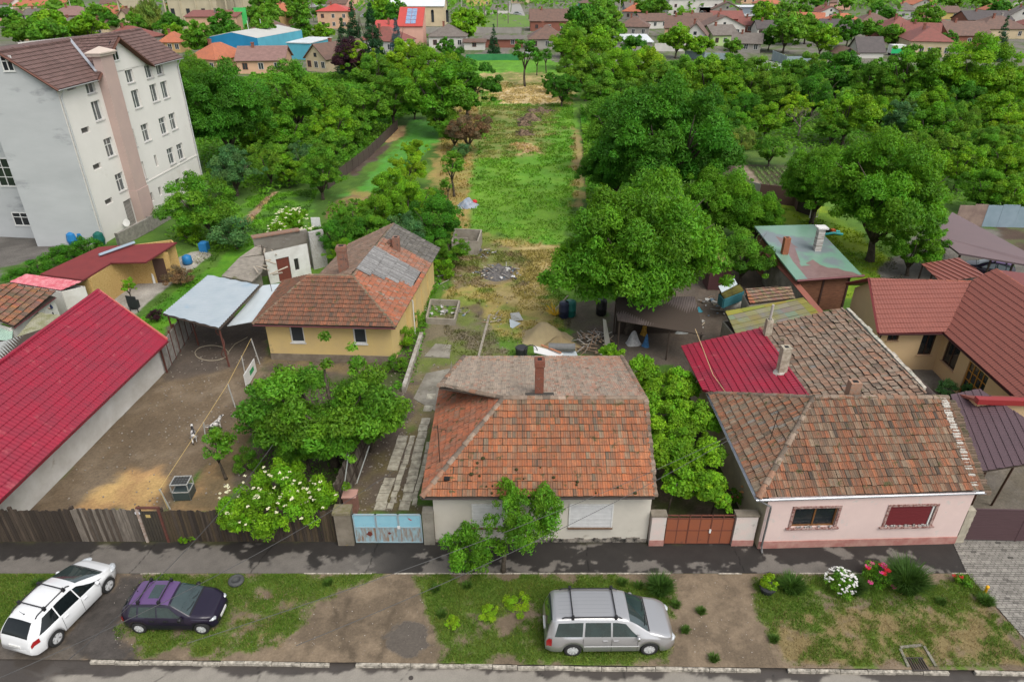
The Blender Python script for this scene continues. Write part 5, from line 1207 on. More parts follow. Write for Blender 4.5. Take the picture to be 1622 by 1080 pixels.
# ---------------------------------------------------------------- the town behind the gardens
RC = {'brown': rowtex('far_brown_tiles', (.17,.095,.070), (.11,.07,.055)), 'red': rowtex('far_red_tiles', (.24,.075,.060), (.17,.065,.05)), 'orange': rowtex('far_orange_tiles', (.44,.14,.065), (.33,.11,.06)),
      'grey': rowtex('far_grey_tiles', (.17,.145,.125), (.12,.10,.085)), 'dark': rowtex('far_dark_tiles', (.085,.07,.068), (.06,.05,.05)), 'bright': mat('far_red_sheet', (.48,.07,.055), (.38,.06,.05), .4, .5, rough=.5),
      'zinc': mat('far_zinc_roof', (.62,.64,.65), (.50,.53,.55), .25, .5, rough=.45, c3=(.35,.33,.3), scale3=.3, thr3=.68), 'pinkbrown': rowtex('far_pinkbrown_tiles', (.26,.15,.13), (.19,.11,.095))}
WC = {k: mat('far_wall_'+k, c, tuple(q*.78 for q in c), .35, .5, rough=.9, bump=.1, bscale=6) for k, c in {'white': (.60,.58,.54), 'cream': (.58,.47,.31), 'grey': (.33,.31,.28), 'peach': (.60,.38,.25), 'pink': (.62,.36,.28), 'brick': (.25,.10,.07),
      'yellow': (.55,.42,.15), 'lime': (.42,.55,.25), 'mint': (.10,.55,.36), 'ochre': (.50,.33,.15), 'blue': (.02,.22,.42), 'skyblue': (.10,.40,.52), 'beige': (.50,.44,.31), 'red': (.35,.05,.04), 'slate': (.22,.26,.3)}.items()}
DARKW = mat('far_window_dark', (.03,.035,.04), rough=.2, spec=.5)
def fhouse(label, x, y, w_, d, hw, rh, kind, roof, wall, rz=0., wins=3, chim=1, group=None, over=.45, name='house', cat='house', floors=1):
 t = thing(name, label, cat, (x, y, 0), group, rz=rz); ORG[t] = Vector((0,0,0))
 m = MB(); m.box((-w_/2,0,-.3), (w_/2,d,hw)); 
 o = over; A, B, C_, D_ = (-w_/2-o,-o,hw-.12), (w_/2+o,-o,hw-.12), (w_/2+o,d+o,hw-.12), (-w_/2-o,d+o,hw-.12)
 r = MB()
 if kind == 'x':   # ridge along the street
  E_, F_ = (-w_/2-o,d/2,hw+rh), (w_/2+o,d/2,hw+rh); r.slab([A,B,F_,E_], .18); r.slab([D_,C_,F_,E_], .18)
  for s in (-1,1): m.mesh([(s*w_/2,0,hw),(s*w_/2,d,hw),(s*w_/2,d/2,hw+rh-.15)], [(0,1,2)])
  rp = [( -w_*.2, d*.45), (w_*.25, d*.55)]
 elif kind == 'y':
  E_, F_ = (0,-o,hw+rh), (0,d+o,hw+rh); r.slab([A,E_,F_,D_], .18); r.slab([B,E_,F_,C_], .18)
  for s in (0,d): m.mesh([(-w_/2,s,hw),(w_/2,s,hw),(0,s,hw+rh-.15)], [(0,1,2)])
  rp = [(-w_*.1, d*.4), (w_*.1, d*.65)]
 elif kind == 'hip':
  q = min(w_, d)/2; 
  if w_ >= d: E_, F_ = (-w_/2+q,d/2,hw+rh), (w_/2-q+.01,d/2,hw+rh); fs = [[A,B,F_,E_],[C_,D_,E_,F_],[B,C_,F_],[D_,A,E_]]
  else: E_, F_ = (0,q,hw+rh), (0,d-q,hw+rh); fs = [[A,B,E_],[C_,D_,F_],[B,C_,F_,E_],[D_,A,E_,F_]]
  for f in fs: r.slab(f, .15)
  rp = [(-w_*.12, d*.4), (w_*.15, d*.6)]
 elif kind == 'flat':
  r.slab([(A[0],A[1],hw+.05),(B[0],B[1],hw+.05),(C_[0],C_[1],hw+rh),(D_[0],D_[1],hw+rh)], .2); rp = [(0,d*.6)]
  m.mesh([(-w_/2,0,hw),(-w_/2,d,hw),(-w_/2,d,hw+rh-.1),(w_/2,0,hw),(w_/2,d,hw),(w_/2,d,hw+rh-.1)], [(0,1,2),(3,4,5),(1,4,5,2)])
 m.build('wall', WC[wall], t); ro = r.build('roof', RC[roof], t)
 for i in range(chim):
  cx, cy = rp[i % len(rp)]; c = MB(); c.box((cx-.3,cy-.3,hw+rh*.3), (cx+.3,cy+.3,hw+rh+.75)); c.box((cx-.37,cy-.37,hw+rh+.62), (cx+.37,cy+.37,hw+rh+.8)); c.build('chimney', WC['brick' if i % 2 == 0 else 'grey'], ro)
 for fl in range(floors):
  z0 = 1.0 + fl*2.9
  for i in range(wins):
   cx = -w_/2 + w_*(i+.5)/wins; q = MB(); q.box((cx-.62,-.05,z0-.08),(cx+.62,.02,z0+1.38)); wi = q.build('window', PVC if i % 3 else WC['brick'], t)
   q = MB(); q.box((cx-.52,-.065,z0),(cx-.04,-.03,z0+1.3)); q.box((cx+.04,-.065,z0),(cx+.52,-.03,z0+1.3)); q.build('pane', DARKW, wi)
 if kind == 'y':
  q = MB(); q.box((-.45,-.05,hw+.3),(.45,.02,hw+1.2)); wi = q.build('gable_window', DARKW, t)
 return t
def fpx(label, u0, u1, vb, kind, roof, wall, hw=2.9, rh=2.4, d=9, rz=0., **k):
 a, b = W(u0, vb), W(u1, vb); return fhouse(label, (a.x+b.x)/2, a.y, b.x-a.x, d, hw, rh, kind, roof, wall, rz=rz, **k)
fpx('long orange roofed house at the far left above the block', 22, 102, 19, 'x', 'orange', 'cream', d=10)
fpx('grey-brown roofed house with pale right gable beyond the block roof', 28, 70, 36, 'x', 'grey', 'white', rz=R(-25), d=9)
fpx('low brown house with pale green gable behind the hedge', 38, 86, 47, 'x', 'brown', 'grey', rz=R(-25), d=9)
fpx('large hip roofed house with pinkish brown roof and brick wall', 76, 142, 39, 'hip', 'pinkbrown', 'brick', hw=3.5, rh=3.2, d=13)
fpx('grey mossy roofed house behind the left hedge', 90, 134, 54, 'x', 'grey', 'grey', d=10)
fpx('brown gabled house with cream end wall above the block roof', 138, 168, 57, 'x', 'brown', 'cream', rz=R(-20), d=8)
fpx('cream gabled house left of the willow', 186, 216, 50, 'y', 'brown', 'cream', hw=3.4, rh=4.2, d=14, wins=2)
fpx('small white shed house at the far left edge', 4, 28, 37, 'y', 'brown', 'white', d=8)
fpx('brown roof at the left edge of the town', -30, 6, 34, 'x', 'brown', 'cream', d=8)
fpx('small orange house with hip roof behind the apartment block', 255, 288, 84, 'hip', 'orange', 'ochre', d=8)
fpx('orange tiled house with a tall brick chimney and skylight', 296, 352, 116, 'hip', 'orange', 'peach', hw=3.2, rh=3.0, d=11, rz=R(-24))
fpx('low pink-brown roofed annex beside the orange house', 343, 384, 110, 'x', 'pinkbrown', 'ochre', hw=2.4, rh=1.4, d=8)
fpx('brown roofed house with orange walls in front of the blue hall', 379, 452, 117, 'x', 'pinkbrown', 'peach', hw=3.0, rh=2.6, d=10, rz=R(6))
fpx('cream gabled house with arched attic window left of the purple tree', 480, 525, 114, 'y', 'brown', 'cream', hw=3.0, rh=3.2, d=15, rz=R(-32))
fpx('peach two storey house under a red hip roof', 505, 555, 46, 'hip', 'bright', 'peach', hw=6.4, rh=2.2, d=12, floors=2)
fpx('grey-brown hip roofed white house left of the round green tree', 680, 738, 77, 'hip', 'grey', 'white', hw=3.4, rh=3.0, d=12)
fpx('yellow house behind the hedge at the top of the picture', 739, 778, 10, 'x', 'brown', 'yellow', hw=4.5, d=10)
fpx('dark brown steep roof with brick wall beyond the field end', 840, 900, 50, 'x', 'brown', 'brick', hw=3.6, rh=3.8, d=12)
fpx('hip roofed house with pale ridges at the head of the field', 838, 895, 79, 'hip', 'brown', 'grey', hw=3.0, rh=3.6, d=11)
fpx('mint green house by the far road', 918, 956, 20, 'hip', 'brown', 'mint', hw=4.4, rh=2.2, d=12)
fpx('grey house with brown roof right of the mint green house', 990, 1020, 24, 'x', 'grey', 'slate', hw=3.2, d=10)
fpx('brown roof with white wall beside the far road', 1014, 1060, 46, 'x', 'brown', 'white', rz=R(12), d=9)
fpx('brown house with tall pinkish firewall in the right town', 1052, 1100, 62, 'x', 'brown', 'peach', rz=R(-14), hw=3.4, rh=3.6, d=10)
fpx('white gabled house with dark red timber front', 1080, 1116, 78, 'y', 'brown', 'white', rz=R(-16), hw=3.6, rh=3.6, d=13, wins=2)
fpx('brown roofed house behind the white gabled house', 1084, 1128, 52, 'x', 'brown', 'white', hw=3.4, rh=3, d=10)
fpx('dark red barn shaped house with brown roof', 1128, 1176, 46, 'x', 'red', 'red', hw=3.6, rh=2.6, d=10)
fpx('red-brown roof right of the dark red house', 1168, 1204, 54, 'x', 'red', 'brick', rz=R(-20), d=9)
fpx('lime green walled house with mossy grey-brown roof', 1126, 1168, 73, 'x', 'grey', 'lime', rz=R(14), d=9, hw=3.2, rh=2.6)
fpx('pale grey house with brown roof beside the lime green house', 1158, 1202, 84, 'x', 'grey', 'grey', rz=R(-18), d=9, hw=2.6)
fpx('orange hip roofed house by the far trees', 1200, 1240, 18, 'hip', 'orange', 'cream', hw=3.6, rh=3.0, d=12)
fpx('small dark brown roof between two bushy trees', 1198, 1230, 60, 'x', 'dark', 'white', d=7)
fpx('orange and white house behind trees right of centre', 1248, 1300, 44, 'x', 'orange', 'white', rz=R(-20), d=9)
fpx('dark slate-brown roofed house near the A-frame shed', 1300, 1348, 62, 'x', 'dark', 'white', rz=R(-10), d=10, rh=3)
fpx('orange-brown hip roofed house in the right town', 1308, 1372, 50, 'hip', 'orange', 'cream', d=12, rh=3)
fpx('brown pyramid roofed house with chimney in the right town', 1358, 1418, 52, 'hip', 'brown', 'peach', d=13, rh=3.4, chim=2)
fpx('large red-brown hip roofed house behind the green van', 1400, 1460, 68, 'hip', 'red', 'brick', hw=3.4, rh=4, d=14)
fpx('cream house with a row of tall windows and rusty brown roof', 1440, 1500, 90, 'hip', 'red', 'cream', hw=4.0, rh=3.2, d=16, rz=R(-14), wins=5)
fpx('long brown roofed house right of the cream house', 1500, 1565, 74, 'x', 'brown', 'brick', hw=3.2, rh=3.6, d=13)
fpx('wide brown roof near the right edge of the town', 1550, 1625, 62, 'hip', 'brown', 'cream', hw=3.2, rh=3.6, d=13, chim=2)
fpx('dark brown roof with red chimney at the right town edge', 1530, 1600, 46, 'x', 'dark', 'brick', hw=3.2, rh=3.0, d=12)
fpx('long low yellow house with brown roof by the dark wood', 1462, 1520, 31, 'x', 'brown', 'yellow', d=10)
fpx('white gabled house at the upper right corner', 1598, 1632, 42, 'y', 'grey', 'white', rz=R(-20), hw=4, rh=3.4, d=10)
fpx('black roofed A-frame shed at the edge of the gardens', 1358, 1398, 93, 'x', 'dark', 'white', hw=1.6, rh=3.6, d=7, wins=0, chim=0)
fpx('low weathered garden shed left of the A-frame shed', 1326, 1356, 97, 'y', 'brown', 'grey', hw=1.8, rh=1.5, d=6, wins=1, chim=0)
fpx('white sheet roofed shed behind the field-edge trees', 971, 1032, 82, 'flat', 'zinc', 'grey', hw=2.6, rh=1.0, d=13, wins=0, chim=0, name='shed', cat='shed')
fpx('low shed with rust red doors at the end of the field', 765, 828, 76, 'flat', 'grey', 'brick', hw=2.4, rh=.5, d=6, wins=2, chim=0, name='shed', cat='shed')
fpx('small grey garden shed behind the green hedge', 735, 768, 80, 'flat', 'brown', 'white', hw=2.2, rh=.5, d=5, wins=1, chim=0, name='shed', cat='shed')
# large special buildings
def hall():
 t = thing('hall', 'large blue industrial hall with pale grey low roof', 'building', tuple(W(372,92)))
 A, B, C_ = W(334,92), W(413,94), W(482,78); D_ = A + (C_-B); h = 5.2; P = [A,B,C_,D_]
 m = MB(); up = lambda p, z: Vector((p.x,p.y,z)); m.face([up(A,-.2),up(B,-.2),up(B,h),up((A+B)/2,h+1.3),up(A,h)]); m.build('front_wall', WC['blue'], t)
 m = MB(); m.face([up(B,-.2),up(C_,-.2),up(C_,h),up(B,h)]); m.face([up(C_,-.2),up(D_,-.2),up(D_,h),up((C_+D_)/2,h+1.3),up(C_,h)]); m.face([up(D_,-.2),up(A,-.2),up(A,h),up(D_,h)]); m.build('side_wall', WC['skyblue'], t)
 r = MB(); M1, M2 = up((A+B)/2,h+1.4), up((C_+D_)/2,h+1.4); r.slab([up(A,h+.05),M1,M2,up(D_,h+.05)], .15); r.slab([M1,up(B,h+.05),up(C_,h+.05),M2], .15)
 ro = r.build('roof', mat('hall_roof', (.48,.48,.45), (.42,.42,.40), .2, .5, rough=.6), t)
 for k in (.35,.62): q = MB(); p = M1.lerp(M2,k); q.tube([p, p+Vector((0,0,2.2))], .08, 5); q.build('vent_pipe', PVC, ro)
 f = Fr(A, B)
 for s_ in (.33,.52,.6): q = MB(); f.box(q, f.L*s_, f.L*s_+1.6, 0, .1, 1.2, 2.6); q.build('window', PVC, t)
 fpx('white flat roofed loading shed beside the blue hall', 456, 496, 95, 'flat', 'zinc', 'skyblue', hw=4.2, rh=.4, d=12, wins=0, chim=0, rz=R(-15), name='shed', cat='shed', over=.2)
 # beige public building
 a = W(270,46); b = W(378,46)
 t = fhouse('large beige public building under a pale sheet roof', (a.x+b.x)/2-3, a.y, b.x-a.x-8, 26, 11, 6.5, 'hip', 'zinc', 'beige', wins=0, chim=0, name='public_building', cat='building')
 for i in range(9):
  cx = -26+i*6; q = MB(); q.box((cx-.7,-.12,2.0),(cx+.7,.05,7.2)); q.build('tall_window', DARKW, t); q = MB(); q.box((cx-2.9,-.35,0),(cx-2.4,.05,10.8)); q.build('pilaster', WC['beige'], t)
 q = MB(); q.box((-30,-.8,10.8),(-16,.5,12.5)); q.lathe([(5.4,-.8),(5.4,.5)], (-23,0,12.4), 20, ax='y'); q.build('pediment', WC['beige'], t)
 tw = thing('tower', 'beige round bastioned tower at the right end of the public building', 'tower', (b.x+2.6, b.y+4, 0)); m = MB(); m.lathe([(4.2,-1),(3.9,12),(4.6,12.6),(4.6,13.4),(3.8,13.6),(3.5,22)], (b.x+2.6,b.y+4,0), 14); m.build('wall', WC['beige'], tw)
 for k in range(3): q = MB(); q.box((b.x+1.6+k*.9, b.y-.3, 14.8), (b.x+2.1+k*.9, b.y+.6, 18.5)); q.build('window', DARKW, tw)
 gs = MB(); g0 = W(380,53); gs.box((g0.x-.8,g0.y,0),(g0.x+3.6,g0.y+.3,8.5)); tag(gs.build('scaffold_sheet', mat('green_net', (.08,.55,.15), (.05,.42,.1), 1, .5), None), 'bright green scaffold netting hanging beside the beige tower', 'netting')
 fpx('dusky pink annex with maroon roof before the beige building', 300, 378, 56, 'flat', 'red', 'peach', hw=6, rh=1.6, d=10, wins=3, chim=2, rz=R(3))
 # white roofed hall
 a, b = W(622,42), W(704,42); t = fhouse('cream chapel-like hall with pale roof and tall windows', (a.x+b.x)/2, a.y, b.x-a.x, 16, 7.5, 5.5, 'x', 'zinc', 'cream', wins=0, chim=0, name='public_building', cat='building')
 for i in range(5): cx = -12+i*6; q = MB(); q.box((cx-.55,-.1,1.5),(cx+.55,.05,5.6)); q.lathe([(.55,-.1),(.55,.05)], (cx,0,5.6), 10, ax='y'); q.build('tall_window', DARKW, t)
 # pink house with solar panels
 t = fpx('salmon house with steep red roof and blue solar panels', 600, 638, 75, 'flat', 'bright', 'pink', hw=4.6, rh=2.4, d=9, wins=2, chim=1, rz=R(10))
 a = W(632,76); m = MB(); x0, x1, y = a.x, a.x+7.5, a.y+1; 
 m.box((x0,y,-.2),(x1,y+9,6)); m.mesh([(x0,y,6),(x1,y,6),(x1,y+9,6),(x0,y+9,6),(x0,y+9,10.5),(x1,y+9,10.5)], [(0,1,5,4),(1,2,5),(0,4,3),(2,3,4,5)])
 t2 = thing('house_wing', 'tall salmon wing whose red slope carries solar panels', 'house', (x0, y, 0)); m.build('wall', WC['pink'], t2); r = MB(); r.slab([(x0-.3,y-.4,5.95),(x1+.1,y-.4,5.95),(x1+.1,y+9.2,10.75),(x0-.3,y+9.2,10.75)], .15); ro = r.build('roof', RC['bright'], t2)
 for i in range(2):
  for j in range(4):
   q = MB(); xx = x0+2.2+i*1.6; y0 = y+.8+j*1.9; zf = lambda yy: 5.95+(yy-y+.4)*.5+.1; q.slab([(xx,y0,zf(y0)),(xx+1.5,y0,zf(y0)),(xx+1.5,y0+1.75,zf(y0+1.75)),(xx,y0+1.75,zf(y0+1.75))], .05); q.build('solar_panel', mat('solar_panel', (.12,.20,.36), (.3,.38,.5), 2, .5, rough=.2, spec=.6), ro)
 # modern building at the top
 a = W(1058,26); t = fhouse('modern white and grey flat roofed building by the far road', a.x+13, a.y, 26, 14, 7.5, .3, 'flat', 'zinc', 'white', wins=4, floors=2, chim=0, name='office_building', cat='building')
 b = W(1110,26); fhouse('long low white commercial building with planted roof edge', b.x+16, b.y, 34, 10, 4, .3, 'flat', 'zinc', 'slate', wins=6, chim=0, name='shop_building', cat='building')
hall()
# farther rows of houses
rnd = random.Random(99); FH = []
words = {'brown': 'brown', 'red': 'red-brown', 'orange': 'orange', 'grey': 'grey-brown', 'pinkbrown': 'pinkish brown', 'dark': 'dark'}
def occupied(x, y, r):
 return any(abs(x-a) < r+b and abs(y-c) < r+d for a, c, b, d in FH)
for o in [o for o in COL.objects if o.type == 'EMPTY' and o.get('category') in ('house','building','shed')]: FH.append((o.location.x, o.location.y+5, 7, 7))
k = 0
for row, (y, n) in enumerate(((225,9),(258,11),(300,12),(350,14),(410,15),(480,15),(560,14))):
 for i in range(n):
  x = (i+.5)/n*2-1; x = x*(y*.80+6) + rnd.uniform(-6,6); yy = y + rnd.uniform(-12,12)
  u, v = PX((x, yy, 0))
  if -20 < x < 24 and y < 320: continue
  if occupied(x, yy, 6) or (620 < u < 930 and v > 16): continue
  c = rnd.choices(['brown','red','orange','grey','pinkbrown'], [5,4,3,3,2])[0]; wl = rnd.choice(['white','cream','peach','grey','ochre','pink','yellow','white'])
  kd = rnd.choice(['x','x','hip','y']); wall_w = {'white':'white','cream':'cream','peach':'peach','grey':'grey','ochre':'ochre','pink':'pink','yellow':'yellow'}[wl]
  side = 'left' if u < 540 else ('middle' if u < 1080 else 'right')
  fhouse(f'distant {wall_w} house with {words[c]} roof in the {side} of the town', x, yy, rnd.uniform(10,15), rnd.uniform(9,12), rnd.uniform(2.9,3.8), rnd.uniform(2.4,3.4), kd, c, wl, rz=R(rnd.choice([-25,-12,0,8,15])), wins=rnd.choice([2,3]), chim=1, group='distant houses of the town')
  FH.append((x, yy+5, 7, 7))
# named trees of the town
tpx('willow', 238, 28, 26, 'willow', 'big weeping willow left of the beige public building')
tpx('tall', 528, 62, 1, 'conifer', 'x') if False else None
for (kd, u, v, r, c, l) in (('far',90+64,22,18,'mid','round green tree beside the willow in the left town'),('far',172,35,16,'dark','dark tree left of the cream gable'),('far',60,50,24,'mid','long green hedge tree above the block roof'),('far',25,48,20,'mid','leafy tree at the far left above the block roof'),
 ('far',315,62,24,'mid','dense tree in front of the maroon annex'),('far',275,52,16,'bright','small bright tree left of the annex'),('far',360,58,22,'dark','dark round tree between annex and blue hall'),('far',415,52,24,'mid','tree between the tower and the blue hall'),
 ('far',420,14,26,'mid','tall leafy tree right of the beige tower'),('far',398,12,20,'dark','dark tree behind the beige tower'),('tall',478,30,16,'mid','slim tall tree left of the red hip roof'),('far',512,52,16,'bright','bright round tree under the peach house'),
 ('cone',560,50,18,'conifer','left dark conifer behind the purple tree'),('cone',590,62,22,'conifer','right dark conifer behind the purple tree'),('cone',545,75,18,'conifer','short dark conifer above the purple tree'),('cone',629,68,15,'spruce','blue spruce in front of the salmon house'),
 ('far',738,36,27,'bright','large round bright tree right of the grey hip roof'),('far',686,22,14,'mid','left tree before the cream hall'),('far',648,20,13,'mid','second tree before the cream hall'),('far',708,76,14,'dark','dark tree in front of the grey hip roofed house'),('far',668,56,9,'bright','small bright tree between two houses'),
 ('cone',782,62,9,'conifer','small conifer by the low shed'),('far',922,32,30,'dark','large dark tree right of the steep brown roof'),('far',958,48,24,'mid','broad tree above the white sheet roof'),('far',905,62,24,'mid','tree at the right of the hip roofed house'),
 ('far',1040,12,20,'mid','large green tree beside the modern building'),('far',1110,72,18,'bright','round bright tree before the white gabled house'),('far',1160,74,14,'mid','small tree before the lime house'),('far',1210,30,20,'bright','bushy bright tree by the dark red house'),
 ('far',1245,52,26,'mid','large dense tree in the right town'),('far',1220,60,16,'dark','dark tree below the small dark roof'),('far',1302,62,24,'bright','bright tree left of the A-frame shed'),('far',1345,50,20,'dark','dark tree behind the A-frame shed'),('far',1380,46,16,'mid','tree above the A-frame shed'),
 ('cone',1586,62,14,'conifer','dark conifer at the right town edge'),('far',1500,66,14,'dark','dark tree by the cream house end'),('far',1272,20,16,'mid','tree behind the orange and white house')):
 tpx(kd, u, v, r, c, l)
tpx('med', 554, 92, 30, 'purple', 'dark purple-leaved tree near the cream gabled house', seed=3)
names = {'mid':'green','dark':'dark green','bright':'bright green','olive':'olive green'}
rnd = random.Random(31); n = 0
for i in range(900):
 y = 195*math.exp(rnd.random()*1.35) ; x = rnd.uniform(-1, 1)*(y*.82)
 u, v = PX((x, y, 0))
 if occupied(x, y, 4.5) or (690 < u < 925 and v > 12) or (470<u<560 and v > 55 and v < 85): continue
 wood = (u > 1290 and v < 26) or (v < 4)
 if not wood and rnd.random() < .62: continue
 c = rnd.choices(['mid','dark','bright','olive'], [5,3,3,1])[0]; side = 'left' if u < 540 else ('middle' if u < 1080 else 'right')
 tree('far', x, y, rnd.uniform(3.2,5.5), c, f'{names[c]} tree standing among the houses in the {side} of the town', 'trees among the town houses'); n += 1
 if n > 190: break
print('town trees', n)
def wood():
 r = np.random.RandomState(3); n = 60000; y = 330*np.exp(r.rand(n)*1.5); x = (r.rand(n)*2-1)*y*.85
 u = 811+1081*x/(y*_c+23*_s); k = (fbm(x, y, 60, 4) > .50) | ((u > 1290)&(y<700)&(y>420)); x, y = x[k], y[k]; n = len(x)
 z = r.uniform(.4, 7.5, n)*(.4+fbm(x, y, 14, 6)); P = np.stack([x,y,z],1); nrm = r.normal(size=(n,3))*.6+np.array([0,-.5,1]); nrm /= np.linalg.norm(nrm,axis=1)[:,None]; t = np.cross(nrm, r.normal(size=(n,3))); t /= np.linalg.norm(t,axis=1)[:,None]; b = np.cross(nrm,t)
 L = (r.uniform(1.4,3.2,n)*np.clip(y/500,.8,2))[:,None]; V = np.stack([P-t*L*.6,P+b*L*.4,P+t*L*.6,P-b*L*.4],1).reshape(-1,3); g = r.uniform(.6,1.25,n)
 o = fastmesh('distant_trees', V, None, np.stack([g,g,g],1), LM['mid']); tag(o, 'far-off mass of trees behind the town', 'woodland', kind='stuff')
wood()
# poles
pm = mat('concrete_pole', (.42,.40,.37), rough=.8); wpm = mat('wood_pole', (.16,.13,.11), rough=.9)
for i, (u, vb, vt, w_) in enumerate(((119,36,-6,0),(421,42,20,0),(497,34,-8,1),(594,36,-4,0),(731,16,-8,0),(768,45,8,1),(805,38,5,1),(788,46,10,1),(981,24,-6,0),(1307,30,2,0),(1322,28,0,0),(1465,34,6,0),(1478,36,8,0),(1255,40,10,1),(1112,46,20,1))):
 p = W(u, vb); q = WY(u, vt, p.y); h = min(q.z, 11); t = thing('utility_pole', ('dark wooden' if w_ else 'pale concrete')+' utility pole standing among the town houses', 'pole', tuple(p), 'utility poles of the town')
 m = MB(); m.tube([p+Vector((0,0,-.2)), p+Vector((0,0,h))], [.2,.13], 6); m.build('pole', wpm if w_ else pm, t); m = MB(); m.box((p.x-.9,p.y-.06,h-.9),(p.x+.9,p.y+.06,h-.78)); m.build('crossarm', wpm, t)
# fences and hedges beyond the field
def lfence(label, pts, h, m, name='fence', cat='fence', th=.08, posts=2.5, pm_=None):
 t = thing(name, label, cat, tuple(pts[0])); a = MB(); q = MB()
 for i in range(len(pts)-1):
  A, B = Vector(pts[i]), Vector(pts[i+1]); f = Fr(A, B); f.box(a, 0, f.L, -th/2, th/2, .02, h); n = max(1, int(f.L/posts))
  for k in range(n+1): q = MB(); f.box(q, max(0,f.L*k/n-.06), f.L*k/n+.06, -th/2-.05, th/2+.04, -.1, h+.08); q.build('post', pm_ or m, t)
 a.build('panel', m, t); return t
lfence('concrete fence along the far meadow', [W(661,53),W(700,53),W(760,53),W(826,54)], 2.0, WC['grey'], posts=3)
lfence('blue-grey sheet metal fence behind the right gardens', [W(1222,96),W(1244,106),W(1282,106)], 2.4, mat('bluegrey_sheet', (.30,.37,.40), (.22,.28,.31), .8, .6, rough=.5))
lfence('low blue-grey sheet fence below the white gabled house', [W(1084,92),W(1115,96),W(1148,97)], 1.9, mat('bluegrey_sheet', (.30,.37,.40)))
lfence('pale board fence beside the white sheet roofed shed', [W(1036,82),W(1082,82)], 2.2, WC['white'])
lfence('grey garden wall left of the field trees', [W(566,134),W(595,116)], 2.3, WC['grey'])
lfence('white picket fence before the yellow house', [W(741,22),W(806,22)], 1.2, WC['white'], posts=2)
g = lfence('clipped green privacy net across the end of the field', [W(738,97),W(780,96),W(822,96)], 1.6, mat('green_mesh', (.03,.17,.07), (.05,.22,.08), 1, .5), posts=3)
hg = MB(); a, b = W(741,18), W(800,18); hg.box((a.x,a.y,0),(b.x,a.y+2,2.2)); 
road2 = MB(); A = [W(812,52), W(838,52), W(820,2), W(806,2)]
bdr = MB(); bdr.face([(p.x,p.y,.02) for p in (W(806,22),W(832,26),W(822,2),W(806,2))]); bdr.build('road', mat('far_asphalt', (.28,.27,.25)), org=(0,0,0), kind='structure')
mw = MB(); mw.face([(p.x,p.y,.015) for p in (W(755,44),W(900,42),W(930,24),W(760,24))]); mw.build('meadow', mat('far_meadow', (.12,.21,.03), (.09,.17,.025), .05, .5), org=(0,0,0), kind='structure')
# greenhouse frames
def frame_gh(label, u0, v0, u1, v1, h=2.2):
 A, B = W(u0, v0), W(u1, v1); f = Fr(A, B); t = thing('greenhouse_frame', label, 'greenhouse', tuple(A)); m = MB()
 n = 4
 for k in range(n+1):
  s_ = f.L*k/n; P = [f.p(s_,0,0), f.p(s_,0,h*.75), f.p(s_,-1.6,h*1.1), f.p(s_,-3.2,h*.75), f.p(s_,-3.2,0)]; m.tube(P, .05, 5)
 for o, z in ((0,h*.75),(-1.6,h*1.1),(-3.2,h*.75)): m.tube([f.p(0,o,z), f.p(f.L,o,z)], .05, 5)
 m.build('pipes', PVC, t)
frame_gh('white greenhouse frame in front of the blue-grey fence', 1264, 118, 1292, 121); frame_gh('low white greenhouse frame left of the blue-grey fence', 1190, 112, 1226, 120)
def ftruck():
 p = W(1418,88); t = thing('van', 'green and white canvas covered van parked beside the cream house', 'van', tuple(p)); m = MB(); m.box((p.x-2,p.y-1.2,.6),(p.x+1.8,p.y+1.2,2.8)); m.build('canvas', mat('white_canvas', (.6,.62,.6)), t)
 m = MB(); m.box((p.x-2.05,p.y-1.25,.6),(p.x+1.85,p.y-1.2,1.9)); m.box((p.x+1.8,p.y-1.1,.5),(p.x+3.2,p.y+1.1,2.2)); m.build('cab', mat('green_paint', (.02,.40,.14), rough=.4), t)
 for sx in (-1.2,2.3):
  for sy in (-1.1,1.1): m = MB(); m.lathe([(.42,-.12),(.42,.12)], (p.x+sx,p.y+sy,.42), 12, ax='y'); m.build('wheel', mat('rubber', (.02,.02,.02), rough=.9), t)
ftruck()
# ---------------------------------------------------------------- sheds, fences and yards
def rpoly(par, name, pts, m, style='corr', tw=.18, tl=1.6, amp=.02, step=.008, th=.03, eave=None, pal=None, colfn=None, jit=0, seed=1, bf=.012):
 mb = MB(); P = [Vector(p) for p in pts]
 if style: cover(mb, P, style, pal, seed=seed, tw=tw, tl=tl, bf=bf, amp=amp, step=step, eave=eave, colfn=colfn, jit=jit)
 base = MB(); base.slab([p-Vector((0,0,.012)) for p in P], th)
 if style:
  r = base.build(name, RAW, par); mb.build('sheeting', m, r)
 else: r = base.build(name, m, par)
 return r
def qp(*L): return [W(*p) for p in L]
def walls(par, name, P, z0, z1, m, close=True):
 mb = MB(); n = len(P)
 for i in range(n if close else n-1):
  a, b = P[i], P[(i+1) % n]; za = z1 if not isinstance(z1, (list, tuple)) else z1[i]; zb = z1 if not isinstance(z1, (list, tuple)) else z1[(i+1) % n]
  d = (Vector(b[:2])-Vector(a[:2])).normalized(); nn = Vector((d.y,-d.x))*.06
  V = [(a[0]-nn.x,a[1]-nn.y,z0),(b[0]-nn.x,b[1]-nn.y,z0),(b[0]-nn.x,b[1]-nn.y,zb),(a[0]-nn.x,a[1]-nn.y,za),(a[0]+nn.x,a[1]+nn.y,z0),(b[0]+nn.x,b[1]+nn.y,z0),(b[0]+nn.x,b[1]+nn.y,zb),(a[0]+nn.x,a[1]+nn.y,za)]
  mb.mesh(V, [(0,1,2,3),(7,6,5,4),(3,2,6,7),(0,3,7,4),(1,5,6,2)])
 return mb.build(name, m, par)
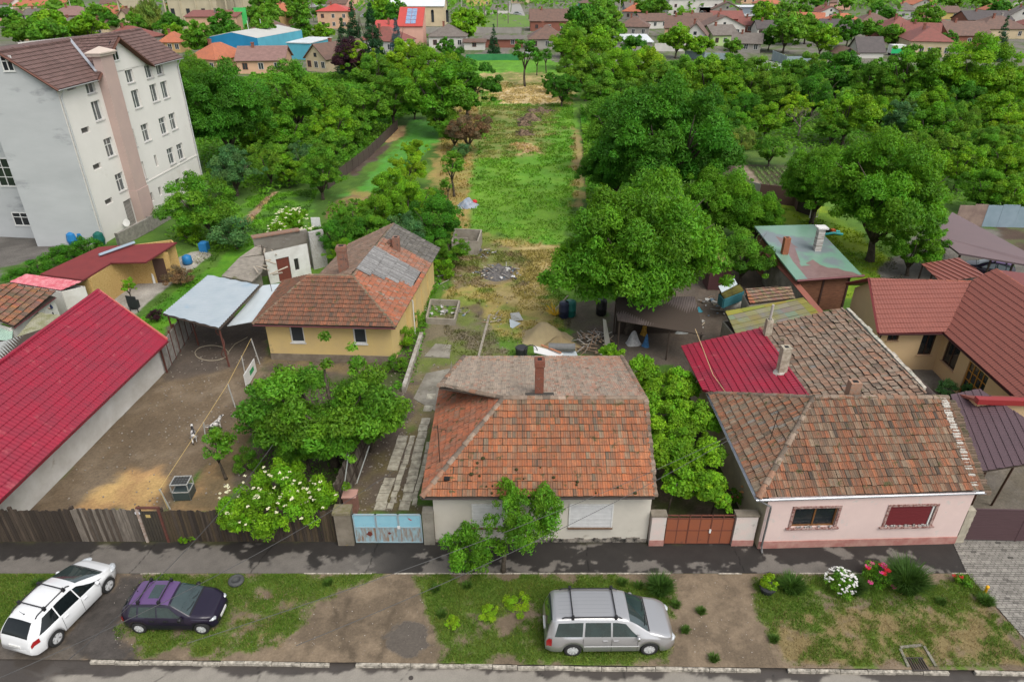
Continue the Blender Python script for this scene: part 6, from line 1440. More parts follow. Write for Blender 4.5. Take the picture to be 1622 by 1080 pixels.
OSB = mat('osb_board', (.42,.27,.09), (.52,.36,.15), 14, .9, rough=.85, c3=(.30,.18,.06), scale3=9, thr3=.58)
# OSB shed with the dark red roof
def osb():
 t = thing('garden_shed', 'particle board shed with flat dark red roof and porch at the left', 'shed', (-30, 49, 0))
 z = 2.7; R_ = qp((64,434,2.75),(132,444,2.7),(176,417,2.7),(231,416,2.7),(280,384,2.75),(175,386,2.95),(155,388,2.95))
 dr = mat('dark_red_felt', (.20,.035,.035), (.16,.03,.032), 1.5, .5, rough=.8, bump=.15, bscale=30)
 b = MB(); b.prism([tuple(p[:2]) for p in R_], 2.62, 2.76); r = b.build('roof', dr, t)
 e = MB()
 for i in range(len(R_)): e.tube([R_[i]+Vector((0,0,2.70-R_[i].z)), R_[(i+1)%len(R_)]+Vector((0,0,2.70-R_[(i+1)%len(R_)].z))], .05, 4)
 e.build('roof_edge', mat('dark_edge', (.10,.02,.02)), r)
 A, B, C_ = R_[1], R_[2], R_[4]; 
 Fa = [ (A.x+.15,A.y+.5), (B.x-.1,B.y+.3), (B.x+.3, B.y+2.2), (B.x+3.2,B.y+2.6), (C_.x-2.6,C_.y-1.9),(C_.x-.3,C_.y+.1),(C_.x-.5,C_.y+3.5),(R_[6].x,R_[6].y+.5),(R_[0].x+.3,R_[0].y+.3)]
 Fa[6] = (C_.x-.9, C_.y+.9); Fa[7] = (R_[6].x+.2, R_[6].y-.1)
 walls(t, 'wall', Fa, -.1, 2.62, OSB)
 d = MB(); f = Fr(Fa[2], Fa[3]); f.box(d, 1.6, 2.5, .06, .1, 0, 2.1); d.build('door', mat('dark_door', (.07,.04,.03)), t)
 p = W(245,449); m = MB(); m.tube([p, Vector((p.x-.25,p.y+.6,2.65))], .1, 6); m.build('post', PVC, t)
 ch = MB(); a, b_ = W(157,404,2.95), W(213,384,3.0); ch.tube([a,b_], .13, 4); tag(ch.build('roof_ridge_rail', mat('bluegrey_rail', (.25,.32,.38), rough=.4)), 'blue-grey metal rail lying on the dark red shed roof', 'rail')
 l = thing('ladder', 'white folding ladder leaning on the porch of the particle board shed', 'ladder', tuple(W(264,435)))
 a, c = W(266,437), WY(249,403,W(255,418).y+1.2); m = MB(); s_ = Vector((.22,.0,0))
 for k in (-1,1): m.tube([a+s_*k, c+s_*k], .03, 4)
 for k in range(8): q = a.lerp(c,(k+.5)/8); m.tube([q-s_, q+s_], .022, 4)
 m.build('rails', PVC, l)
osb()
# lesser roofs at the left
t = thing('shed', 'low shed under a pinkish red corrugated roof beside the dark red roof', 'shed', (-33,45,0))
q = qp((15,447,2.3),(97,460,2.3),(131,446,2.6),(42,434,2.6)); rpoly(t, 'roof', q, mat('pink_corrugated', (.50,.10,.13), (.58,.24,.26), 3, .8, rough=.6), tw=.2, amp=.03); walls(t, 'wall', [tuple(p[:2]) for p in q], -.1, 2.2, WHITEW)
t = thing('shed', 'old shed with patchy orange-brown tiles at the left edge', 'shed', (-32,40,0))
q = qp((-45,520,2.4),(22,517,2.4),(87,470,3.3),(10,449,3.9),(-60,470,3.8)); q = qp((-60,538,2.2),(21,517,2.3),(87,471,2.9),(12,449,3.6),(-60,468,3.6))
ft = lambda x,y,X,Y,r: tuple(k*r.uniform(.75,1.15) for k in r.choices([(.36,.13,.06),(.27,.13,.08),(.2,.12,.08),(.12,.09,.06)],[4,4,3,2])[0])
a, b = q[1], q[2]; n_ = (b-a).cross(Vector((-1,.1,.28))).normalized(); P_ = [a, b, b+Vector((-3.2,1.3,.95)), a+Vector((-4.6,0.4,1.15))]
r = rpoly(t, 'roof', [W(22,518,2.4), W(88,470,2.4), W(13,449,3.9), W(-75,478,3.9)], TILE, 'clay', tw=.3, tl=.4, colfn=ft, jit=.02, amp=.03, step=.05, eave=(W(22,518,2.4), W(88,470,2.4)))
g_ = gutter(r, W(23,519,2.35), W(89,471,2.35), mat('maroon_gutter', (.14,.045,.05))); walls(t, 'wall', [tuple(W(16,520,2.3)[:2]), tuple(W(84,472,2.3)[:2]), tuple(W(20,452,2.3)[:2]), tuple(W(-70,490,2.3)[:2])], -.1, 2.3, WHITEW)
t = thing('lean_to', 'grey corrugated lean-to roofs between barn and tiled shed', 'shed', (-27,34,0))
gc = mat('grey_corrugated', (.42,.43,.41), (.30,.31,.29), 2, .8, rough=.6, metal=.2, c3=(.25,.18,.12), scale3=1.5, thr3=.62)
rpoly(t, 'roof', qp((-80,640,2.2),(-10,610,2.4),(78,517,2.4),(-10,545,2.1),(-80,560,2.1)), gc, tw=.16, amp=.03, tl=2); r2 = rpoly(t, 'roof', qp((18,545,2.0),(95,510,2.2),(98,500,2.2),(60,495,2.1)), mat('mossy_corrugated', (.33,.32,.24), (.2,.2,.1), 2, .7), tw=.16, amp=.03)
rpoly(t, 'roof', qp((-60,540,2.0),(20,540,2.0),(21,520,2.1),(-60,508,2.1)), mat('green_sheet', (.32,.45,.36), (.25,.36,.3), 2, .5), tw=.2, amp=.02)
walls(t, 'wall', [tuple(W(-10,615,2.2)[:2]), tuple(W(76,520,2.3)[:2]), tuple(W(20,548,2.0)[:2])], -.1, 2.0, WHITEW)
# carport with shining corrugated roof, second sheet, steel posts, sheet fence
def carport():
 t = thing('carport', 'open carport with shiny pale corrugated roof beside the yellow house', 'carport', (-20, 41, 0))
 q = qp((258,497,3.0),(347,520,3.0),(411,452,3.35),(330,436,3.35)); q[2].z = q[3].z = 3.35
 zn = mat('bright_zinc', (.44,.49,.52), (.36,.42,.46), .9, .5, rough=.4, metal=.3, c3=(.30,.40,.48), scale3=.5, thr3=.6)
 rpoly(t, 'roof', q, zn, tw=.26, amp=.055, tl=9, step=0, eave=(q[1],q[2]))
 q2 = qp((360,516,2.62),(399,509,2.72),(458,447,2.95),(416,452,2.95)); r = rpoly(t, 'side_roof', q2, mat('pale_sheet', (.55,.60,.62), (.48,.54,.56), 1.5, .4, rough=.4, metal=.2), None, th=.04)
 rust = mat('rust_red_steel', (.13,.045,.035), (.09,.04,.03), 6, .5, rough=.7)
 p = W(340,553); 
 for (a, b) in ((W(269,583), q[0]+Vector((.3,0,-.05))), (W(290,562), q[0]+Vector((1.2,1,-.05))), (W(338,552), q[1]+Vector((-.1,.2,-.05))), (W(318,500), q[3]+Vector((.4,-1,-.1)))):
  m = MB(); m.tube([Vector((b.x,b.y,0)) if a.y > 99 else Vector((b.x,b.y+.15,0)), b], .06, 6); m.build('post', rust, t)
 m = MB(); s0 = Vector((q[1].x-.2,q[1].y+.3,0)); 
 for k in range(12): a_ = k*.9; m.tube([s0+Vector((.18*math.cos(a_),.18*math.sin(a_),k*.24)), s0+Vector((.18*math.cos(a_+.9),.18*math.sin(a_+.9),(k+1)*.24))], .025, 5)
 m.build('spiral_post', rust, t)
 bm = MB(); bm.tube([q[1]+Vector((.0,.0,-.08)), q[2]+Vector((0,0,-.08))], .05, 4); bm.tube([q[0]+Vector((0,0,-.08)), q[1]+Vector((0,0,-.08))], .04, 4); bm.build('beam', RAW, t)
 # sheet fence under its left side
 A, B = W(265,590), W(318,505); f = Fr(A, B); t2 = thing('sheet_fence', 'grey sheet fence with rusty posts under the carport edge', 'fence', tuple(A)); n = int(f.L/.9)
 for k in range(n):
  m = MB(); 
  for j in range(5): f.box(m, k*.9+.03+j*.17, k*.9+.03+j*.17+.15, -.02, .02, .1, 1.9)
  m.build('panel', mat('weathered_sheet', (.33,.32,.30), (.22,.2,.18), 3, .8, rough=.7), t2)
  m = MB(); f.box(m, k*.9-.04, k*.9+.04, -.05, .05, -.1, 2.1); m.build('post', rust, t2)
 h = thing('garden_hose', 'looped pale hose lying on the dirt under the carport', 'hose', tuple(W(330,560))); m = MB(); P = []
 for k in range(40):
  a = k/39*math.pi*1.9+.3; P.append(W(335+26*math.cos(a), 559+12*math.sin(a), .03))
 P += [W(372,545,.04), W(392,534,.1)]; m.tube(P, .022, 6); m.build('hose', mat('pale_hose', (.42,.36,.26)), h)
carport()
# ruined white shed
def ruin():
 t = thing('ruined_shed', 'ruined white walled shed with red-brown door and collapsed slab roof', 'shed', (-18.5, 52, 0))
 A, B = (-19.75,51.0), (-16.9,53.1); f = Fr(A, B)
 m = MB(); d0 = f.hit(443,445)[0]; d1 = f.hit(463,440)[0]; w0, z1 = f.hit(463,411); w1, z0 = f.hit(475,427)
 panel(m, A, B, -.1, 2.75, [(d0,d1,0,2.0),(w0+.12,w1+.0,z0,z1)], depth=.2); m.build('wall', mat('bright_whitewash', (.66,.66,.64), (.5,.49,.46), 1.2, .6, rough=.9), t)
 q = MB(); f.box(q, d0+.02, d1-.02, -.15, -.08, .02, 1.98); q.build('door', mat('redbrown_door', (.17,.045,.03), (.12,.04,.03), 5, .6), t)
 window(t, f, w0+.12, w1, z0, z1, depth=.12, frame=mat('dark_frame', (.05,.045,.04)), sill=False)
 m = MB(); f2 = Fr((-21.0,52.5),(-17.2,54.6)); panel(m, (-21.0,52.5), (-17.2,54.6), -.1, 3.4); f2.box(m, 0, f2.L, -.35, 0, -.1, 3.38); m.build('parapet_wall', mat('old_grey_plaster', (.40,.37,.32), (.3,.27,.23), 1, .7, bump=.3, c3=(.5,.48,.45), scale3=1, thr3=.6), t)
 m = MB(); f2.box(m, -.1, f2.L-.6, -.55, .12, 3.4, 3.52); m.build('coping', mat('rust_coping', (.25,.13,.09), (.2,.15,.11), 4, .6), t)
 m = MB(); g = Fr((-17.0,54.2),(-16.0,54.9)); g.box(m, 0, 1.25, -.2, .1, -.1, 3.3); m.build('corrugated_screen', mat('streaked_sheet', (.45,.45,.44), (.25,.23,.2), 9, .9, stretch=(6,6,.6)), t)
 dm = mat('slab_debris', (.28,.25,.21), (.2,.18,.15), 3, .8, rough=.95, bump=.6, bscale=12, c3=(.12,.12,.06), scale3=1.2, thr3=.6)
 r1 = qp((379,407,2.5),(413,400,2.6),(413,388,2.9),(407,389,2.9)); m = MB(); m.slab(qp((379,408,2.4),(414,403,2.5),(414,388,2.8),(405,390,2.8)), .12); m.slab(qp((351,437,2.2),(399,446,2.1),(415,430,2.3),(420,404,2.45),(378,409,2.4)), .1); r = m.build('slab_roof', dm, t)
 walls(t, 'side_wall', [tuple(W(353,438,2.1)[:2]), tuple(W(397,446,2.0)[:2]), tuple(W(412,430,2.0)[:2])], -.1, 2.0, dm, close=False)
 rnd = random.Random(3)
 for k in range(9):
  a = W(412+rnd.uniform(-4,30), 402+rnd.uniform(-2,36), 2.4+rnd.uniform(0,.3)); b = a+Vector((rnd.uniform(-1.3,1.3), rnd.uniform(-1.2,1.2), rnd.uniform(-.2,.25))); bb = MB(); bb.tube([a,b], .06, 4); bb.build('broken_board', mat('pale_boards', (.42,.37,.29), (.3,.25,.2), 4, .6), t)
 s = thing('sign_board', 'small white board on a dark stand behind the ruined white shed', 'sign', tuple(W(508,398))); p = W(508,398); m = MB(); m.tube([p, p+Vector((0,0,2.6))], .05, 5); m.build('post', RAW, s); m = MB(); m.box((p.x-.45,p.y-.06,2.3),(p.x+.35,p.y,3.2)); m.build('board', PVC, s)
ruin()
# grey house lot: tank, rubble, sand, boards
def lot():
 cb = mat('hollow_block', (.33,.30,.25), (.25,.22,.18), 2, .8, rough=.95, bump=.4, bscale=15, c3=(.12,.13,.07), scale3=1.5, thr3=.62)
 t = thing('water_tank', 'open roofless concrete block tank at the foot of the mown field', 'tank', tuple(W(737,405)))
 Q = [tuple(p[:2]) for p in qp((717,404),(757,404),(763,385),(722,383))]; walls(t, 'wall', Q, -.1, 1.3, cb)
 m = MB(); m.face([(p[0],p[1],.25) for p in Q]); m.build('floor', mat('tank_floor', (.13,.12,.09)), t)
 a, b = Vector(Q[0]).lerp(Vector(Q[3]),.45), Vector(Q[1]).lerp(Vector(Q[2]),.45); walls(t, 'partition', [tuple(a), tuple(a.lerp(b,.55))], -.1, 1.1, cb, close=False)
 def heap(name, label, cat, u, v, rx, ry, h, m, seed, n=40, lump=.3):
  p = W(u, v); mb = MB(); r = np.random.RandomState(seed); N = 26; V = []; F = []
  for i in range(N+1):
   for j in range(N*2):
    a = 2*math.pi*j/(N*2); rr = i/N; x, y = math.cos(a)*rr*rx, math.sin(a)*rr*ry
    z = h*(math.cos(rr*math.pi)*.5+.5)*(1+lump*(float(vnoise(np.array([x+p.x]),np.array([y+p.y]),.5,seed)[0])-.5)*2) - .02; V.append((p.x+x*(1+.12*math.sin(3*a+seed)), p.y+y*(1+.12*math.sin(2*a+seed)), z))
  for i in range(N):
   for j in range(N*2): j2 = (j+1) % (N*2); F.append((i*N*2+j, i*N*2+j2, (i+1)*N*2+j2, (i+1)*N*2+j))
  mb.mesh(V, F); return tag(mb.build(name, m, smooth=True), label, cat)
 sand = mat('sand', (.40,.32,.18), (.33,.26,.15), 1.8, .6, rough=.95, bump=.5, bscale=35)
 heap('sand_pile', 'tall cone of yellowish sand behind the grey house', 'sand pile', 862, 535, 1.9, 1.7, 1.15, sand, 2, lump=.08)
 heap('sand_pile', 'lower front heap of browner sand behind the grey house', 'sand pile', 888, 548, 1.6, 1.1, .7, mat('brown_sand', (.33,.25,.13), (.26,.2,.11), 3, .6, rough=.95, bump=.7, bscale=30), 3, lump=.15)
 heap('ash_heap', 'dark ash and rubbish heap left of the walnut', 'heap', 788, 433, 1.9, 1.6, .55, mat('ash', (.085,.08,.085), (.16,.15,.14), 5, .9, bump=.9, bscale=18), 5, lump=.6)
 for (u, v, rx, h, l) in ((838,190,2.6,.7,'wide brown brush pile on the far field'),(830,199,1.6,.6,'small dark brush pile on the far field'),(830,214,1.8,.7,'dark twiggy brush pile nearest on the far field'),(855,177,3.2,.5,'low grey brush pile farthest on the field')):
  o = heap('brush_pile', l, 'brush pile', u, v, rx, rx*.7, h, mat('brush', (.11,.075,.05), (.2,.14,.09), 6, 1, bump=1, bscale=8), int(u), lump=.8)
  tw = MB(); rnd = random.Random(u); p = W(u, v)
  for k in range(45): a = p+Vector((rnd.uniform(-rx,rx)*.8,rnd.uniform(-rx,rx)*.55,rnd.uniform(.05,h))); tw.tube([a, a+Vector((rnd.uniform(-1,1),rnd.uniform(-1,1),rnd.uniform(0,.5)))], .03, 3)
  tw.build('twigs', RAW, o)
 # litter pieces: individual chunks
 cols = [(.55,.54,.50),(.38,.36,.33),(.10,.10,.11),(.32,.22,.15),(.20,.28,.36),(.45,.38,.28),(.62,.62,.62)]
 mats_ = [mat(f'rubble_{i}', c, tuple(k*.6 for k in c), 6, .8, rough=.9, bump=.4) for i, c in enumerate(cols)]
 def chunk(m, p, s, rnd, flat=.5):
  V = []; 
  for k in range(10):
   a = rnd.uniform(0, 6.28); e = rnd.uniform(-1, 1); q = Vector((math.cos(a)*math.sqrt(1-e*e), math.sin(a)*math.sqrt(1-e*e), e))*s*rnd.uniform(.6,1); V.append((p.x+q.x, p.y+q.y, max(.0, p.z+q.z*flat)))
  import bmesh; bm = bmesh.new(); vs = [bm.verts.new(v) for v in V]; bmesh.ops.convex_hull(bm, input=vs); me_v = [v for v in bm.verts if v.link_faces]; ix = {v: i for i, v in enumerate(me_v)}
  m.mesh([tuple(v.co) for v in me_v], [tuple(ix[v] for v in f.verts) for f in bm.faces]); bm.free()
 def rubble(label, u, v, rx, ry, n, z, s0, s1, seed, grp, boards=0, cpal=None, name='rubble_piece'):
  rnd = random.Random(seed); c = W(u, v)
  for k in range(n):
   a, q = rnd.uniform(0, 6.28), rnd.random()**.6; p = c+Vector((math.cos(a)*rx*q, math.sin(a)*ry*q, z*(1-q)+.03)); m = MB(); chunk(m, p, rnd.uniform(s0,s1), rnd); i = rnd.choice(cpal or range(7))
   tag(m.build(name, mats_[i]), label, 'rubble', grp)
  for k in range(boards):
   a, q = rnd.uniform(0, 6.28), rnd.random()**.6; p = c+Vector((math.cos(a)*rx*q, math.sin(a)*ry*q, z*(1-q)+.08)); d = Vector((rnd.uniform(-1,1), rnd.uniform(-1,1), rnd.uniform(-.05,.35))).normalized()*rnd.uniform(.5,1.2); m = MB(); m.tube([p-d*.5, p+d*.5+Vector((0,0,.05))], rnd.uniform(.02,.045), 4)
   tag(m.build('plank', mats_[rnd.choice([3,5,1])]), label.replace('rubble', 'plank').replace('chunk', 'piece'), 'plank', grp+' planks')
 rubble('rubble chunk scattered over the dark ash heap left of the walnut', 788, 433, 2.1, 1.7, 46, .5, .07, .24, 1, 'rubble on the ash heap', 12)
 rubble('grey rubble chunk beside the concrete tank', 768, 402, 1.2, 1.0, 16, .3, .08, .3, 2, 'rubble by the tank', 5, [1,2,4,0])
 rubble('rubble chunk inside the low concrete foundation', 706, 494, 1.7, 1.1, 26, .2, .07, .24, 3, 'rubble in the foundation', 10, [0,6,4,1,2])
 rubble('pale rubble chunk beside the tilted roof sheets', 780, 508, 1.0, 1.3, 16, .1, .05, .18, 4, 'rubble by the roof sheets', 5, [0,1,5,6])
 rubble('small rubble chunk right of the yellow house wall', 705, 440, 1.6, 1.8, 16, .15, .08, .28, 5, 'rubble behind the yellow house', 8, [0,3,5,2])
 rubble('rubble chunk among the firewood beside the sand', 940, 545, 1.5, 1.7, 20, .5, .08, .22, 6, 'rubble in the firewood', 46, [3,5,1])
 rubble('rubble chunk in the junk under the brown shed', 1050, 512, 3.2, 1.3, 30, .6, .1, .32, 7, 'junk under the brown shed', 14, [0,2,3,4,1])
 rubble('pale rubble chunk beside the dirt yard rope fence', 392, 640, 1.0, 2.6, 12, .05, .06, .17, 8, 'stones by the rope fence', 0, [0,1])
 rubble('rubble chunk in the passage beside the brown shed', 1130, 490, 1.0, 2.2, 18, .4, .1, .3, 9, 'junk in the passage', 5)
 # low foundation box
 t = thing('foundation', 'low ruined concrete foundation filled with debris', 'foundation', tuple(W(706,500))); Q = [tuple(p[:2]) for p in qp((676,513),(720,515),(728,485),(683,483))]; walls(t, 'wall', Q, -.1, .5, cb)
 k_ = MB(); A, B = W(640,622), W(668,535); f = Fr(A, B); f.box(k_, 0, f.L, -.12, .12, -.1, .45); tag(k_.build('low_wall', mat('pale_kerb_wall', (.42,.40,.36), (.25,.22,.18), 2, .8, bump=.4)), 'low broken concrete wall beside the yellow house weeds', 'wall')
 k_ = MB(); A, B = W(757,570), W(775,500); f = Fr(A, B); f.box(k_, 0, f.L, -.08, .08, -.1, .07); tag(k_.build('edging', cb), 'thin concrete edging strip across the weedy lot', 'edging')
 # tilted roof sheets
 m = MB(); m.slab(qp((808,496,.75),(822,494,.5),(829,507,.08),(811,508,.15)), .03); tag(m.build('roof_sheet', mat('pale_ribbed_sheet', (.45,.47,.47), (.3,.3,.29), 8, .7, stretch=(8,1,1))), 'ribbed pale roof sheet propped up on the weedy lot', 'sheet')
 m = MB(); m.slab(qp((807,505,.3),(825,512,.05),(812,520,.02),(808,518,.05)), .02); tag(m.build('metal_sheet', mat('blue_grey_plate', (.42,.47,.50))), 'flat bluish plate lying under the ribbed roof sheet', 'sheet')
 # boards, roll and round things behind the grey house
 zt = .5
 m = MB(); m.slab(qp((845,547,zt+.35),(893,560,zt),(885,567,zt),(846,558,zt+.2)), .04); tag(m.build('white_board', mat('white_panel', (.62,.62,.62))), 'curved white board leaning behind the grey house roof', 'board')
 m = MB(); m.slab(qp((885,556,.4),(912,556,.4),(915,563,.35),(889,566,.35)), .06); tag(m.build('grey_board', mat('blue_grey_plate', (.42,.47,.50))), 'blue-grey board lying right of the white board', 'board')
 m = MB(); m.tube([W(869,549,.8), W(911,550,.8)], .25, 14); tag(m.build('felt_roll', mat('grey_felt', (.19,.19,.19), (.14,.14,.14), 5, .5)), 'thick grey roll lying behind the grey house roof', 'roll')
 m = MB(); m.tube([W(857,546,.9), W(889,559,.65)], .06, 8); tag(m.build('clay_pipe', mat('terracotta', (.42,.18,.10))), 'terracotta pipe lying across the white board', 'pipe')
 t = thing('round_tub', 'dark tub with wire hoop behind the grey house chimney', 'tub', tuple(W(826,560))); m = MB(); m.lathe([(.35,0),(.42,.7),(.38,.75)], tuple(W(826,565)), 14); m.build('tub', mat('dark_plastic', (.03,.03,.035), rough=.5), t)
 m = MB(); c = W(841,556,.7); P = [c+Vector((.42*math.cos(a),.05,.42*math.sin(a))) for a in [k*math.pi/10 for k in range(21)]]; m.tube(P, .03, 6); m.build('hoop', mat('dark_plastic', (.03,.03,.035)), t)
 # yellow flowers, barrels
 t = thing('yellow_broom', 'yellow flowering twiggy plant beside the green barrel', 'plant', tuple(W(880,500))); m = MB(); rnd = random.Random(2); c = W(880,500)
 for k in range(40): d = Vector((rnd.uniform(-1,.8), rnd.uniform(-.7,.7), rnd.uniform(.3,1.1))); m.tube([c, c+d*.8], .02, 3)
 m.build('twigs', mat('yellow_twigs', (.62,.40,.03)), t)
 for (u, v, c_, l, r_) in ((903,500,(.01,.10,.08),'dark green barrel under the huge walnut',.42),(893,502,(.02,.025,.05),'dark blue-black barrel left of the green barrel',.38),(952,498,(.015,.015,.015),'black barrel left of the brown shed roof',.4)):
  m = MB(); m.lathe([(r_*.9,0),(r_,.1),(r_,.5),(r_*1.04,.52),(r_,.55),(r_,1.1),(r_*.9,1.2)], tuple(W(u,v)), 14); tag(m.build('barrel', mat('barrel_%d' % u, c_, rough=.4), smooth=True), l, 'barrel')
 m = MB(); m.tube([W(873,497,.1), W(900,468,.9)], .05, 5); tag(m.build('plank', mats_[5]), 'pale plank leaning by the yellow flowering plant', 'plank')
 # tarpaulin by the field
 heap('tarpaulin', 'crumpled blue-grey tarpaulin with red bag beside the field', 'tarpaulin', 741, 325, 1.3, 1.6, .8, mat('tarp', (.20,.25,.33), (.32,.34,.38), 2, .8, rough=.5, bump=.6), 9, lump=.7)
 m = MB(); m.lathe([(.2,0),(.3,.15),(.2,.35),(.05,.4)], tuple(W(752,322)), 9); tag(m.build('red_bag', mat('red_plastic', (.5,.02,.02), rough=.5)), 'small red bag beside the blue-grey tarpaulin', 'bag')
 m = MB(); p = W(458,565); 
 for k in range(3): m.lathe([(.13,0),(.24,.02),(.26,.12),(.24,.24),(.13,.26)], (p.x,p.y,.27*k*.0+.02+.24*k*.8), 12)
 tag(m.build('orange_reel', mat('orange_plastic', (.75,.13,.02), rough=.5), smooth=True), 'small orange plastic reel by the yellow house wall', 'reel')
 # brown sheds and tiled shed
 br = mat('brown_corrugated', (.145,.115,.105), (.115,.09,.082), 1.2, .5, rough=.55)
 t = thing('open_shed', 'open front junk shed with dull brown sheet roof beside the walnut', 'shed', tuple(W(1040,510))); q = qp((978,508,2.5),(1116,530,2.4),(1100,470,2.9),(974,470,3.0)); rpoly(t, 'roof', q, br, tw=.16, amp=.02, tl=1.5)
 for (u, v) in ((982,510),(1062,520),(1112,528),(1098,480),(976,482)): p = W(u, v, 2.45); m = MB(); m.tube([(p.x,p.y+.15,0), (p.x,p.y+.15,2.45)], .06, 5); m.build('post', RAW, t)
 walls(t, 'back_wall', [tuple(W(978,480,2.4)[:2]), tuple(W(1098,478,2.4)[:2])], -.1, 2.4, mat('dark_boards', (.05,.038,.03)), close=False)
 lp = mat('leaning_panel_grey', (.40,.39,.34)); m = MB(); m.slab([W(955,505,1.9),W(960,507,1.9),W(967,545,.1),W(958,548,.1)], .04); tag(m.build('leaning_panel', lp), 'pale grey panel leaning beside the brown shed', 'panel')
 for i, (u, v, c_, l) in enumerate(((1003,545,(.5,.5,.5),'glossy white bagged bundle behind the vines'),(1080,525,(.42,.45,.44),'pale covered bundle at the mouth of the brown shed'),(1107,492,(.05,.30,.38),'turquoise bin beside the brown shed'),(1022,548,(.06,.2,.42),'small blue tub behind the vines'),(1020,530,(.45,.25,.03),'yellow-brown canister under the brown shed'))):
  heap('bundle', l, 'bundle', u, v, .6 if i < 2 else .3, .5 if i < 2 else .3, .8, mat(f'bundle_{i}', c_, tuple(k*.6 for k in c_), 6, .8, rough=.4, bump=.8), 20+i, lump=.9)
 t = thing('tiled_shed', 'tiny shed with mossy mixed tiles between walnut and coping wall', 'shed', tuple(W(1215,490))); q = qp((1187,482,2.1),(1259,474,2.1),(1252,454,2.5),(1180,459,2.5))
 rpoly(t, 'roof', q, TILE, 'clay', tw=.24, tl=.34, amp=.025, step=.05, jit=.02, colfn=lambda x,y,X,Y,r: tuple(k*r.uniform(.8,1.15) for k in ((.45,.16,.08) if x<.5 else r.choice([(.33,.24,.17),(.3,.17,.11),(.36,.2,.14),(.24,.2,.1)])))); walls(t, 'wall', [(p.x,p.y+.1) for p in q], -.1, 2.05, cb)
 t = thing('mossy_shed', 'shed with yellow-green mossy slate roof in front of the tiled shed', 'shed', tuple(W(1220,520))); q = qp((1166,531,2.3),(1300,500,2.3),(1272,472,2.9),(1148,494,2.9))
 ms = mat('mossy_slates', (1,1,1), (.19,.17,.03), .9, .6, rough=.95, attr=True, c2f=.75, bump=.4); rpoly(t, 'roof', q, ms, 'flat', tw=.9, tl=.42, step=.03, jit=.01, colfn=lambda x,y,X,Y,r: tuple(k*r.uniform(.75,1.15) for k in ((.22,.21,.05) if (y>Y*.86 or x>X*.93 or x<X*.05) else (.18,.185,.15)))); walls(t, 'wall', [(p.x,p.y) for p in q], -.1, 2.2, cb)
 t = thing('kennel_box', 'small mossy box shed with turquoise side and grey lid', 'shed', tuple(W(1160,480))); q = qp((1147,472,1.9),(1178,460,1.9),(1172,450,2.0),(1140,462,2.0)); rpoly(t, 'roof', q, ms, None, th=.08); walls(t, 'wall', [tuple(p[:2]) for p in q], 1.1, 1.8, mat('turquoise_sheet', (.03,.13,.15)))
 m = MB(); m.slab(qp((1143,463,2.15),(1168,450,2.15),(1163,441,2.25),(1138,453,2.25)), .06); m.build('lid', mat('pale_sheet', (.55,.60,.62)), t)
 m = MB(); m.lathe([(.75,0),(.8,.9),(.5,1.25)], tuple(W(1160,492)), 14); tag(m.build('wrapped_bale', mat('white_cover', (.6,.58,.52), (.4,.36,.3), 3, .8), smooth=True), 'white wrapped bale tied with cords beside the mossy shed', 'bale')
 t = thing('kiln_hut', 'small dark hut with straw coloured top behind the walnut', 'shed', tuple(W(1135,445))); p = W(1133,455); m = MB(); m.box((p.x-.8,p.y-.6,0),(p.x+.9,p.y+1,2.3)); m.build('wall', mat('dark_brick', (.07,.03,.03)), t); m = MB(); m.lathe([(1.2,2.3),(1.0,2.5),(.2,2.65)], (p.x,p.y+.2,0), 9); m.build('thatch', mat('straw_top', (.33,.22,.10), bump=.6), t)
lot()
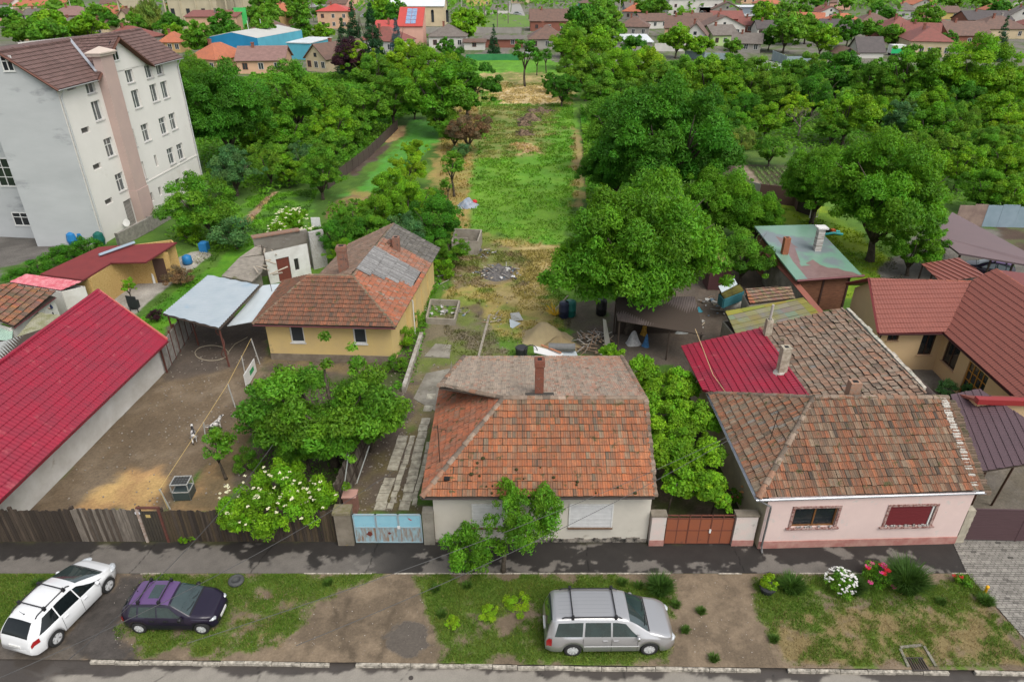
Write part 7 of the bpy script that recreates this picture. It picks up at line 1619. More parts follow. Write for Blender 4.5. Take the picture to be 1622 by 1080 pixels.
def green_building():
 t = thing('outbuilding', 'long outbuilding with wet green and maroon painted flat roof and two chimneys', 'building', (23, 46, 0))
 P = qp((1262,444,2.9),(1366,436,2.9)); A, B = P; C_, D_ = W(1290,357,3.5), W(1215,362,3.5); D_ = Vector((20.5,55.2,3.5)); C_ = Vector((25.7,55.6,3.5))
 m = MB(); m.slab([A,B,C_,D_], .12); r = m.build('roof', mat('green_felt_roof', (.13,.25,.18), (.17,.29,.22), .6, .5, rough=.3, spec=.5, c3=(.16,.19,.20), scale3=.25, thr3=.52), t)
 m = MB(); nn = (B-A).cross(D_-A).normalized()*.006; up = nn if nn.z > 0 else -nn
 g = lambda a, b: A + (B-A)*a + (D_-A)*b + (C_-B-(D_-A))*a*b + up
 m.face([g(*k) for k in ((.17,.0),(.96,.0),(.90,.06),(.80,.09),(.74,.14),(.6,.16),(.52,.22),(.47,.34),(.44,.46),(.38,.6),(.36,.76),(.28,.74),(.21,.78),(.2,.5),(.16,.3))]); m.build('maroon_patch', mat('maroon_felt', (.17,.10,.095), (.22,.14,.13), 2, .6, rough=.3, spec=.5), r)
 m = MB(); m.tube([A+Vector((0,-.05,-.02)), B+Vector((.1,-.05,-.02))], .09, 6); m.build('gutter', mat('maroon_gutter', (.14,.045,.05)), r)
 fx = [(20.9,45.8),(25.0,46.6),(25.3,55),(20.9,55)]; walls(t, 'wall', fx, -.1, 2.75, mat('red_brown_boards', (.12,.05,.03), (.2,.09,.05), 2, .8, stretch=(1,1,9), c3=(.28,.15,.09), scale3=3, thr3=.6))
 m = MB(); f = Fr(fx[0], fx[1])
 for k in (0,1,2): f.box(m, f.L*k/2-.07, f.L*k/2+.07, .065, .12, -.1, 2.7)
 m.build('frame', mat('dark_frame_wood', (.05,.025,.02)), t)
 w_ = mat('banded_chimney', (.55,.53,.5), (.2,.17,.15), 3, .9, stretch=(.3,.3,3)); c = chimney(r, 24.0, 50.5, 3.1, 5.0, .5, .5, m=w_, cap=False); q = MB(); q.box((23.6,50.1,5.0),(24.4,50.9,5.12)); q.build('cap', PVC, c)
 chimney(r, 21.2, 49.8, 3.0, 4.5, .45, .45, m=mat('orange_chimney', (.34,.13,.06), (.25,.1,.06), 4, .5), cap=False)
 cw = mat('old_concrete', (.27,.25,.21)); t2 = thing('boundary_wall', 'grey boundary wall with brick-red coping left of the green roof', 'wall', tuple(W(1255,460)))
 L = [(20.6,51.5,2.5),(20.8,46.3,2.45),(20.75,40.4,2.4)]; walls(t2, 'wall', [p[:2] for p in L], -.1, 2.35, cw, close=False)
 for a, b in zip(L, L[1:]): m = MB(); m.slab([(a[0]-.22,a[1],a[2]),(a[0]+.22,a[1],a[2]+.04),(b[0]+.22,b[1]+.01,b[2]+.04),(b[0]-.22,b[1]+.01,b[2])], .06); m.build('coping', mat('brick_coping', (.30,.09,.06), (.25,.11,.08), 2, .5, rough=.6), t2)
 l = thing('toy_sledge', 'turquoise and white plastic toy with orange seat on the lawn', 'toy', tuple(W(1317,370))); p = W(1317,371)
 for dx in (-.35,.35): m = MB(); m.tube([p+Vector((-.9,dx,.1)), p+Vector((0,dx,.25)), p+Vector((.9,dx,.1))], .12, 8); m.build('runner', mat('turquoise_plastic', (.10,.60,.62), rough=.4), l)
 m = MB(); m.box((p.x-.15,p.y-.25,.25),(p.x+.25,p.y+.2,.5)); m.build('seat', mat('orange_plastic', (.75,.13,.02)), l)
 m = MB(); m.box((p.x-.8,p.y-.1,.25),(p.x-.3,p.y+.35,.5)); m.build('black_bag', mat('dark_plastic', (.03,.03,.035)), l)
green_building()
def tan_houses():
 tan = mat('tan_render', (.55,.39,.22), (.50,.36,.21), .8, .5, rough=.9, bump=.08, bscale=30)
 t = thing('house', 'tan rendered house with brick-red metal tile roof around a paved courtyard', 'house', (27, 37, 0))
 tl_ = mat('brickred_metal_tile', (.235,.078,.058), (.20,.068,.052), 1.2, .4, rough=.45)
 z = 2.95; A, B, C_ = W(1391,529,z), W(1495,528,z), W(1598,621,z); rz = 4.95
 R0, R1 = W(1376,443,rz), W(1544,447,rz); S0 = W(1578,427,5.9); S1 = W(1660,474,5.9); D_ = C_ + (C_-B).normalized()*1.2
 d = (C_-B); E_ = B + d*1.25
 V1 = R1; BLk = A + (R0-A)*2; BLk.z = z
 for k, q in enumerate(([A,B,R1,R0],)):
  pass
 mb = MB(); sl = MB()
 f1 = [A, B, R1, R0]; cover(mb, f1, 'metal', tw=.19, tl=.36, bf=.05, amp=.022, step=.035); sl.slab(f1, .08)
 S1b = S0 + d*1.15; S1b.z = 5.9; f2 = [B, E_, S1b, S0, R1]; cover(mb, f2, 'metal', tw=.19, tl=.36, bf=.06, amp=.022, step=.035, eave=(B, E_)); sl.slab(f2, .08)
 bk = R0 + (R0-A); bk.z = z; bk2 = R1+(R0-A); bk2.z = z; f3 = [bk2, bk, R0, R1]; cover(mb, f3, 'metal', tw=.19, tl=.36, bf=.05, amp=.022, step=.035); sl.slab(f3, .08)
 S2 = S0 + Vector((6,5,-2.4)); S3 = S1b + Vector((6,1,-2.4)); sl.slab([S0,S1b,S3,S2], .08)
 r = sl.build('roof', mat('maroon_fascia', (.16,.03,.03), rough=.5), t); mb.build('roof_tiles', tl_, r)
 e = MB(); 
 for a, b in ((A,R0),(R0,bk)): e.tube([a+Vector((-.02,0,.06)), b+Vector((-.02,0,.06))], .09, 4)
 e.build('bargeboard', mat('maroon_fascia', (.16,.03,.03)), r)
 ridgecaps(r, [(R0+Vector((0,0,.03)), R1+Vector((0,0,.03))), (R1, S0), (S0, S1b)], pal=([(.34,.10,.065)],[1]), rad=.1)
 ww = lambda p, dx, dy: (p.x+dx, p.y+dy)
 a0, b0, c0 = ww(A,.35,.55), ww(B,.45,.55), ww(C_,.55,.3); bk0 = ww(bk,.4,-.5); e0 = ww(E_,.5,.2)
 m = MB(); f = Fr(a0, b0); g = Fr(b0, e0); o1 = f.hit(1415,536)[0]; op = [(f.hit(1407,530)[0], f.hit(1425,530)[0], 2.15, 2.75), (f.hit(1456,550)[0], f.hit(1478,550)[0], 1.1, 2.75)]
 s1, s2 = g.hit(1494,545)[0], g.hit(1514,560)[0]; s3, s4 = g.hit(1524,580)[0], g.hit(1552,600)[0]; s1, s2 = max(.5, s1), max(1.9, s2); s3 = max(s2+1.0, s3); s4 = s3+1.9; og = [(s1,s2,1.0,2.6),(s3,s4,.05,2.4)]
 panel(m, a0, b0, -.1, 2.9, op); panel(m, b0, e0, -.1, 2.9, og); panel(m, bk0, a0, -.1, 2.9); m.face([a0+(2.9,), bk0+(2.9,), (R0.x+.35,R0.y,4.85)]); m.build('wall', tan, t)
 bf_ = mat('dark_brown_frame', (.06,.03,.02), rough=.4)
 for o in op: window(t, f, *o, depth=.1, frame=bf_, bars=(1,0), sillm=mat('tan_sill', (.45,.3,.18)))
 window(t, g, *og[0], depth=.1, frame=bf_, bars=(1,0), sillm=mat('tan_sill', (.45,.3,.18)))
 window(t, g, *og[1], depth=.1, frame=mat('honey_door_frame', (.36,.17,.03), rough=.4), bars=(3,3), sill=False, name='glazed_door')
 gutter(r, A+Vector((0,-.08,0)), B+Vector((0,-.08,0)), mat('dark_gutter2', (.05,.02,.02))); gutter(r, B+Vector((-.08,-.05,0)), E_+Vector((-.08,0,0)), mat('dark_gutter2', (.05,.02,.02)))
 m = MB(); m.tube([A+Vector((.4,.3,-.1)), (a0[0]+.08,a0[1]-.1,2.3), (a0[0]+.08,a0[1]-.1,0)], .045, 6); m.build('downpipe', mat('dark_gutter2', (.05,.02,.02)), t)
 for (u, v, r_, l) in ((1498,615,.62,'larger round clipped blue-green shrub in the tan courtyard'),(1535,618,.48,'smaller round clipped shrub beside the honey coloured door')):
  p = W(u, v+4, .6); t_ = thing('clipped_shrub', l, 'shrub', (p.x,p.y,0)); me = crown_mesh('crown_clip', u, 5000, r_*.8, r_*.75, .07, 60, r_*.3, inner=.7, lump=.03, var=.12); o = bpy.data.objects.new('foliage', me); COL.objects.link(o); o.parent = t_; o.location = (0,0,.75); o.material_slots[0].link = 'OBJECT'; o.material_slots[0].material = LM['blue']; m = MB(); m.lathe([(.28,0),(.34,.3),(.3,.32)], (p.x,p.y,0), 12); m.build('pot', mat('dark_plastic', (.03,.03,.035)), t_)
 # second tan building at the lower right with brown driveway canopy
 t = thing('house_wing', 'tan side building with red fascia at the lower right corner', 'house', (26, 28, 0))
 a, b = W(1546,632,3.6), W(1700,637,3.6); walls(t, 'wall', [(a.x+.2,a.y+.05),(b.x+2,b.y+.05),(b.x+2,b.y+1.1),(a.x+.2,a.y+1.1)], -.1, [3.5,3.5,3.0,3.0], tan)
 m = MB(); m.slab([a, b, b+Vector((0,1.2,-.5)), a+Vector((0,1.2,-.5))], .12); r_ = m.build('roof', tl_, t); m = MB(); m.slab([a+Vector((0,-.2,.1)), b+Vector((0,-.2,.1)), b+Vector((0,.15,.1)), a+Vector((0,.15,.1))], .3); m.build('fascia', mat('red_fascia', (.26,.03,.03), rough=.4), r_)
 t = thing('driveway_canopy', 'purple-brown metal tile canopy over the right driveway', 'canopy', (23, 27, 0))
 q = [W(1553,748,2.9), W(1640,741,2.9), W(1640,720,3.2), W(1547,626,3.6), W(1506,626,3.4)]; q = [W(1552,748,2.7), W(1650,741,2.7), W(1650,725,2.85), W(1547,626,3.55), W(1505,626,3.55)]
 P0, P1 = W(1552,748,2.7), W(1505,626,2.95); w2 = Vector((3.6,.15,.75)); Q = [P0, P1, P1+Vector((1.5,.1,.3)), P0+Vector((4.4,.1,.9))]
 rpoly(t, 'roof', Q, mat('purple_brown_tile', (.105,.065,.075), (.085,.055,.062), 1, .4, rough=.4), 'metal', tw=.19, tl=.35, amp=.022, step=.035, eave=(P0,P1), bf=.03)
 for k in (.02,.5,.95): p = P0.lerp(P1,k); m = MB(); m.tube([(p.x+.3,p.y,0),(p.x+.3,p.y,2.65)], .06, 6); m.build('post', mat('dark_brown_frame', (.06,.03,.02)), t)
 m = MB(); p = W(1570,800,0); m.tube([(p.x,p.y,0), P0+Vector((1.5,.1,.2))], .05, 6); m.build('brace', mat('dark_brown_frame', (.06,.03,.02)), t)
 # two carports behind
 t = thing('carport', 'large mauve-brown flat carport roof at the right edge', 'carport', tuple(W(1560,430))); q = [W(1508,336,3.4), W(1482,373,3.2), W(1519,401,3.0), W(1660,425,3.0), W(1660,418,3.2)]
 m = MB(); m.slab(q, .14); m.build('roof', mat('mauve_roof', (.17,.12,.125), (.15,.11,.115), .6, .4, rough=.6), t)
 for (u, v) in ((1492,372),(1521,401),(1570,410),(1605,416)): p = W(u, v, 2.9); m = MB(); m.tube([(p.x+.2,p.y+.25,0),(p.x+.2,p.y+.25,2.9)], .09, 6); m.build('post', RAW, t)
 t = thing('porch', 'small striped brick-red metal porch roof behind the tan house', 'porch', tuple(W(1500,460))); q = qp((1487,446,2.6),(1562,436,2.7),(1519,409,2.9),(1458,418,2.8)); q = [W(1459,418,2.75),W(1490,447,2.75),W(1562,437,3.0),W(1519,408,3.0)]
 rpoly(t, 'roof', q, tl_, 'seam', tw=.5, tl=8, amp=.06, step=0, eave=(q[0],q[3])); 
 for k in range(3): p = q[0].lerp(q[1], k/2); m = MB(); m.tube([(p.x+.15,p.y,0),(p.x+.15,p.y,2.7)], .07, 6); m.build('post', RAW, t)
tan_houses()
rnd = random.Random(8)
bl = mat('patched_sheet_a', (.25,.32,.38), (.2,.27,.32), 1, .6, rough=.5); rs = mat('patched_sheet_b', (.20,.14,.12), (.3,.22,.18), 1, .8)
A, B = W(1510,358), W(1680,362); f = Fr(A, B); t = thing('sheet_fence', 'patchwork fence of blue-grey and rusty sheets at the right edge', 'fence', tuple(A)); s = 0
while s < f.L: w_ = rnd.uniform(1.2,2.2); m = MB(); f.box(m, s, min(s+w_-.02,f.L), -.03, .03+rnd.uniform(0,.03), 0, 2.2+rnd.uniform(-.1,.1)); m.build('panel', rnd.choice([bl,bl,rs]), t); s += w_
t = lfence('brown sheet garden fence with grey post below the vegetable beds', [W(1200,320), W(1258,327), W(1262,335)], 2.0, mat('brown_fence_sheet', (.115,.065,.055)), posts=3)
t = lfence('dark board fence beside the leaning walnut', [W(1262,335), W(1290,345)], 1.6, mat('dark_boards', (.05,.038,.03)), posts=2)
t = thing('gate', 'narrow white metal frame gate standing on the lawn', 'gate', tuple(W(1282,345))); p = W(1282,345); m = MB(); P = [p, p+Vector((0,0,2)), p+Vector((.9,.3,2)), p+Vector((.9,.3,0)), p]; m.tube(P, .05, 5); m.tube([p+Vector((0,0,1)), p+Vector((.9,.3,1))], .04, 5); m.build('frame', PVC, t)
t = lfence('grey garden post fence left of the brown sheet fence', [W(1182,315), W(1200,320)], 2.0, WC['grey'], posts=2)
t = lfence('stone wall running along the apartment block foot', [W(190,392), W(240,365), W(330,310)], 1.3, mat('stone_wall', (.27,.25,.22), (.17,.16,.14), 3, .8, bump=.8, bscale=8), 'garden_wall', 'wall', .25, 4)
t = lfence('rusty wire and post fence beside the emerald crop strip', [W(520,300), W(585,250), W(630,205)], 1.4, mat('dark_wire', (.08,.06,.05)), posts=2, th=.02)
t = thing('vegetable_bed', 'planted vegetable beds with pale leafy rows', 'garden bed', tuple(W(1225,280)))
for i in range(7):
 a, b = W(1190+i*9,266+i*.2), W(1212+i*11,296); m = MB(); rnd = random.Random(i)
 for k in range(14):
  q = a.lerp(b,(k+.5)/14)
  for j in range(6): an = rnd.uniform(0,6.28); m.face([q, q+Vector((math.cos(an)*.22,math.sin(an)*.22,.18)), q+Vector((math.cos(an+.6)*.2,math.sin(an+.6)*.2,.26))])
 m.build('plant_row', mat('pale_veg', (.12,.22,.07), (.2,.28,.08), 3, .6, trans=.3), t)
# ---------------------------------------------------------------- cars
def lerpk(keys, x):
 if x <= keys[0][0]: return keys[0][1]
 for (a, p), (b, q) in zip(keys, keys[1:]):
  if x <= b: t = (x-a)/(b-a); return p+(q-p)*t
 return keys[-1][1]
def smoothk(keys, x, r=.05): return sum(lerpk(keys, x+d*r) for d in (-1,-.5,0,.5,1))/5
def car(label, name, x, y, rz, P, paint, group=None, roofpaint=None):
 t = thing(name, label, 'car', (x, y, 0), group, rz=rz); t.scale = (1,1,1)
 Lh = P['L']/2; Wh = P['W']/2; wr, wx = P['wr'], P['wx']; ra = wr+.055
 def ring(px):
  top = smoothk(P['top'], px, .04); belt = min(smoothk(P['belt'], px, .06), top-.015); lo = smoothk(P['low'], px, .03)
  tp = (abs(px)-(Lh-P['tap']))/P['tap']; tp = max(0, tp); k = 1-(P['tk'] if px > 0 else P['tkr'])*tp**2.3
  w = Wh*k; ws = w*.985
  g = max(0, min(1, (top-belt-.05)/.45)); wt = ws*(1-P.get('tum',.215)*g) ; 
  arch = lo
  for c in wx:
   d = abs(px-c)
   if d < ra: arch = max(lo, wr-.02+math.sqrt(ra*ra-d*d))
  arch = min(arch, belt-.08); mid = arch+(belt-arch)*.5
  return w, ws, wt, arch, mid, belt, top, .05*min(1, g+.5)*k, lo
 SS = [1, .93, .78, .5, .2, -.2, -.5, -.78, -.93, -1]
 def pts(px):
  w, ws, wt, ar, mid, be, top, cr, lo = ring(px); o = []
  left = [(.0, lo-.02), (w*.86, lo), (w*.97, ar), (w, ar+.05*(be-ar)), (w*1.0, mid), (ws*.995, be-.05*(be-ar)), (ws*.965, be)]
  tops = [(wt*s, top - .05*(abs(s) > .98) - .012*(.98 > abs(s) > .9) + cr*(1-s*s)) for s in SS]
  right = [(-a, b) for a, b in left[::-1][:-1]]
  return [(px, a, b) for a, b in left[1:] + tops + right]
 n = 150; xs = [-Lh + 2*Lh*i/n for i in range(n+1)]; rings = [pts(q) for q in xs]; k = len(rings[0]); b = MB(); V = [p for r in rings for p in r]; F = []
 for i in range(n):
  for j in range(k-1): F.append((i*k+j, (i+1)*k+j, (i+1)*k+j+1, i*k+j+1))
 F.append(tuple(range(k))); F.append(tuple(range(n*k+k-1, n*k-1, -1)))
 b.mesh(V, F); body = b.build('body', paint, t, smooth=True)
 me = body.data
 def S(px, f, side):   # greenhouse side
  w, ws, wt, ar, mid, be, top, cr, lo = ring(px); a = Vector((px, ws*.965*side, be)); c = Vector((px, wt*side, top-.05)); return a.lerp(c, f)
 def D(px, f, side):   # door side
  w, ws, wt, ar, mid, be, top, cr, lo = ring(px); return Vector((px, w*1.0*side, ar+(be-ar)*f))
 def T(px, s):
  w, ws, wt, ar, mid, be, top, cr, lo = ring(px); return Vector((px, wt*s, top - .012*(abs(s) > .9) + cr*(1-s*s)))
 gl = mat('car_glass', (.016,.028,.028), (.035,.06,.06), 2, .4, rough=.05, spec=.9, coat=.5) if not P.get('dark') else mat('dark_car_glass', (.006,.009,.01), rough=.06, spec=.5)
 trim = mat('black_trim', (.018,.018,.02), rough=.45)
 def patch(fn, grid, name, m, off=.008, par=None, smooth=True):
  """grid: rows of (u,v) params"""
  V = []; R_ = len(grid); C_ = len(grid[0])
  for r in grid:
   for q in r: V.append(fn(*q))
  q = MB(); N = []
  for i in range(R_):
   for j in range(C_):
    a = V[min(i+1,R_-1)*C_+j]-V[max(i-1,0)*C_+j]; c = V[i*C_+min(j+1,C_-1)]-V[i*C_+max(j-1,0)]; nn = a.cross(c); nn = nn.normalized() if nn.length > 1e-9 else Vector((0,0,1))
    ctr = Vector((V[i*C_+j].x*.3, 0, .6)); nn = -nn if nn.dot(V[i*C_+j]-ctr) < 0 else nn; N.append(nn)
  q.mesh([v+nn*off for v, nn in zip(V, N)], [(i*C_+j, i*C_+j+1, (i+1)*C_+j+1, (i+1)*C_+j) for i in range(R_-1) for j in range(C_-1)])
  return q.build(name, m, par or t, smooth=smooth)
 lin = lambda a, c, n_: [a+(c-a)*i/(n_-1) for i in range(n_)]
 x0, x1 = P['ws']; patch(T, [[(x0+(x1-x0)*i/8, s) for s in lin(-.93,.93,11)] for i in range(9)], 'windscreen', mat('car_glass', (.016,.028,.028), (.035,.06,.06), 2, .4, rough=.05, spec=.9, coat=.5))
 x0, x1 = P['rw']; patch(T, [[(x0+(x1-x0)*i/8, s) for s in lin(-.86,.86,9)] for i in range(9)], 'rear_window', gl)
 patch(T, [[(P['ws'][1]+.015+i*.05, s) for s in lin(-.9,.9,9)] for i in range(2)], 'cowl', trim, .006)
 for side in (1,-1):
  for (b0, t0, b1, t1) in P['side']:
   patch(lambda a, c: S(a, c, side), [[((b0+(t0-b0)*f)+((b1+(t1-b1)*f)-(b0+(t0-b0)*f))*i/9, .05+.83*f) for i in range(10)] for f in lin(0,1,5)], 'side_window', gl)
  for sx in P['seams']:
   patch(lambda a, c: D(a, c, side), [[(sx-.007, f), (sx+.007, f)] for f in lin(.06,.97,5)], 'door_seam', trim, .003)
  for hx in P['handles']:
   h = MB(); p = D(hx, .82, side); h.box((p.x-.09, p.y-.02 if side > 0 else p.y-.035, p.z-.02), (p.x+.09, p.y+.035 if side > 0 else p.y+.02, p.z+.02)); h.build('door_handle', trim if P.get('darkhandle') else paint, t)
  if P.get('strip'):
   patch(lambda a, c: D(a, c, side), [[(q, f) for q in lin(wx[0]+ra+.02, wx[1]-ra-.02, 12)] for f in (.40,.47)], 'side_strip', trim if P['strip'] == 1 else mat('light_strip', (.6,.6,.6), rough=.4), .012)
  mx = P['mirror']; p = S(mx, .12, side); q = MB(); q.lathe([(.0,-.09),(.06,-.085),(.085,-.03),(.085,.03),(.06,.085),(0,.09)], (p.x, p.y+side*.12, p.z+.03), 10, ax='y'); q.build('wing_mirror', trim if P.get('darkmirror') else paint, t, smooth=True)
  hl = P['hl']; q = MB(); q.lathe([(0,-hl[3]),(hl[4]*.7,-hl[3]*.75),(hl[4],0),(hl[4]*.7,hl[3]*.75),(0,hl[3])], (0,0,0), 10, ax='x'); M = Matrix.Translation((hl[0], side*hl[1], hl[2])) @ Matrix.Rotation(-side*R(P.get('hla', 35)), 4, 'Z') @ Matrix.Diagonal((1,1.25,.75,1)); q.v = [tuple(M @ Vector(v)) for v in q.v]
  q.build('headlight', mat('headlamp_lens', (.55,.58,.6), (.3,.32,.34), 12, .6, rough=.08, spec=.9), t, smooth=True)
  tl = P['tl']; patch(lambda a, c: D(a, c, side) if not tl.get('up') else S(a, c, side), [[(q, f) for q in lin(tl['x'][0], tl['x'][1], 4)] for f in lin(tl['f'][0], tl['f'][1], 4)], 'tail_light', mat('tail_lens', (.30,.006,.008), rough=.15, spec=.7), .014)
 for c in wx:
  for side in (1,-1):
   yy = side*(Wh-.10); w_ = MB(); w_.lathe([(.01,-.03),(wr*.64,-.03),(wr*.66,-.10),(wr*.9,-.105),(wr,-.075),(wr,.075),(wr*.9,.105),(wr*.66,.10),(wr*.64,.03),(.01,.03)], (c,yy,wr), 28, ax='y'); tyre = w_.build('wheel', mat('rubber', (.02,.02,.02), rough=.9), t, smooth=True)
   r_ = MB(); r_.lathe([(wr*.67,side*.06),(wr*.67,side*.095),(wr*.61,side*.09),(wr*.58,side*.05),(.02,side*.045)] if side > 0 else [(.02,-.045),(wr*.58,-.05),(wr*.61,-.09),(wr*.67,-.095),(wr*.67,-.06)], (c,yy,wr), 24, ax='y')
   r_.build('rim', mat('rim_grey', (.22,.22,.22), rough=.5), tyre)
   sp = MB(); ns = P.get('spokes', 7)
   for j in range(ns):
    a = 2*math.pi*j/ns; d = Vector((math.cos(a),0,math.sin(a))); e = Vector((-math.sin(a),0,math.cos(a))); o = Vector((c, yy+side*.088, wr)); hw = wr*.60*math.pi/ns*.62
    A = [o+d*.03-e*.02, o+d*.03+e*.02, o+d*wr*.63+e*hw, o+d*wr*.63-e*hw]; sp.mesh(A+[p+Vector((0,-side*.03,0)) for p in A], [(0,1,2,3),(7,6,5,4),(0,3,7,4),(1,5,6,2),(0,4,5,1),(3,2,6,7)])
   sp.lathe([(.06,-.01),(.06,.012)], (c, yy+side*.088, wr), 12, ax='y'); sp.lathe([(wr*.69,-.012),(wr*.69,.012),(wr*.62,.012),(wr*.62,-.012)], (c, yy+side*.088, wr), 24, ax='y') if False else None
   sp.build('spokes', mat('alloy', (.62,.63,.64), rough=.35, metal=.3), tyre)
 u = MB(); u.box((-Lh+.25,-Wh+.22,.2),(Lh-.3,Wh-.22,.62)); u.build('underbody', trim, t)
 for c in wx: u = MB(); u.box((c-ra-.02,-Wh+.03,wr*.8),(c+ra+.02,Wh-.03,wr+ra-.03)); 
 # bumpers, grille, plates
 gp = patch(lambda a, c: Vector((ring(a)[0]*0 + Lh-.012, c*Wh*(1-P['tk'])*.9, a)), [[(z, s) for s in lin(-.5,.5,3)] for z in lin(P['low'][-1][1]+.08, P['belt'][-1][1]-.05, 3)], 'grille', trim, .014)
 pl = MB(); pl.box((-Lh-.022,-.26,P['plate']),(-Lh+.02,.26,P['plate']+.11)); pl.build('number_plate', PVC, t)
 pl = MB(); pl.box((Lh-.03,-.26,.36),(Lh+.03,.26,.47)); pl.build('number_plate', PVC, t)
 # wipers
 wp_ = MB(); a, c = P['ws'][1], P['ws'][1]+(P['ws'][0]-P['ws'][1])*.55
 for s0, s1 in ((-.1,-.75),(.55,.0)): wp_.tube([T(a-.03, s0)+Vector((0,0,.03)), T(a+(c-a)*.12, (s0+s1)/2)+Vector((0,0,.03)), T(a+(c-a)*.3, s1)+Vector((0,0,.03))], .012, 4)
 wp_.build('wiper', trim, t)
 # roof rails and bars
 rr = P.get('rails')
 if rr:
  for side in (1,-1): q = MB(); q.tube([T(rr[0], .9*side)+Vector((0,0,.02)), T(rr[0]+.12, .9*side)+Vector((0,0,.07)), T(rr[1]-.12, .9*side)+Vector((0,0,.07)), T(rr[1], .9*side)+Vector((0,0,.02))], .022, 6); q.build('roof_rail', mat(P.get('railmat', 'black_trim'), (.018,.018,.02)), t)
 for bx in P.get('bars', []):
  q = MB(); q.tube([T(bx, -.97)+Vector((0,0,.01)), T(bx,-.93)+Vector((0,0,.12)), T(bx,.93)+Vector((0,0,.12)), T(bx,.97)+Vector((0,0,.01))], .024, 6); q.build('roof_bar', trim, t)
  for side in (1,-1): q = MB(); p = T(bx, .93*side); q.box((p.x-.05,p.y-.05,p.z-.01),(p.x+.05,p.y+.05,p.z+.15)); q.build('bar_foot', trim, t)
 if P.get('sunroof'):
  a, c = P['sunroof']; sr = patch(T, [[(q, s) for s in lin(-.62,.62,5)] for q in lin(a-.03,c+.03,4)], 'sunroof_frame', mat('sunroof_grey', (.10,.10,.10)), .01)  # sunroof surround in its own plain dark grey
  patch(T, [[(q, s) for s in lin(-.56,.56,5)] for q in lin(a,c,4)], 'sunroof_glass', gl, .016, par=sr)
 if P.get('roofp'): patch(T, [[(q, s) for s in lin(-.97,.97,11)] for q in lin(P['roofp'][0],P['roofp'][1],24)], 'roof_panel', mat('violet_roof', (.10,.055,.15), rough=.3, coat=.5), .013)
 if P.get('ribs'):
  for s in P['ribs']: patch(T, [[(q, s-.012), (q, s+.012)] for q in lin(P['ribx'][0], P['ribx'][1], 6)], 'roof_rib', mat('rib_line', (.28,.29,.30), rough=.4), .006)
 if P.get('antenna'): q = MB(); p = T(P['antenna'], 0); q.tube([p, p+Vector((-.1,0,.28))], .008, 4); q.lathe([(.03,0),(.02,.03)], tuple(p), 8); q.build('aerial', trim, t)
 return t
VAN = dict(L=4.93, W=1.90, wr=.335, wx=(-1.42,1.48), tap=.55, tk=.26, tkr=.12, plate=.75,
  top=[(-2.47,.62),(-2.42,1.02),(-2.24,1.64),(-2.10,1.76),(-1.2,1.80),(.2,1.77),(.62,1.66),(1.46,1.14),(1.9,1.02),(2.28,.88),(2.42,.70),(2.47,.52)],
  belt=[(-2.47,.56),(-2.42,.98),(-2.2,1.04),(0,1.0),(1.4,.98),(1.9,.92),(2.28,.80),(2.42,.64),(2.47,.48)], low=[(-2.47,.38),(-2.3,.27),(2.3,.24),(2.47,.34)],
  ws=(.68,1.38), rw=(-2.40,-2.20), side=[(-2.12,-1.98,-1.08,-1.06),(-1.0,-.98,-.02,-.04),(.05,.03,1.05,.52)], seams=(-1.05,.02,1.0), handles=(-.22,.18), strip=2, mirror=1.0,
  hl=(2.28,.66,.70,.20,.15), tl=dict(x=(-2.42,-2.22), f=(.45,.98)), rails=(-1.85,.38), bars=(-1.45,.15), ribs=(-.6,-.36,-.12,.12,.36,.6), ribx=(-1.95,.35), spokes=9)
MER = dict(L=4.30, W=1.81, wr=.33, wx=(-1.25,1.38), tap=.95, tk=.38, tkr=.26, plate=.66, tum=.30, dark=1,
  top=[(-2.15,.60),(-2.12,.88),(-1.98,1.16),(-1.66,1.45),(-1.3,1.55),(-.5,1.62),(.0,1.59),(.45,1.45),(1.42,1.02),(1.78,.90),(2.0,.78),(2.12,.60),(2.15,.50)],
  belt=[(-2.15,.55),(-2.12,.80),(-2.02,.98),(-1.2,1.0),(0,.95),(1.2,.93),(1.7,.83),(2.0,.70),(2.12,.54),(2.15,.46)], low=[(-2.15,.40),(-2.0,.26),(2.0,.22),(2.15,.32)],
  ws=(.36,1.38), rw=(-2.02,-1.60), side=[(-1.72,-1.30,-.85,-.83),(-.80,-.78,.10,.05),(.15,.10,1.25,.30)], seams=(-.80,.12,1.05), handles=(-.62,.30), mirror=.92,
  hl=(1.93,.66,.73,.26,.13), tl=dict(x=(-2.08,-1.78), f=(.72,1.0)), rails=(-1.45,.12), bars=(-1.05,-.15), spokes=5, antenna=-1.4)
COR = dict(L=3.73, W=1.62, wr=.29, wx=(-1.15,1.29), tap=.75, tk=.36, tkr=.28, plate=.62, tum=.26,
  top=[(-1.865,.58),(-1.84,.82),(-1.72,1.10),(-1.46,1.36),(-1.3,1.40),(-.4,1.42),(0,1.40),(.25,1.33),(.95,.95),(1.4,.87),(1.7,.76),(1.83,.60),(1.865,.48)],
  belt=[(-1.865,.54),(-1.84,.78),(-1.7,.88),(0,.86),(.9,.85),(1.4,.79),(1.7,.69),(1.83,.55),(1.865,.44)], low=[(-1.865,.36),(-1.75,.24),(1.75,.22),(1.865,.30)],
  ws=(.22,.92), rw=(-1.78,-1.50), side=[(-1.44,-1.30,-1.12,-1.06),(-1.05,-1.0,-.36,-.34),(-.30,-.30,.72,.18)], seams=(-1.0,-.33,.70), handles=(-.52,.0), strip=1, mirror=.62, darkhandle=1, darkmirror=1,
  hl=(1.70,.55,.63,.15,.10), hla=30, tl=dict(x=(-1.82,-1.70), f=(.5,.98)), bars=(-1.0,-.20), roofp=(-1.36,.14), sunroof=(-.72,-.30), spokes=8, antenna=-1.28)
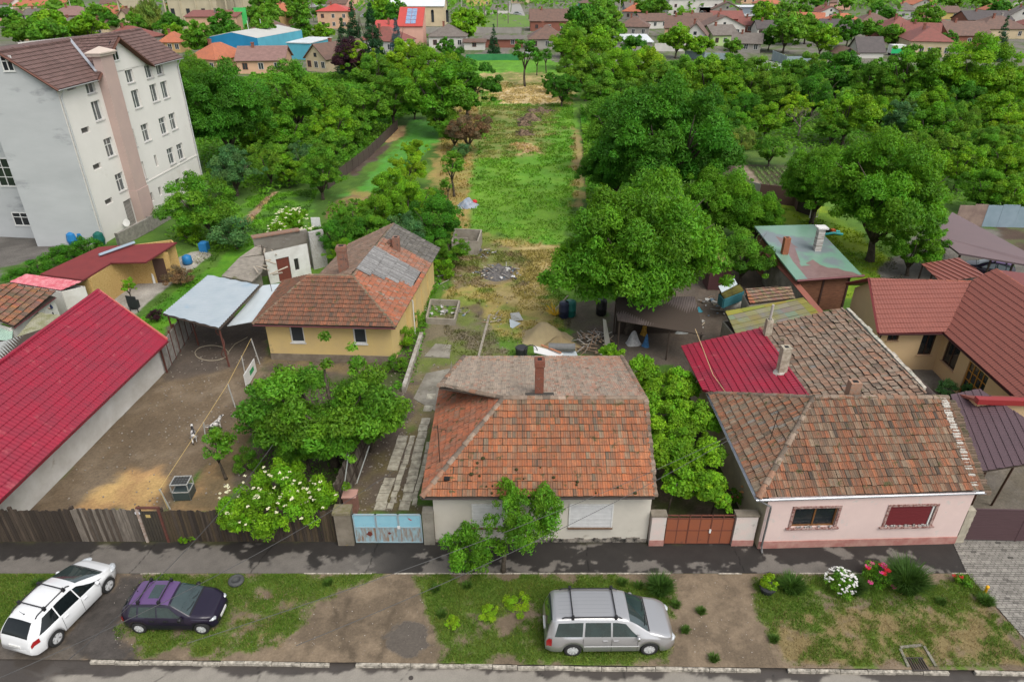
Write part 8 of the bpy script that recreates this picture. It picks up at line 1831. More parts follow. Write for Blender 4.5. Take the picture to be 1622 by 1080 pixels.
silver = mat('silver_paint', (.40,.40,.405), rough=.28, metal=.6, coat=.8); whitep = mat('white_paint', (.66,.67,.68), rough=.25, coat=.9)
purple = mat('purple_black_paint', (.012,.008,.022), rough=.3, coat=.55, c3=None)
def place_car(fn_label, name, P, paint, pr, pf, side=-1):
 """pr, pf = pixels where the near side rear and front wheels meet the ground"""
 a, b = W(*pr), W(*pf); d = b-a; rz = math.atan2(d.y, d.x); n = Vector((-d.y, d.x, 0)).normalized(); m = (a+b)/2 + n*(P['W']/2-.1) - d.normalized()*((P['wx'][0]+P['wx'][1])/2)
 return car(fn_label, name, m.x, m.y, rz, P, paint)
vt = place_car('silver minivan with roof rails parked on the grassy verge', 'parked_car', VAN, silver, (905,1036), (1028,1034))
mt = place_car('white hatchback with black roof bars parked at an angle at the left', 'parked_car', MER, whitep, (85,1026), (180,928))
ct = place_car('small dark purple hatchback with sunroof and roof bars on the grass', 'parked_car', COR, purple, (226,1000), (322,1001))
k_ = copy_tree(ct); k_.location = W(1562,436); k_.rotation_euler = (0,0,R(150)); k_['label'] = 'dark car parked under the large mauve-brown carport roof'
# far cars, a few pixels each
def farcar(u, v, c, label):
 p = W(u, v); t = thing('distant_car', label, 'car', tuple(p), 'cars parked among the town houses', rz=random.Random(u).uniform(-.4,.4)); ORG[t] = Vector((0,0,0)); m = MB()
 V = []; prof = [(-2.1,.3),(-2.1,.85),(-1.7,1.0),(-1.2,1.42),(.3,1.45),(1.0,1.0),(2.0,.8),(2.1,.4),(2.1,.3)]
 n = len(prof); m.mesh([(x,-.85,z) for x, z in prof]+[(x,.85,z) for x, z in prof], [tuple(range(n)), tuple(range(2*n-1,n-1,-1))]+[((i+1)%n,i,i+n,(i+1)%n+n) for i in range(n)]); m.build('body', mat('far_paint_%s' % c, {'w':(.6,.6,.62),'g':(.25,.26,.28),'d':(.05,.05,.06),'b':(.05,.12,.3)}[c], rough=.3), t)
 m = MB(); m.mesh([(-1.1,-.87,.98),(.85,-.87,.98),(.25,-.87,1.36),(-1.05,-.87,1.36)], [(0,1,2,3)]); m.build('side_window', GLASS, t)
for u, v, c in ((588,48,'d'),(596,24,'w'),(604,30,'w'),(578,28,'g'),(462,48,'d'),(448,46,'g'),(1090,24,'w'),(1103,25,'g'),(1175,26,'w'),(1186,27,'w'),(840,88,'w'),(758,24,'w'),(820,24,'g'),(498,12,'w'),(512,14,'g'),(486,10,'w')):
 farcar(u, v, c, {'w':'white','g':'grey','d':'dark','b':'blue'}[c]+' car parked far off among the town houses')
# ---------------------------------------------------------------- street front: fences, gates, verge plants, small things
def plankfence(label, u0, u1, vb, h, cols, seed, name='plank_fence', lean=0, y0=None, y1=None):
 A = W(u0, vb) if y0 is None else y0; B = W(u1, vb) if y1 is None else y1; f = Fr(A, B); t = thing(name, label, 'fence', tuple(A)); rnd = random.Random(seed); m = MB(); s = 0
 while s < f.L-.02:
  w_ = rnd.uniform(.10,.17); w_ = min(w_, f.L-s); k = rnd.uniform(.65,1.3); c = rnd.choice(cols); hh = h+rnd.uniform(-.08,.06); tl = rnd.uniform(-.02,.02); o = rnd.uniform(-.012,.012)
  V = [f.p(s+.006,.02+o,0), f.p(s+w_-.006,.02+o,0), f.p(s+w_-.006,-.01+o,0), f.p(s+.006,-.01+o,0)]; V += [Vector((p.x,p.y,hh+(tl if i in (0,3) else -tl)))+f.n*lean for i, p in enumerate(V)]
  m.mesh(V, [(0,3,2,1),(4,5,6,7),(0,1,5,4),(1,2,6,5),(2,3,7,6),(3,0,4,7)], tuple(q*k for q in c)); s += w_
 m.build('planks', mat('old_planks', (1,1,1), (.03,.025,.02), 3, .7, rough=.9, attr=True, c2f=.5, stretch=(5,5,.7), bump=.5, c3=(.06,.06,.03), scale3=1.2, thr3=.66), t)
 n = max(1, int(f.L/2.2))
 for z in (.45, h-.35): m = MB(); f.box(m, 0, f.L, -.09, -.02, z, z+.09); m.build('rail', RAW, t)
 for k in range(n+1): m = MB(); s = f.L*k/n; f.box(m, max(0,s-.07), min(f.L,s+.07), -.2, -.09, -.1, h+.03); m.build('post', RAW, t)
 return t
DK = [(.060,.045,.034),(.045,.034,.027),(.08,.06,.045)]; GY = [(.17,.145,.12),(.13,.105,.085),(.20,.17,.14),(.09,.07,.055)]
Ya = lambda x: 22.72
pf = lambda u0, u1, v=857: dict(y0=Vector((W(u0,v).x, 22.72, 0)), y1=Vector((W(u1,v).x, 22.72, 0)))
plankfence('dark wooden plank fence at the far left of the pavement', -60, 130, 857, 1.9, DK, 1, **pf(-60,130))
plankfence('paler grey-brown plank fence section left of the narrow gate', 131, 236, 857, 1.95, GY, 2, **pf(131,236))
plankfence('dark plank fence under the flowering elder', 268, 537, 857, 1.85, DK+[(.07,.05,.03)], 3, **pf(268,537))
def gate_wood():
 A, B = Vector((W(238,857).x,22.7,0)), Vector((W(266,857).x,22.7,0)); f = Fr(A, B); t = thing('garden_gate', 'narrow dark wooden garden gate between pale posts', 'gate', tuple(A)); m = MB()
 for k in range(6): f.box(m, f.L*k/6+.01, f.L*(k+1)/6-.01, 0, .03, .08, 1.85)
 m.build('planks', mat('gate_dark', (.035,.03,.026), (.06,.05,.035), 4, .6, stretch=(5,5,.6)), t)
 m = MB(); f.box(m, -.13, -.02, -.06, .06, -.1, 2.0); m.build('post', mat('whitish_post', (.42,.36,.32), (.25,.17,.13), 5, .8), t)
 m = MB(); f.box(m, f.L+.02, f.L+.12, -.06, .06, -.1, 2.05); m.build('post', mat('rust_red_steel', (.13,.045,.035)), t)
 m = MB(); f.box(m, -.1, f.L+.1, -.05, .05, 2.0, 2.08); m.build('lintel', mat('rust_red_steel', (.13,.045,.035)), t)
 m = MB(); f.box(m, f.L*.3, f.L*.55, .031, .04, 1.5, 1.66); m.build('number_plate', mat('ochre_plate', (.45,.33,.12)), t)
 m = MB(); p = W(211,817,1.75); q = Fr(Vector((p.x,22.70,0)), Vector((p.x+.35,22.70,0))); q.box(m, 0, .22, .03, .045, 1.7, 1.82); q.box(m, .07,.15,.046,.05,1.74,1.78, (.1,.2,.5)); 
 tag(m.build('small_plate', mat('small_white_plate', (.55,.55,.58))), 'small white plate nailed to the paler plank fence', 'sign')
gate_wood()
def gates():
 cp = mat('mossy_pier', (.22,.19,.15), (.14,.12,.09), 1.6, .8, rough=.95, bump=.4, c3=(.33,.22,.05), scale3=.9, thr3=.60)
 t = thing('gate_pier', 'wide weathered concrete pier left of the blue gate', 'pier', tuple(W(550,858))); m = MB(); a, b = W(538,858), W(563,858); m.box((a.x,22.45,-.1),(b.x,22.95,1.85)); m.build('pier', cp, t); m = MB(); m.box((a.x-.05,22.4,1.85),(b.x+.03,23.0,1.98)); m.build('cap', mat('moss_cap', (.13,.12,.05), (.2,.17,.12), 4, .8, bump=.6), t)
 t = thing('gate_pier', 'grey concrete pier between blue gate and grey house', 'pier', tuple(W(682,858))); m = MB(); a, b = W(673,858), W(691,858); m.box((a.x,22.5,-.1),(b.x-.03,22.95,1.9)); m.build('pier', mat('old_concrete', (.27,.25,.21)), t)
 A, B = Vector((W(564,858).x,22.6,0)), Vector((W(672,858).x,22.6,0)); f = Fr(A, B)
 t = thing('driveway_gate', 'rusty pale blue sheet metal double gate', 'gate', tuple(A)); bm_ = mat('chipped_blue', (.20,.42,.52), (.25,.47,.56), 2, .5, rough=.5, c3=(.17,.08,.04), scale3=2.3, thr3=.625, bump=.1)
 bw = mat('rust_streaked_blue', (.26,.42,.48), (.22,.12,.06), 3.5, .7, rough=.6, stretch=(2.5,2.5,.5)); fr = mat('blue_frame', (.22,.36,.42), (.3,.33,.34), 4, .5)
 for (s0, s1) in ((.02,.335),(.345,.655),(.665,.985)):
  a, b = s0*f.L, s1*f.L; m = MB(); f.box(m, a, b, -.015, .015, 1.0, 1.72); p = m.build('upper_panel', bm_, t); m = MB(); f.box(m, a, b, -.015, .015, .12, 1.0); m.build('lower_panel', bw, t)
  m = MB()
  for z in (.08,.97,1.70): f.box(m, a-.02, b+.02, -.03, .035, z, z+.06)
  for s in (a-.02, b-.03): f.box(m, s, s+.05, -.03, .04, .08, 1.76)
  m.build('frame', fr, t)
 def rustpatch(s, z, r, sd): 
  rnd = random.Random(sd); m = MB(); P = [f.p(s+r*math.cos(k*.63)*rnd.uniform(.5,1.1), .0215, z+r*.9*math.sin(k*.63)*rnd.uniform(.5,1.1)) for k in range(10)]; m.face(P); m.build('rust_patch', mat('deep_rust', (.13,.03,.02)), t)
 rustpatch(.70,.62,.17,1); rustpatch(1.6,.65,.09,2)
 m = MB(); f.box(m, f.L*.66-.06, f.L*.66+.06, .04, .075, .95, 1.1); m.build('lock', PVC, t); m = MB(); V = [f.p(f.L*.8,.02,1.5), f.p(f.L*.84,.02,1.4), f.p(f.L*.86,.02,1.42), f.p(f.L*.82,.02,1.52)]; m.face(V); m.build('red_mark', mat('red_sticker', (.4,.05,.05)), t)
 # brown gate and its piers
 pk = mat('peeling_pink_pier', (.60,.48,.44), (.52,.49,.45), 1.8, .8, rough=.9, bump=.3, c3=(.20,.18,.16), scale3=2, thr3=.60)
 for (u0, u1, l, hp) in ((1026,1049,'peeling pinkish pier between grey house and brown gate',1.75),(1156,1190,'peeling pinkish pier between brown gate and pink house',1.75)):
  a, b = W(u0,861), W(u1,861); t = thing('gate_pier', l, 'pier', ((a.x+b.x)/2, 22.5, 0)); m = MB(); m.box((a.x+.02,22.45,-.1),(b.x,22.8,hp)); m.build('pier', pk, t); m = MB(); m.box((a.x+.01,22.43,-.1),(b.x+.01,22.45,.35)); m.build('plinth', mat('dusky_plinth', (.33,.14,.12)), t)
  m = MB(); m.box((a.x-.02,22.41,hp),(b.x+.03,22.84,hp+.07)); m.build('cap', cp, t)
 A, B = Vector((W(1050,861).x+.02,22.55,0)), Vector((W(1156,861).x-.02,22.55,0)); f = Fr(A, B); t = thing('driveway_gate', 'rust-brown painted sheet metal gate', 'gate', tuple(A)); rb = mat('rust_brown_paint', (.27,.085,.04), (.23,.08,.045), 1.5, .5, rough=.55, c3=(.15,.06,.04), scale3=2, thr3=.63)
 for s0, s1 in ((0,.325),(.335,.66),(.67,.99)):
  for z0, z1 in ((.1,.85),(.87,1.55)): m = MB(); f.box(m, s0*f.L, s1*f.L, -.015, .015, z0, z1); m.build('panel', rb, t)
 m = MB(); 
 for z in (.06,.845,1.54,1.72): f.box(m, 0, f.L, -.025, .03, z, z+.04)
 for k in range(7): s = f.L*k/6; f.box(m, max(0,s-.02), min(f.L,s+.02), -.02, .035 if k % 2 == 0 else .02, .06, 1.76)
 m.build('frame', mat('rust_frame', (.16,.05,.03), (.1,.04,.03), 5, .6), t); m = MB(); f.box(m, f.L*.66-.04, f.L*.66+.04, .03, .07, .75, .95); m.build('handle', PVC, t)
 # right hand dark slatted gate and its pillar
 t = thing('gate_pillar', 'narrow pale stone pillar at the right corner of the pink house', 'pillar', tuple(W(1514,860))); a, b = W(1512,860), W(1523,860); m = MB(); 
 for k in range(12): j = .01*(k % 2); m.box((a.x+j,22.6+j,k*.165-.02),(b.x-j+.05,22.95,k*.165+.14))
 m.build('stone_blocks', mat('pale_stone', (.42,.38,.30), (.3,.27,.21), 3, .8, bump=.4), t)
 A, B = Vector((W(1524,858).x,22.75,0)), Vector((W(1700,862).x,22.6,0)); f = Fr(A, B); t = thing('driveway_gate', 'dark maroon-brown slatted sliding gate at the right edge', 'gate', tuple(A)); m = MB(); 
 for k in range(18): f.box(m, .03, f.L, -.02, .02-.008*(k % 2), .12+k*.098, .12+k*.098+.088)
 m.build('slats', mat('maroon_slats', (.085,.05,.055), rough=.4), t); m = MB()
 for s in (0, f.L*.47): f.box(m, s, s+.06, -.03, .03, .08, 1.92)
 f.box(m, 0, f.L, -.03, .03, 1.89, 1.94); m.build('frame', mat('maroon_slats', (.085,.05,.055)), t)
gates()
# leaning side fence between slab track and garden, dark plank
plankfence('leaning grey plank fence between garden and slab track', 0, 0, 0, 1.7, GY, 5, lean=-.25, y0=Vector(W(543,812)), y1=Vector(W(606,655)))
t = thing('bin', 'small pinkish brown box beside the leaning plank fence', 'box', tuple(W(558,812))); p = W(558,808); m = MB(); m.box((p.x-.3,p.y-.25,0),(p.x+.3,p.y+.25,1.0)); m.build('box', mat('pinkish_box', (.30,.15,.12), (.2,.1,.08), 4, .6), t); m = MB(); m.box((p.x-.34,p.y-.3,1.0),(p.x+.34,p.y+.3,1.06)); m.build('lid', mat('pinkish_lid', (.42,.24,.2)), t)
for (a, b, l) in (((565,765,.2),(585,706,1.5),'thin pale stick leaning in the passage'),((541,800,0),(552,720,2.6),'blue-grey pole leaning against the fruit tree')):
 m = MB(); m.tube([W(*a), W(*b)], .03, 5); tag(m.build('stick', mat('pale_stick', (.36,.38,.36))), l, 'stick')
# dirt yard: rope fence posts, board, kennel crate, dogs
gp = mat('galvanised_post', (.42,.42,.40), (.3,.3,.28), 4, .6, rough=.5)
for (a, b, l) in (((262,806,0),(250,775,0),'x'),):
 pass
PO = [(270,806,1.2,-.25),(327,700,1.3,.1),(373,645,1.6,-.15),(412,577,1.9,-.25),(388,590,1.2,0)]
tops = []
for i, (u, v, h, dx) in enumerate(PO):
 p = W(u, v); q = p+Vector((dx,.05,h)); tops.append(q); m = MB(); m.tube([p+Vector((0,0,-.05)), q], .04, 6); tag(m.build('fence_post', gp), 'leaning pale metal post of the rope fence in the dirt yard', 'post', 'posts of the rope fence')
m = MB(); m.tube([W(266,805,.3), tops[0], tops[1], tops[2], tops[3]], .013, 5); tag(m.build('rope', mat('yellow_rope', (.50,.36,.14))), 'long yellow rope or batten strung along the dirt yard posts', 'rope')
t = thing('notice_board', 'white board with green square leaning on the rope fence', 'sign', tuple(W(398,612))); A, B = W(391,617), W(407,590); f = Fr(A, B); m = MB(); f.box(m, 0, f.L, -.02, .02, .1, 1.05); m.build('board', PVC, t); m = MB(); f.box(m, f.L*.45, f.L*.8, .021, .03, .45, .75); m.build('green_square', mat('sign_green', (.03,.25,.08)), t)
def crate():
 p = W(294,786); t = thing('dog_crate', 'grey metal crate with dark top grid beside the rope fence', 'crate', tuple(p)); f = Fr((p.x-.42,p.y-.35),(p.x+.42,p.y-.3)); m = MB()
 f.box(m, 0,.84,-.7,0,.04,.5); m.build('tray', mat('dark_tray', (.05,.07,.07), rough=.4), t); m = MB()
 for s in (0,.8):
  for o in (-.7,-.04): f.box(m, s, s+.04, o, o+.04, 0, 1.0)
 for z in (.5,.97): f.box(m, 0,.84,-.04,0,z,z+.04); f.box(m, 0,.84,-.7,-.66,z,z+.04); f.box(m, 0,.04,-.66,-.04,z,z+.04); f.box(m, .8,.84,-.66,-.04,z,z+.04)
 m.build('frame', gp, t); m = MB()
 for k in range(1,6): f.box(m, .84*k/6-.01,.84*k/6+.01,-.66,-.04,.98,1.0)
 for k in range(1,4): f.box(m, .04,.8,-.66*k/4-.05,-.66*k/4-.03,.975,.995)
 m.build('grid', mat('dark_frame', (.05,.045,.04)), t); m = MB(); f.box(m, .02,.82,-.68,-.02,.93,.95); m.build('dark_lid', mat('dark_mesh', (.08,.09,.095)), t)
crate()
def skinbody(name, chain, m, par, loc, lv=2):
 """chain: dict name->(pos, radius), edges list"""
 V, E = chain; me = bpy.data.meshes.new(name); me.from_pydata([Vector(v[0]) for v in V], E, []); o = bpy.data.objects.new(name, me); COL.objects.link(o)
 sk = o.modifiers.new('Skin', 'SKIN'); sk.use_smooth_shade = True; 
 for i, v in enumerate(V): me.skin_vertices[0].data[i].radius = (v[1], v[2] if len(v) > 2 else v[1])
 me.skin_vertices[0].data[0].use_root = True
 ss_ = o.modifiers.new('Sub', 'SUBSURF'); ss_.levels = lv; ss_.render_levels = lv; me.materials.append(m); o.parent = par; o.location = loc; return o
def dogmat(name, seed):
 return mat(name, (.62,.60,.57), rough=.9, c3=(.025,.022,.022), scale3=4+seed, thr3=.47)
def dog(label, u, v, rz, m, pose=0):
 p = W(u, v); t = thing('dog', label, 'dog', tuple(p), rz=rz)
 V = [((-.30,0,.47),.115,.12),((-.08,0,.46),.115,.125),((.16,0,.48),.13,.155),((.30,0,.56),.085,.10),((.42,0,.68),.07,.075),((.50,0,.72),.075,.07),((.62,0,.69),.038,.036),((.68,0,.68),.03,.028)]
 E = [(i,i+1) for i in range(7)]
 def leg(root, pts):
  k = root
  for q, r in pts: V.append((q, r)); E.append((k, len(V)-1)); k = len(V)-1
 s = .06*(1 if pose == 0 else -1)
 for y, d in ((.09,s),(-.09,-s)):
  leg(2, [((.20+d*.4,y,.33),.05),((.19+d,y,.17),.032),((.20+d*1.6,y,.03),.028),((.25+d*1.6,y,.02),.028)])
  leg(0, [((-.28-d*.3,y,.33),.07),((-.24-d,y*1.05,.25),.045),((-.38-d*1.4,y,.15),.026),((-.35-d*1.6,y,.03),.025),((-.30-d*1.6,y,.02),.026)])
 leg(0, [((-.44,0,.52),.03),((-.56,0,.60),.022),((-.64,0,.70),.014)])
 b = skinbody('body', (V, E), m, t, (0,0,0))
 for y in (.055,-.055): q = MB(); q.mesh([(.46,y,.765),(.50,y*1.6,.77),(.455,y*1.9,.66),(.44,y*1.5,.72)], [(0,1,2,3),(3,2,1,0)]); q.build('ear', mat('dog_black', (.025,.022,.022)), b, org=(0,0,0))
 q = MB(); q.lathe([(.018,0),(.012,.012)], (.70,0,.675), 7, ax='z'); q.build('nose', mat('dog_black', (.025,.022,.022)), b, org=(0,0,0))
dog('white dog with black patches walking in the dirt yard', 309, 697, R(115), dogmat('dog_coat_a', 0)); dog('white dog with dark spots behind the rope fence', 343, 682, R(60), dogmat('dog_coat_b', 1), 1)
def person(label, u, v, rz, top, bottom, hair, h=1.7, bend=0, arms='down', z=0):
 p = W(u, v, z); t = thing('person', label, 'person', tuple(p), rz=rz); s = h/1.75
 hip = Vector((0,0,.93)); ch = Vector((.0+bend*.35,0,1.32-bend*.14)); nk = Vector((bend*.55,0,1.50-bend*.26)); hd = nk+Vector((.05+bend*.08,0,.12))
 def sc(L): return [((a[0]*s,a[1]*s,a[2]*s),)+tuple(r*s for r in a_) for a, *a_ in L]
 V = [(tuple(hip),.135,.11),(tuple(hip.lerp(ch,.5)),.125,.10),(tuple(ch),.15,.11),(tuple(nk),.055,.055),(tuple(nk+Vector((.02,0,.07))),.055,.055),(tuple(hd+Vector((0,0,.03))),.075,.09),(tuple(hd+Vector((0,0,.12))),.07,.08)]
 E = [(0,1),(1,2),(2,3),(3,4),(4,5),(5,6)]
 def chain(root, pts):
  k = root; 
  for q, r in pts: V.append((q, r)); E.append((k, len(V)-1)); k = len(V)-1
 for y in (1,-1):
  if arms == 'down': A = [((ch.x,y*.19,ch.z+.10),.06),((ch.x+.03,y*.25,ch.z-.16),.045),((ch.x+.14,y*.23,ch.z-.40),.034),((ch.x+.17,y*.22,ch.z-.48),.036),((ch.x+.19,y*.21,ch.z-.56),.02)]
  else: A = [((ch.x,y*.19,ch.z+.10),.06),((ch.x+.12,y*.30,ch.z-.08),.045),((ch.x+.30,y*.12,ch.z+.02),.034),((ch.x+.34,y*.05,ch.z+.07),.036),((ch.x+.38,y*.0,ch.z+.12),.02)]
  chain(2, A); chain(0, [((0,y*.10,.84),.095),((.03,y*.11,.48),.06),((-.02,y*.11,.10),.042),((-.02,y*.11,.04),.045),((.13,y*.12,.035),.035)])
 b = skinbody('body', (sc(V), E), mat('skin', (.45,.26,.19), rough=.6), t, (0,0,0))
 def cloth(name, VV, EE, m): return skinbody(name, (sc(VV), EE), m, t, (0,0,0))
 VV = [(tuple(hip+Vector((0,0,.02))),.155,.13),(tuple(hip.lerp(ch,.5)),.145,.12),(tuple(ch),.17,.13),(tuple(ch.lerp(nk,.6)),.10,.08)]; EE = [(0,1),(1,2),(2,3)]
 for y in (1,-1):
  base = len(VV); 
  A = [(ch.x,y*.19,ch.z+.10),(ch.x+.03,y*.25,ch.z-.16),(ch.x+.10,y*.235,ch.z-.30)] if arms == 'down' else [(ch.x,y*.19,ch.z+.10),(ch.x+.12,y*.30,ch.z-.08),(ch.x+.25,y*.16,ch.z-.01)]
  for i, a in enumerate(A): VV.append((a, .078-.012*i)); EE.append((2 if i == 0 else base+i-1, base+i))
 cloth('shirt', VV, EE, top)
 VV = [(tuple(hip+Vector((0,0,.0))),.15,.125)]; EE = []
 for y in (1,-1):
  for i, (a, r) in enumerate((((0,y*.10,.80),.11),((.03,y*.11,.48),.078),((-.02,y*.11,.12),.062))): VV.append((a, r)); EE.append((0 if i == 0 else len(VV)-2, len(VV)-1))
 cloth('trousers', VV, EE, bottom)
 q = MB(); c = (hd+Vector((-.02,0,.10)))*s; q.lathe([(.03,-.09),(.088,-.04),(.095,.02),(.07,.07),(.02,.095)], tuple(c), 12); q.build('hair', hair, b, org=(0,0,0), smooth=True)
 q = MB()
 for y in (.03,-.03): q.lathe([(.011,-.008),(.011,.008)], ((hd.x+.083)*s,y*s,(hd.z+.06)*s), 6, ax='x')
 q.build('eyes', mat('soot_hole_black', (.012,.012,.012)), b, org=(0,0,0)); q = MB(); q.mesh([((hd.x+.08)*s,-.012*s,(hd.z+.02)*s),((hd.x+.08)*s,.012*s,(hd.z+.02)*s),((hd.x+.11)*s,0,(hd.z+.02)*s),((hd.x+.085)*s,0,(hd.z+.055)*s)], [(0,1,2),(0,2,3),(1,3,2)]); q.build('nose', mat('skin', (.45,.26,.19)), b, org=(0,0,0))
dh = mat('dark_hair', (.02,.015,.012))
person('person in dark blue jacket with hands folded behind the raspberry barn', 86, 512, R(-75), mat('navy_cloth', (.02,.03,.08), rough=.9), mat('dark_trousers', (.03,.03,.04), rough=.9), dh, arms='fold', z=.6)
person('person in red top and turquoise trousers bending in the garden beds', 1158, 243, R(-100), mat('red_cloth', (.30,.03,.03), rough=.9), mat('turquoise_cloth', (.05,.33,.42), rough=.9), dh, bend=.8)
# small things at the left patio and lawns
m = MB(); p = W(243,418); m.lathe([(.25,0),(.3,.5),(.3,.6)], (p.x,p.y-.1,0), 12); tag(m.build('blue_barrel', mat('blue_plastic', (.02,.16,.38), rough=.4)), 'blue barrel on the porch of the particle board shed', 'barrel')
m = MB(); m.lathe([(.3,0),(.42,.1),(.38,.7),(.1,.85)], tuple(W(298,418)), 12); tag(m.build('blue_ball', mat('blue_plastic', (.02,.16,.38)), smooth=True), 'round blue tub on the lawn beside the stone wall', 'tub')
for (u, v, w_, c, l) in ((325,398,.7,'blue_plastic','blue barrel standing at the lawn corner'),(215,488,.5,'dark_plastic','dark pot on the patio edge'),(163,470,.8,'ac_casing','grey box at the raspberry barn gable')):
 m = MB(); p = W(u, v); m.box((p.x-w_/2,p.y-w_/2,0),(p.x+w_/2,p.y+w_/2,w_*1.2)); m.lathe([(w_*.45,w_*1.2),(w_*.4,w_*1.3)], (p.x,p.y,0), 10); tag(m.build('box_container', MATS[c]), l, 'container')
m = MB(); f = Fr(W(206,493), W(221,495)); f.box(m, 0, f.L, -.03,.03,.35,1.3); f.box(m, .05,.1,-.02,.02,0,.35); f.box(m, f.L-.1,f.L-.05,-.02,.02,0,.35); tag(m.build('black_panel', mat('dark_plastic', (.03,.03,.035))), 'black panel standing at the edge of the lawn', 'panel')
tpx('sapling', 203, 452, 12, 'bright', 'small potted tree on the concrete patio'); tpx('shrub', 283, 438, 20, 'brown', 'pale pinkish bush by the porch of the particle board shed', cat='bush', name='bush'); tpx('shrub', 246, 500, 12, 'purple', 'small dark purple bush on the lawn left of the carport', cat='bush', name='bush')
for i, (u, v, r, l) in enumerate(((60,425,20,'middle'),(95,408,22,'upper'),(140,392,20,'rightmost'),(28,440,18,'lower left'),(115,398,18,'second upper'))): tpx('shrub', u, v, r, 'dark', f'dark hedge bush behind the dark red roof, {l} one', cat='bush', name='hedge_bush')
for (u, v) in ((118,388),(133,386),(160,388)): m = MB(); p = W(u, v); m.lathe([(.35,0),(.5,.5),(.4,1.1),(.1,1.3)], (p.x,p.y,0), 10); tag(m.build('barrel', MATS['blue_plastic' if u < 150 else 'barrel_903']), 'coloured barrel behind the dark hedge by the block', 'barrel')
# verge: tyre, flower pot, flowers, grass tufts, marker, drain
t = thing('tyre', 'old car tyre lying flat on the verge grass', 'tyre', tuple(W(375,922))); m = MB(); p = W(375,922); m.lathe([(.17,.03),(.27,.0),(.32,.05),(.33,.1),(.31,.16),(.24,.19),(.17,.17),(.19,.10)], (p.x,p.y,.02), 28); m.build('tyre', mat('dull_rubber', (.05,.055,.055), (.08,.08,.08), 6, .5, rough=.8), t, smooth=True)
def tuft(label, u, v, r_, h, n, col, seed, arch=.7, group=None):
 p = W(u, v); rr = np.random.RandomState(seed); a = rr.uniform(0, 6.28, n); q = rr.uniform(0, 1, n)**.5*r_*.45; lean = rr.uniform(.1, 1, n)*arch*h; hh = h*rr.uniform(.55,1.1,n); wd = .010
 base = np.stack([np.cos(a)*q, np.sin(a)*q, a*0], 1); mid = base+np.stack([np.cos(a)*lean*.4, np.sin(a)*lean*.4, hh*.65], 1); tip = base+np.stack([np.cos(a)*lean*1.1, np.sin(a)*lean*1.1, hh*.9], 1); s = np.stack([-np.sin(a), np.cos(a), a*0], 1)*wd
 V = np.concatenate([np.stack([base-s, base+s, mid+s, mid-s], 1).reshape(-1,3), np.stack([mid-s, mid+s, tip+s*.2, tip-s*.2], 1).reshape(-1,3)]); k = rr.uniform(.6,1.3,n); c = np.array(col)*np.concatenate([k,k])[:, None]
 o = fastmesh('grass_tuft', V, None, c, mat('grass_blades', (1,1,1)), loc=(p.x,p.y,0)); return tag(o, label, 'grass tuft', group)
tuft('large fountain-like ornamental grass tuft beside the rose bush', 1432, 930, 1.1, 1.05, 1500, (.045,.11,.012), 1)
tuft('fine green grass tuft left of the white flowers', 1253, 933, .8, .55, 1000, (.05,.12,.012), 2); tuft('dark green tuft between white flowers and roses', 1350, 935, .7, .6, 700, (.04,.09,.012), 3)
tuft('grass tuft at the front corner of the silver minivan', 1045, 935, .8, .6, 900, (.05,.12,.014), 4); tuft('small grass tuft by the paver driveway', 1560, 955, .45, .35, 500, (.06,.14,.015), 5)
for i, (u, v) in enumerate(((1012,930),(985,925),(740,930),(690,935),(250,925),(60,925),(520,925),(300,990),(700,975),(1225,1015),(1490,955),(1070,960),(1110,970),(1085,1000),(1130,1045))): tuft('weedy grass tuft on the verge', u, v, .3, .25, 200, (.06,.13,.014), 10+i, group='weedy tufts on the verge')
def flowers(label, u, v, r_, h, n, nf, fc, seed, leafc='mid', cat='flower bush'):
 p = W(u, v); t = thing('flower_bush', label, cat, tuple(p)); me = crown_mesh('crown_flower', seed, n, r_, h*.5, .10, 26, r_*.35, asp=.4); o = bpy.data.objects.new('foliage', me); COL.objects.link(o); o.parent = t; o.location = (0,0,h*.5); o.material_slots[0].link = 'OBJECT'; o.material_slots[0].material = LM[leafc]
 rnd = random.Random(seed); groups_ = {}
 for k in range(nf):
  a, e = rnd.uniform(0,6.28), rnd.uniform(-.2,1.4); c = p+Vector((math.cos(a)*math.cos(e)*r_, math.sin(a)*math.cos(e)*r_, h*.5+math.sin(e)*h*.6)); ci = rnd.randrange(len(fc)); s = fc[ci][1]*rnd.uniform(.8,1.2); m = groups_.setdefault(ci, MB())
  for j in range(6): an = j*1.047+rnd.random(); m.face([c, c+Vector((math.cos(an)*s,math.sin(an)*s,.02)), c+Vector((math.cos(an+.9)*s,math.sin(an+.9)*s,.035))])
  m.lathe([(s*.25,0),(s*.2,.02)], tuple(c), 6)
 for ci, m in groups_.items(): m.build('blossoms', mat('petal_%s_%d' % (label[:5].strip(), ci), fc[ci][0], rough=.7, trans=.2), t)
 return t
flowers('bush of white star-like flowers on the verge', 1328, 932, .62, .85, 1500, 85, [((.75,.74,.72),.055)], 81)
flowers('rose bush with red and pink blooms on the verge', 1390, 922, .62, .7, 2200, 15, [((.55,.01,.03),.11),((.65,.06,.25),.12)], 82)
flowers('small plant with one dark red bloom near the paver driveway', 1523, 925, .35, .4, 500, 2, [((.45,.01,.02),.12)], 83)
flowers('trailing rose beside the right pier of the brown gate', 1168, 800, .5, 1.2, 1400, 10, [((.65,.30,.12),.09),((.6,.1,.12),.08)], 84)
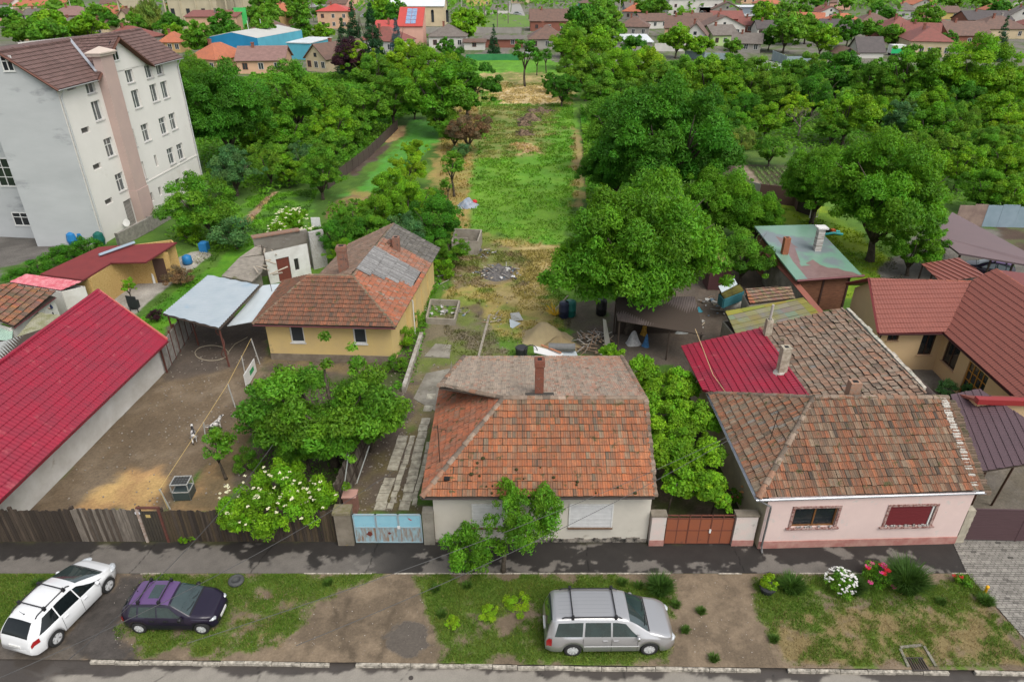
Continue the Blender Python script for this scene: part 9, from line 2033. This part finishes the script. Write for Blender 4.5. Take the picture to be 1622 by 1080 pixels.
t = thing('flower_pot', 'dark round planter with bright leafy plant on the verge', 'flower pot', tuple(W(1214,935))); p = W(1214,937); m = MB(); m.lathe([(.22,0),(.30,.25),(.34,.27),(.34,.33),(.28,.33)], (p.x,p.y,0), 16); m.build('pot', mat('dark_plastic', (.03,.03,.035)), t, smooth=False); me = crown_mesh('crown_pot', 9, 1600, .36, .3, .09, 22, .12, asp=.5); o = bpy.data.objects.new('foliage', me); COL.objects.link(o); o.parent = t; o.location = (0,0,.5); o.material_slots[0].link = 'OBJECT'; o.material_slots[0].material = LM['lime']
m = MB(); a = W(1558,942,.0); m.lathe([(.05,0),(.055,.02),(.055,.42),(.07,.44),(.07,.52),(.02,.56)], tuple(a), 12); tag(m.build('marker_post', mat('yellow_paint', (.70,.36,.01), rough=.4), smooth=True), 'short yellow marker post at the right of the verge', 'post')
t = thing('storm_drain', 'storm drain grate between two concrete kerb arms', 'drain', tuple(W(1453,1050))); p = W(1453,1052); rz_ = -.1
m = MB(); 
for k in range(7): m.box((p.x-.27+k*.09,p.y-.24,.0),(p.x-.24+k*.09,p.y+.24,.05))
m.box((p.x-.31,p.y-.28,0),(p.x+.34,p.y-.24,.055)); m.box((p.x-.31,p.y+.24,0),(p.x+.34,p.y+.28,.055)); m.build('grate', mat('cast_iron', (.07,.06,.055), rough=.6, metal=.3), t)
for a, b in (((1425,1028),(1438,1056)),((1463,1024),(1482,1056)),((1425,1026),(1460,1022))): A, B = W(*a), W(*b); f = Fr(A, B); m = MB(); f.box(m, 0, f.L, -.05, .05, -.05, .07); m.build('kerb_arm', mat('old_concrete', (.27,.25,.21)), t)
m = MB(); p = W(651,1073,-.11); m.lathe([(.09,0),(.09,.012),(.06,.012),(.06,.006)], tuple(p), 16); tag(m.build('manhole_ring', mat('cast_iron', (.07,.06,.055))), 'tiny round cap set in the road asphalt', 'manhole cap')
p = W(250,1050,0)
# lime yellow weed cushions, ivy by fence
for (u, v, r, l) in ((820,955,21,'yellow-green weed cushion left of the silver minivan'),(775,970,16,'small yellow-green weed cushion on the verge'),(716,985,14,'pale yellow-green weed patch near the puddle')): tpx('shrub', u, v, r, 'lime', l, cat='weed', name='weed_cushion', sz=.35)
for (u, v, r, l) in ((306,848,9,'small green weed at the foot of the dark plank fence'),(290,856,7,'tiny weed at the garden gate foot'),(750,852,8,'weed growing by the grey house wall')): tpx('shrub', u, v, r, 'bright', l, cat='weed', name='weed')
# litter of stones on the verge and the lot
rnd = random.Random(44); m = MB(); 
def stones(label, polys, n, seed, s0=.015, s1=.05, col=((.42,.39,.35),(.3,.27,.23),(.55,.53,.5))):
 rnd = random.Random(seed); m = MB()
 for k in range(n):
  a, b, c_, d = rnd.choice(polys); p = W(rnd.uniform(a,c_), rnd.uniform(b,d)); s = rnd.uniform(s0,s1); c = rnd.choice(col); V = [(p.x+s*math.cos(q)*rnd.uniform(.7,1.2), p.y+s*math.sin(q)*rnd.uniform(.7,1.2), z) for z in (.0,s*.8) for q in (0,1.26,2.5,3.77,5.0)]
  V = [(x,y,z+.01) for x,y,z in V]; m.mesh(V, [(5,6,7,8,9),(0,1,6,5),(1,2,7,6),(2,3,8,7),(3,4,9,8),(4,0,5,9)], c)
 tag(m.build('pebbles', mat('pebble', (1,1,1), rough=.9, attr=True), org=(0,0,0)), label, 'pebbles', kind='stuff')
stones('small stones and crumbs strewn over the verge dirt', [(480,915,700,1040),(1070,915,1230,1045),(180,905,260,1030),(370,920,500,1030)], 420, 1, .008, .022, ((.30,.26,.22),(.22,.18,.15),(.40,.37,.33)))
stones('stones and crumbs strewn over the lot and yard', [(600,560,800,700),(700,400,880,560),(100,600,400,800),(262,540,420,700),(560,700,690,810)], 1100, 2, .02,.06, ((.24,.21,.17),(.18,.15,.12),(.27,.24,.20)))
# overhead cables along and across the street
cb = mat('cable', (.06,.06,.06), rough=.6)
def cable(label, a, b, sag=.5, r=.012):
 a, b = Vector(a), Vector(b); m = MB(); m.tube([a.lerp(b,t_)-Vector((0,0,sag*4*t_*(1-t_))) for t_ in [k/16 for k in range(17)]], r, 4); tag(m.build('overhead_cable', cb), label, 'cable')
cable('thin cable running from the pink house eave over the verge', (9.5,24,5.0), (-9,12.5,6.5)); cable('second thin cable from the pink house passing over the pavement', (10.0,24,5.2), (-6,12.5,6.4))
cable('cable running down past the flowering elder to the road', (-10.5,24,4.5), (-12.0,12,6.5)); cable('cable slanting over the road left of the puddle', (-5.0,22.6,4.2), (-14.0,11.5,6.2))
# ---------------------------------------------------------------- look-alikes get their place in the picture added to the label
def finish_labels():
 by = {}
 for o in COL.objects:
  if o.parent is None and o.get('label'): by.setdefault(o['label'], []).append(o)
 od = ['first','second','third','fourth','fifth','sixth','seventh','eighth','ninth','tenth','eleventh','twelfth','thirteenth','fourteenth','fifteenth','sixteenth','seventeenth','eighteenth','nineteenth','twentieth']
 def word(i): return od[i] if i < 20 else (f'{i+1}th' if (i+1) % 10 not in (1,2,3) or 10 < (i+1) % 100 < 14 else f'{i+1}' + {1:'st',2:'nd',3:'rd'}[(i+1) % 10])
 for l, os_ in by.items():
  if len(os_) < 2: continue
  os_.sort(key=lambda o: PX(o.location)[0]); n = len(os_)
  for i, o in enumerate(os_):
   if i == 0: o['label'] = l + ', leftmost of these'
   elif i == n-1: o['label'] = l + ', rightmost of these'
   elif i < (n+1)/2: o['label'] = l + f', {word(i)} from left'
   else: o['label'] = l + f', {word(n-1-i)} from right'
finish_labels()
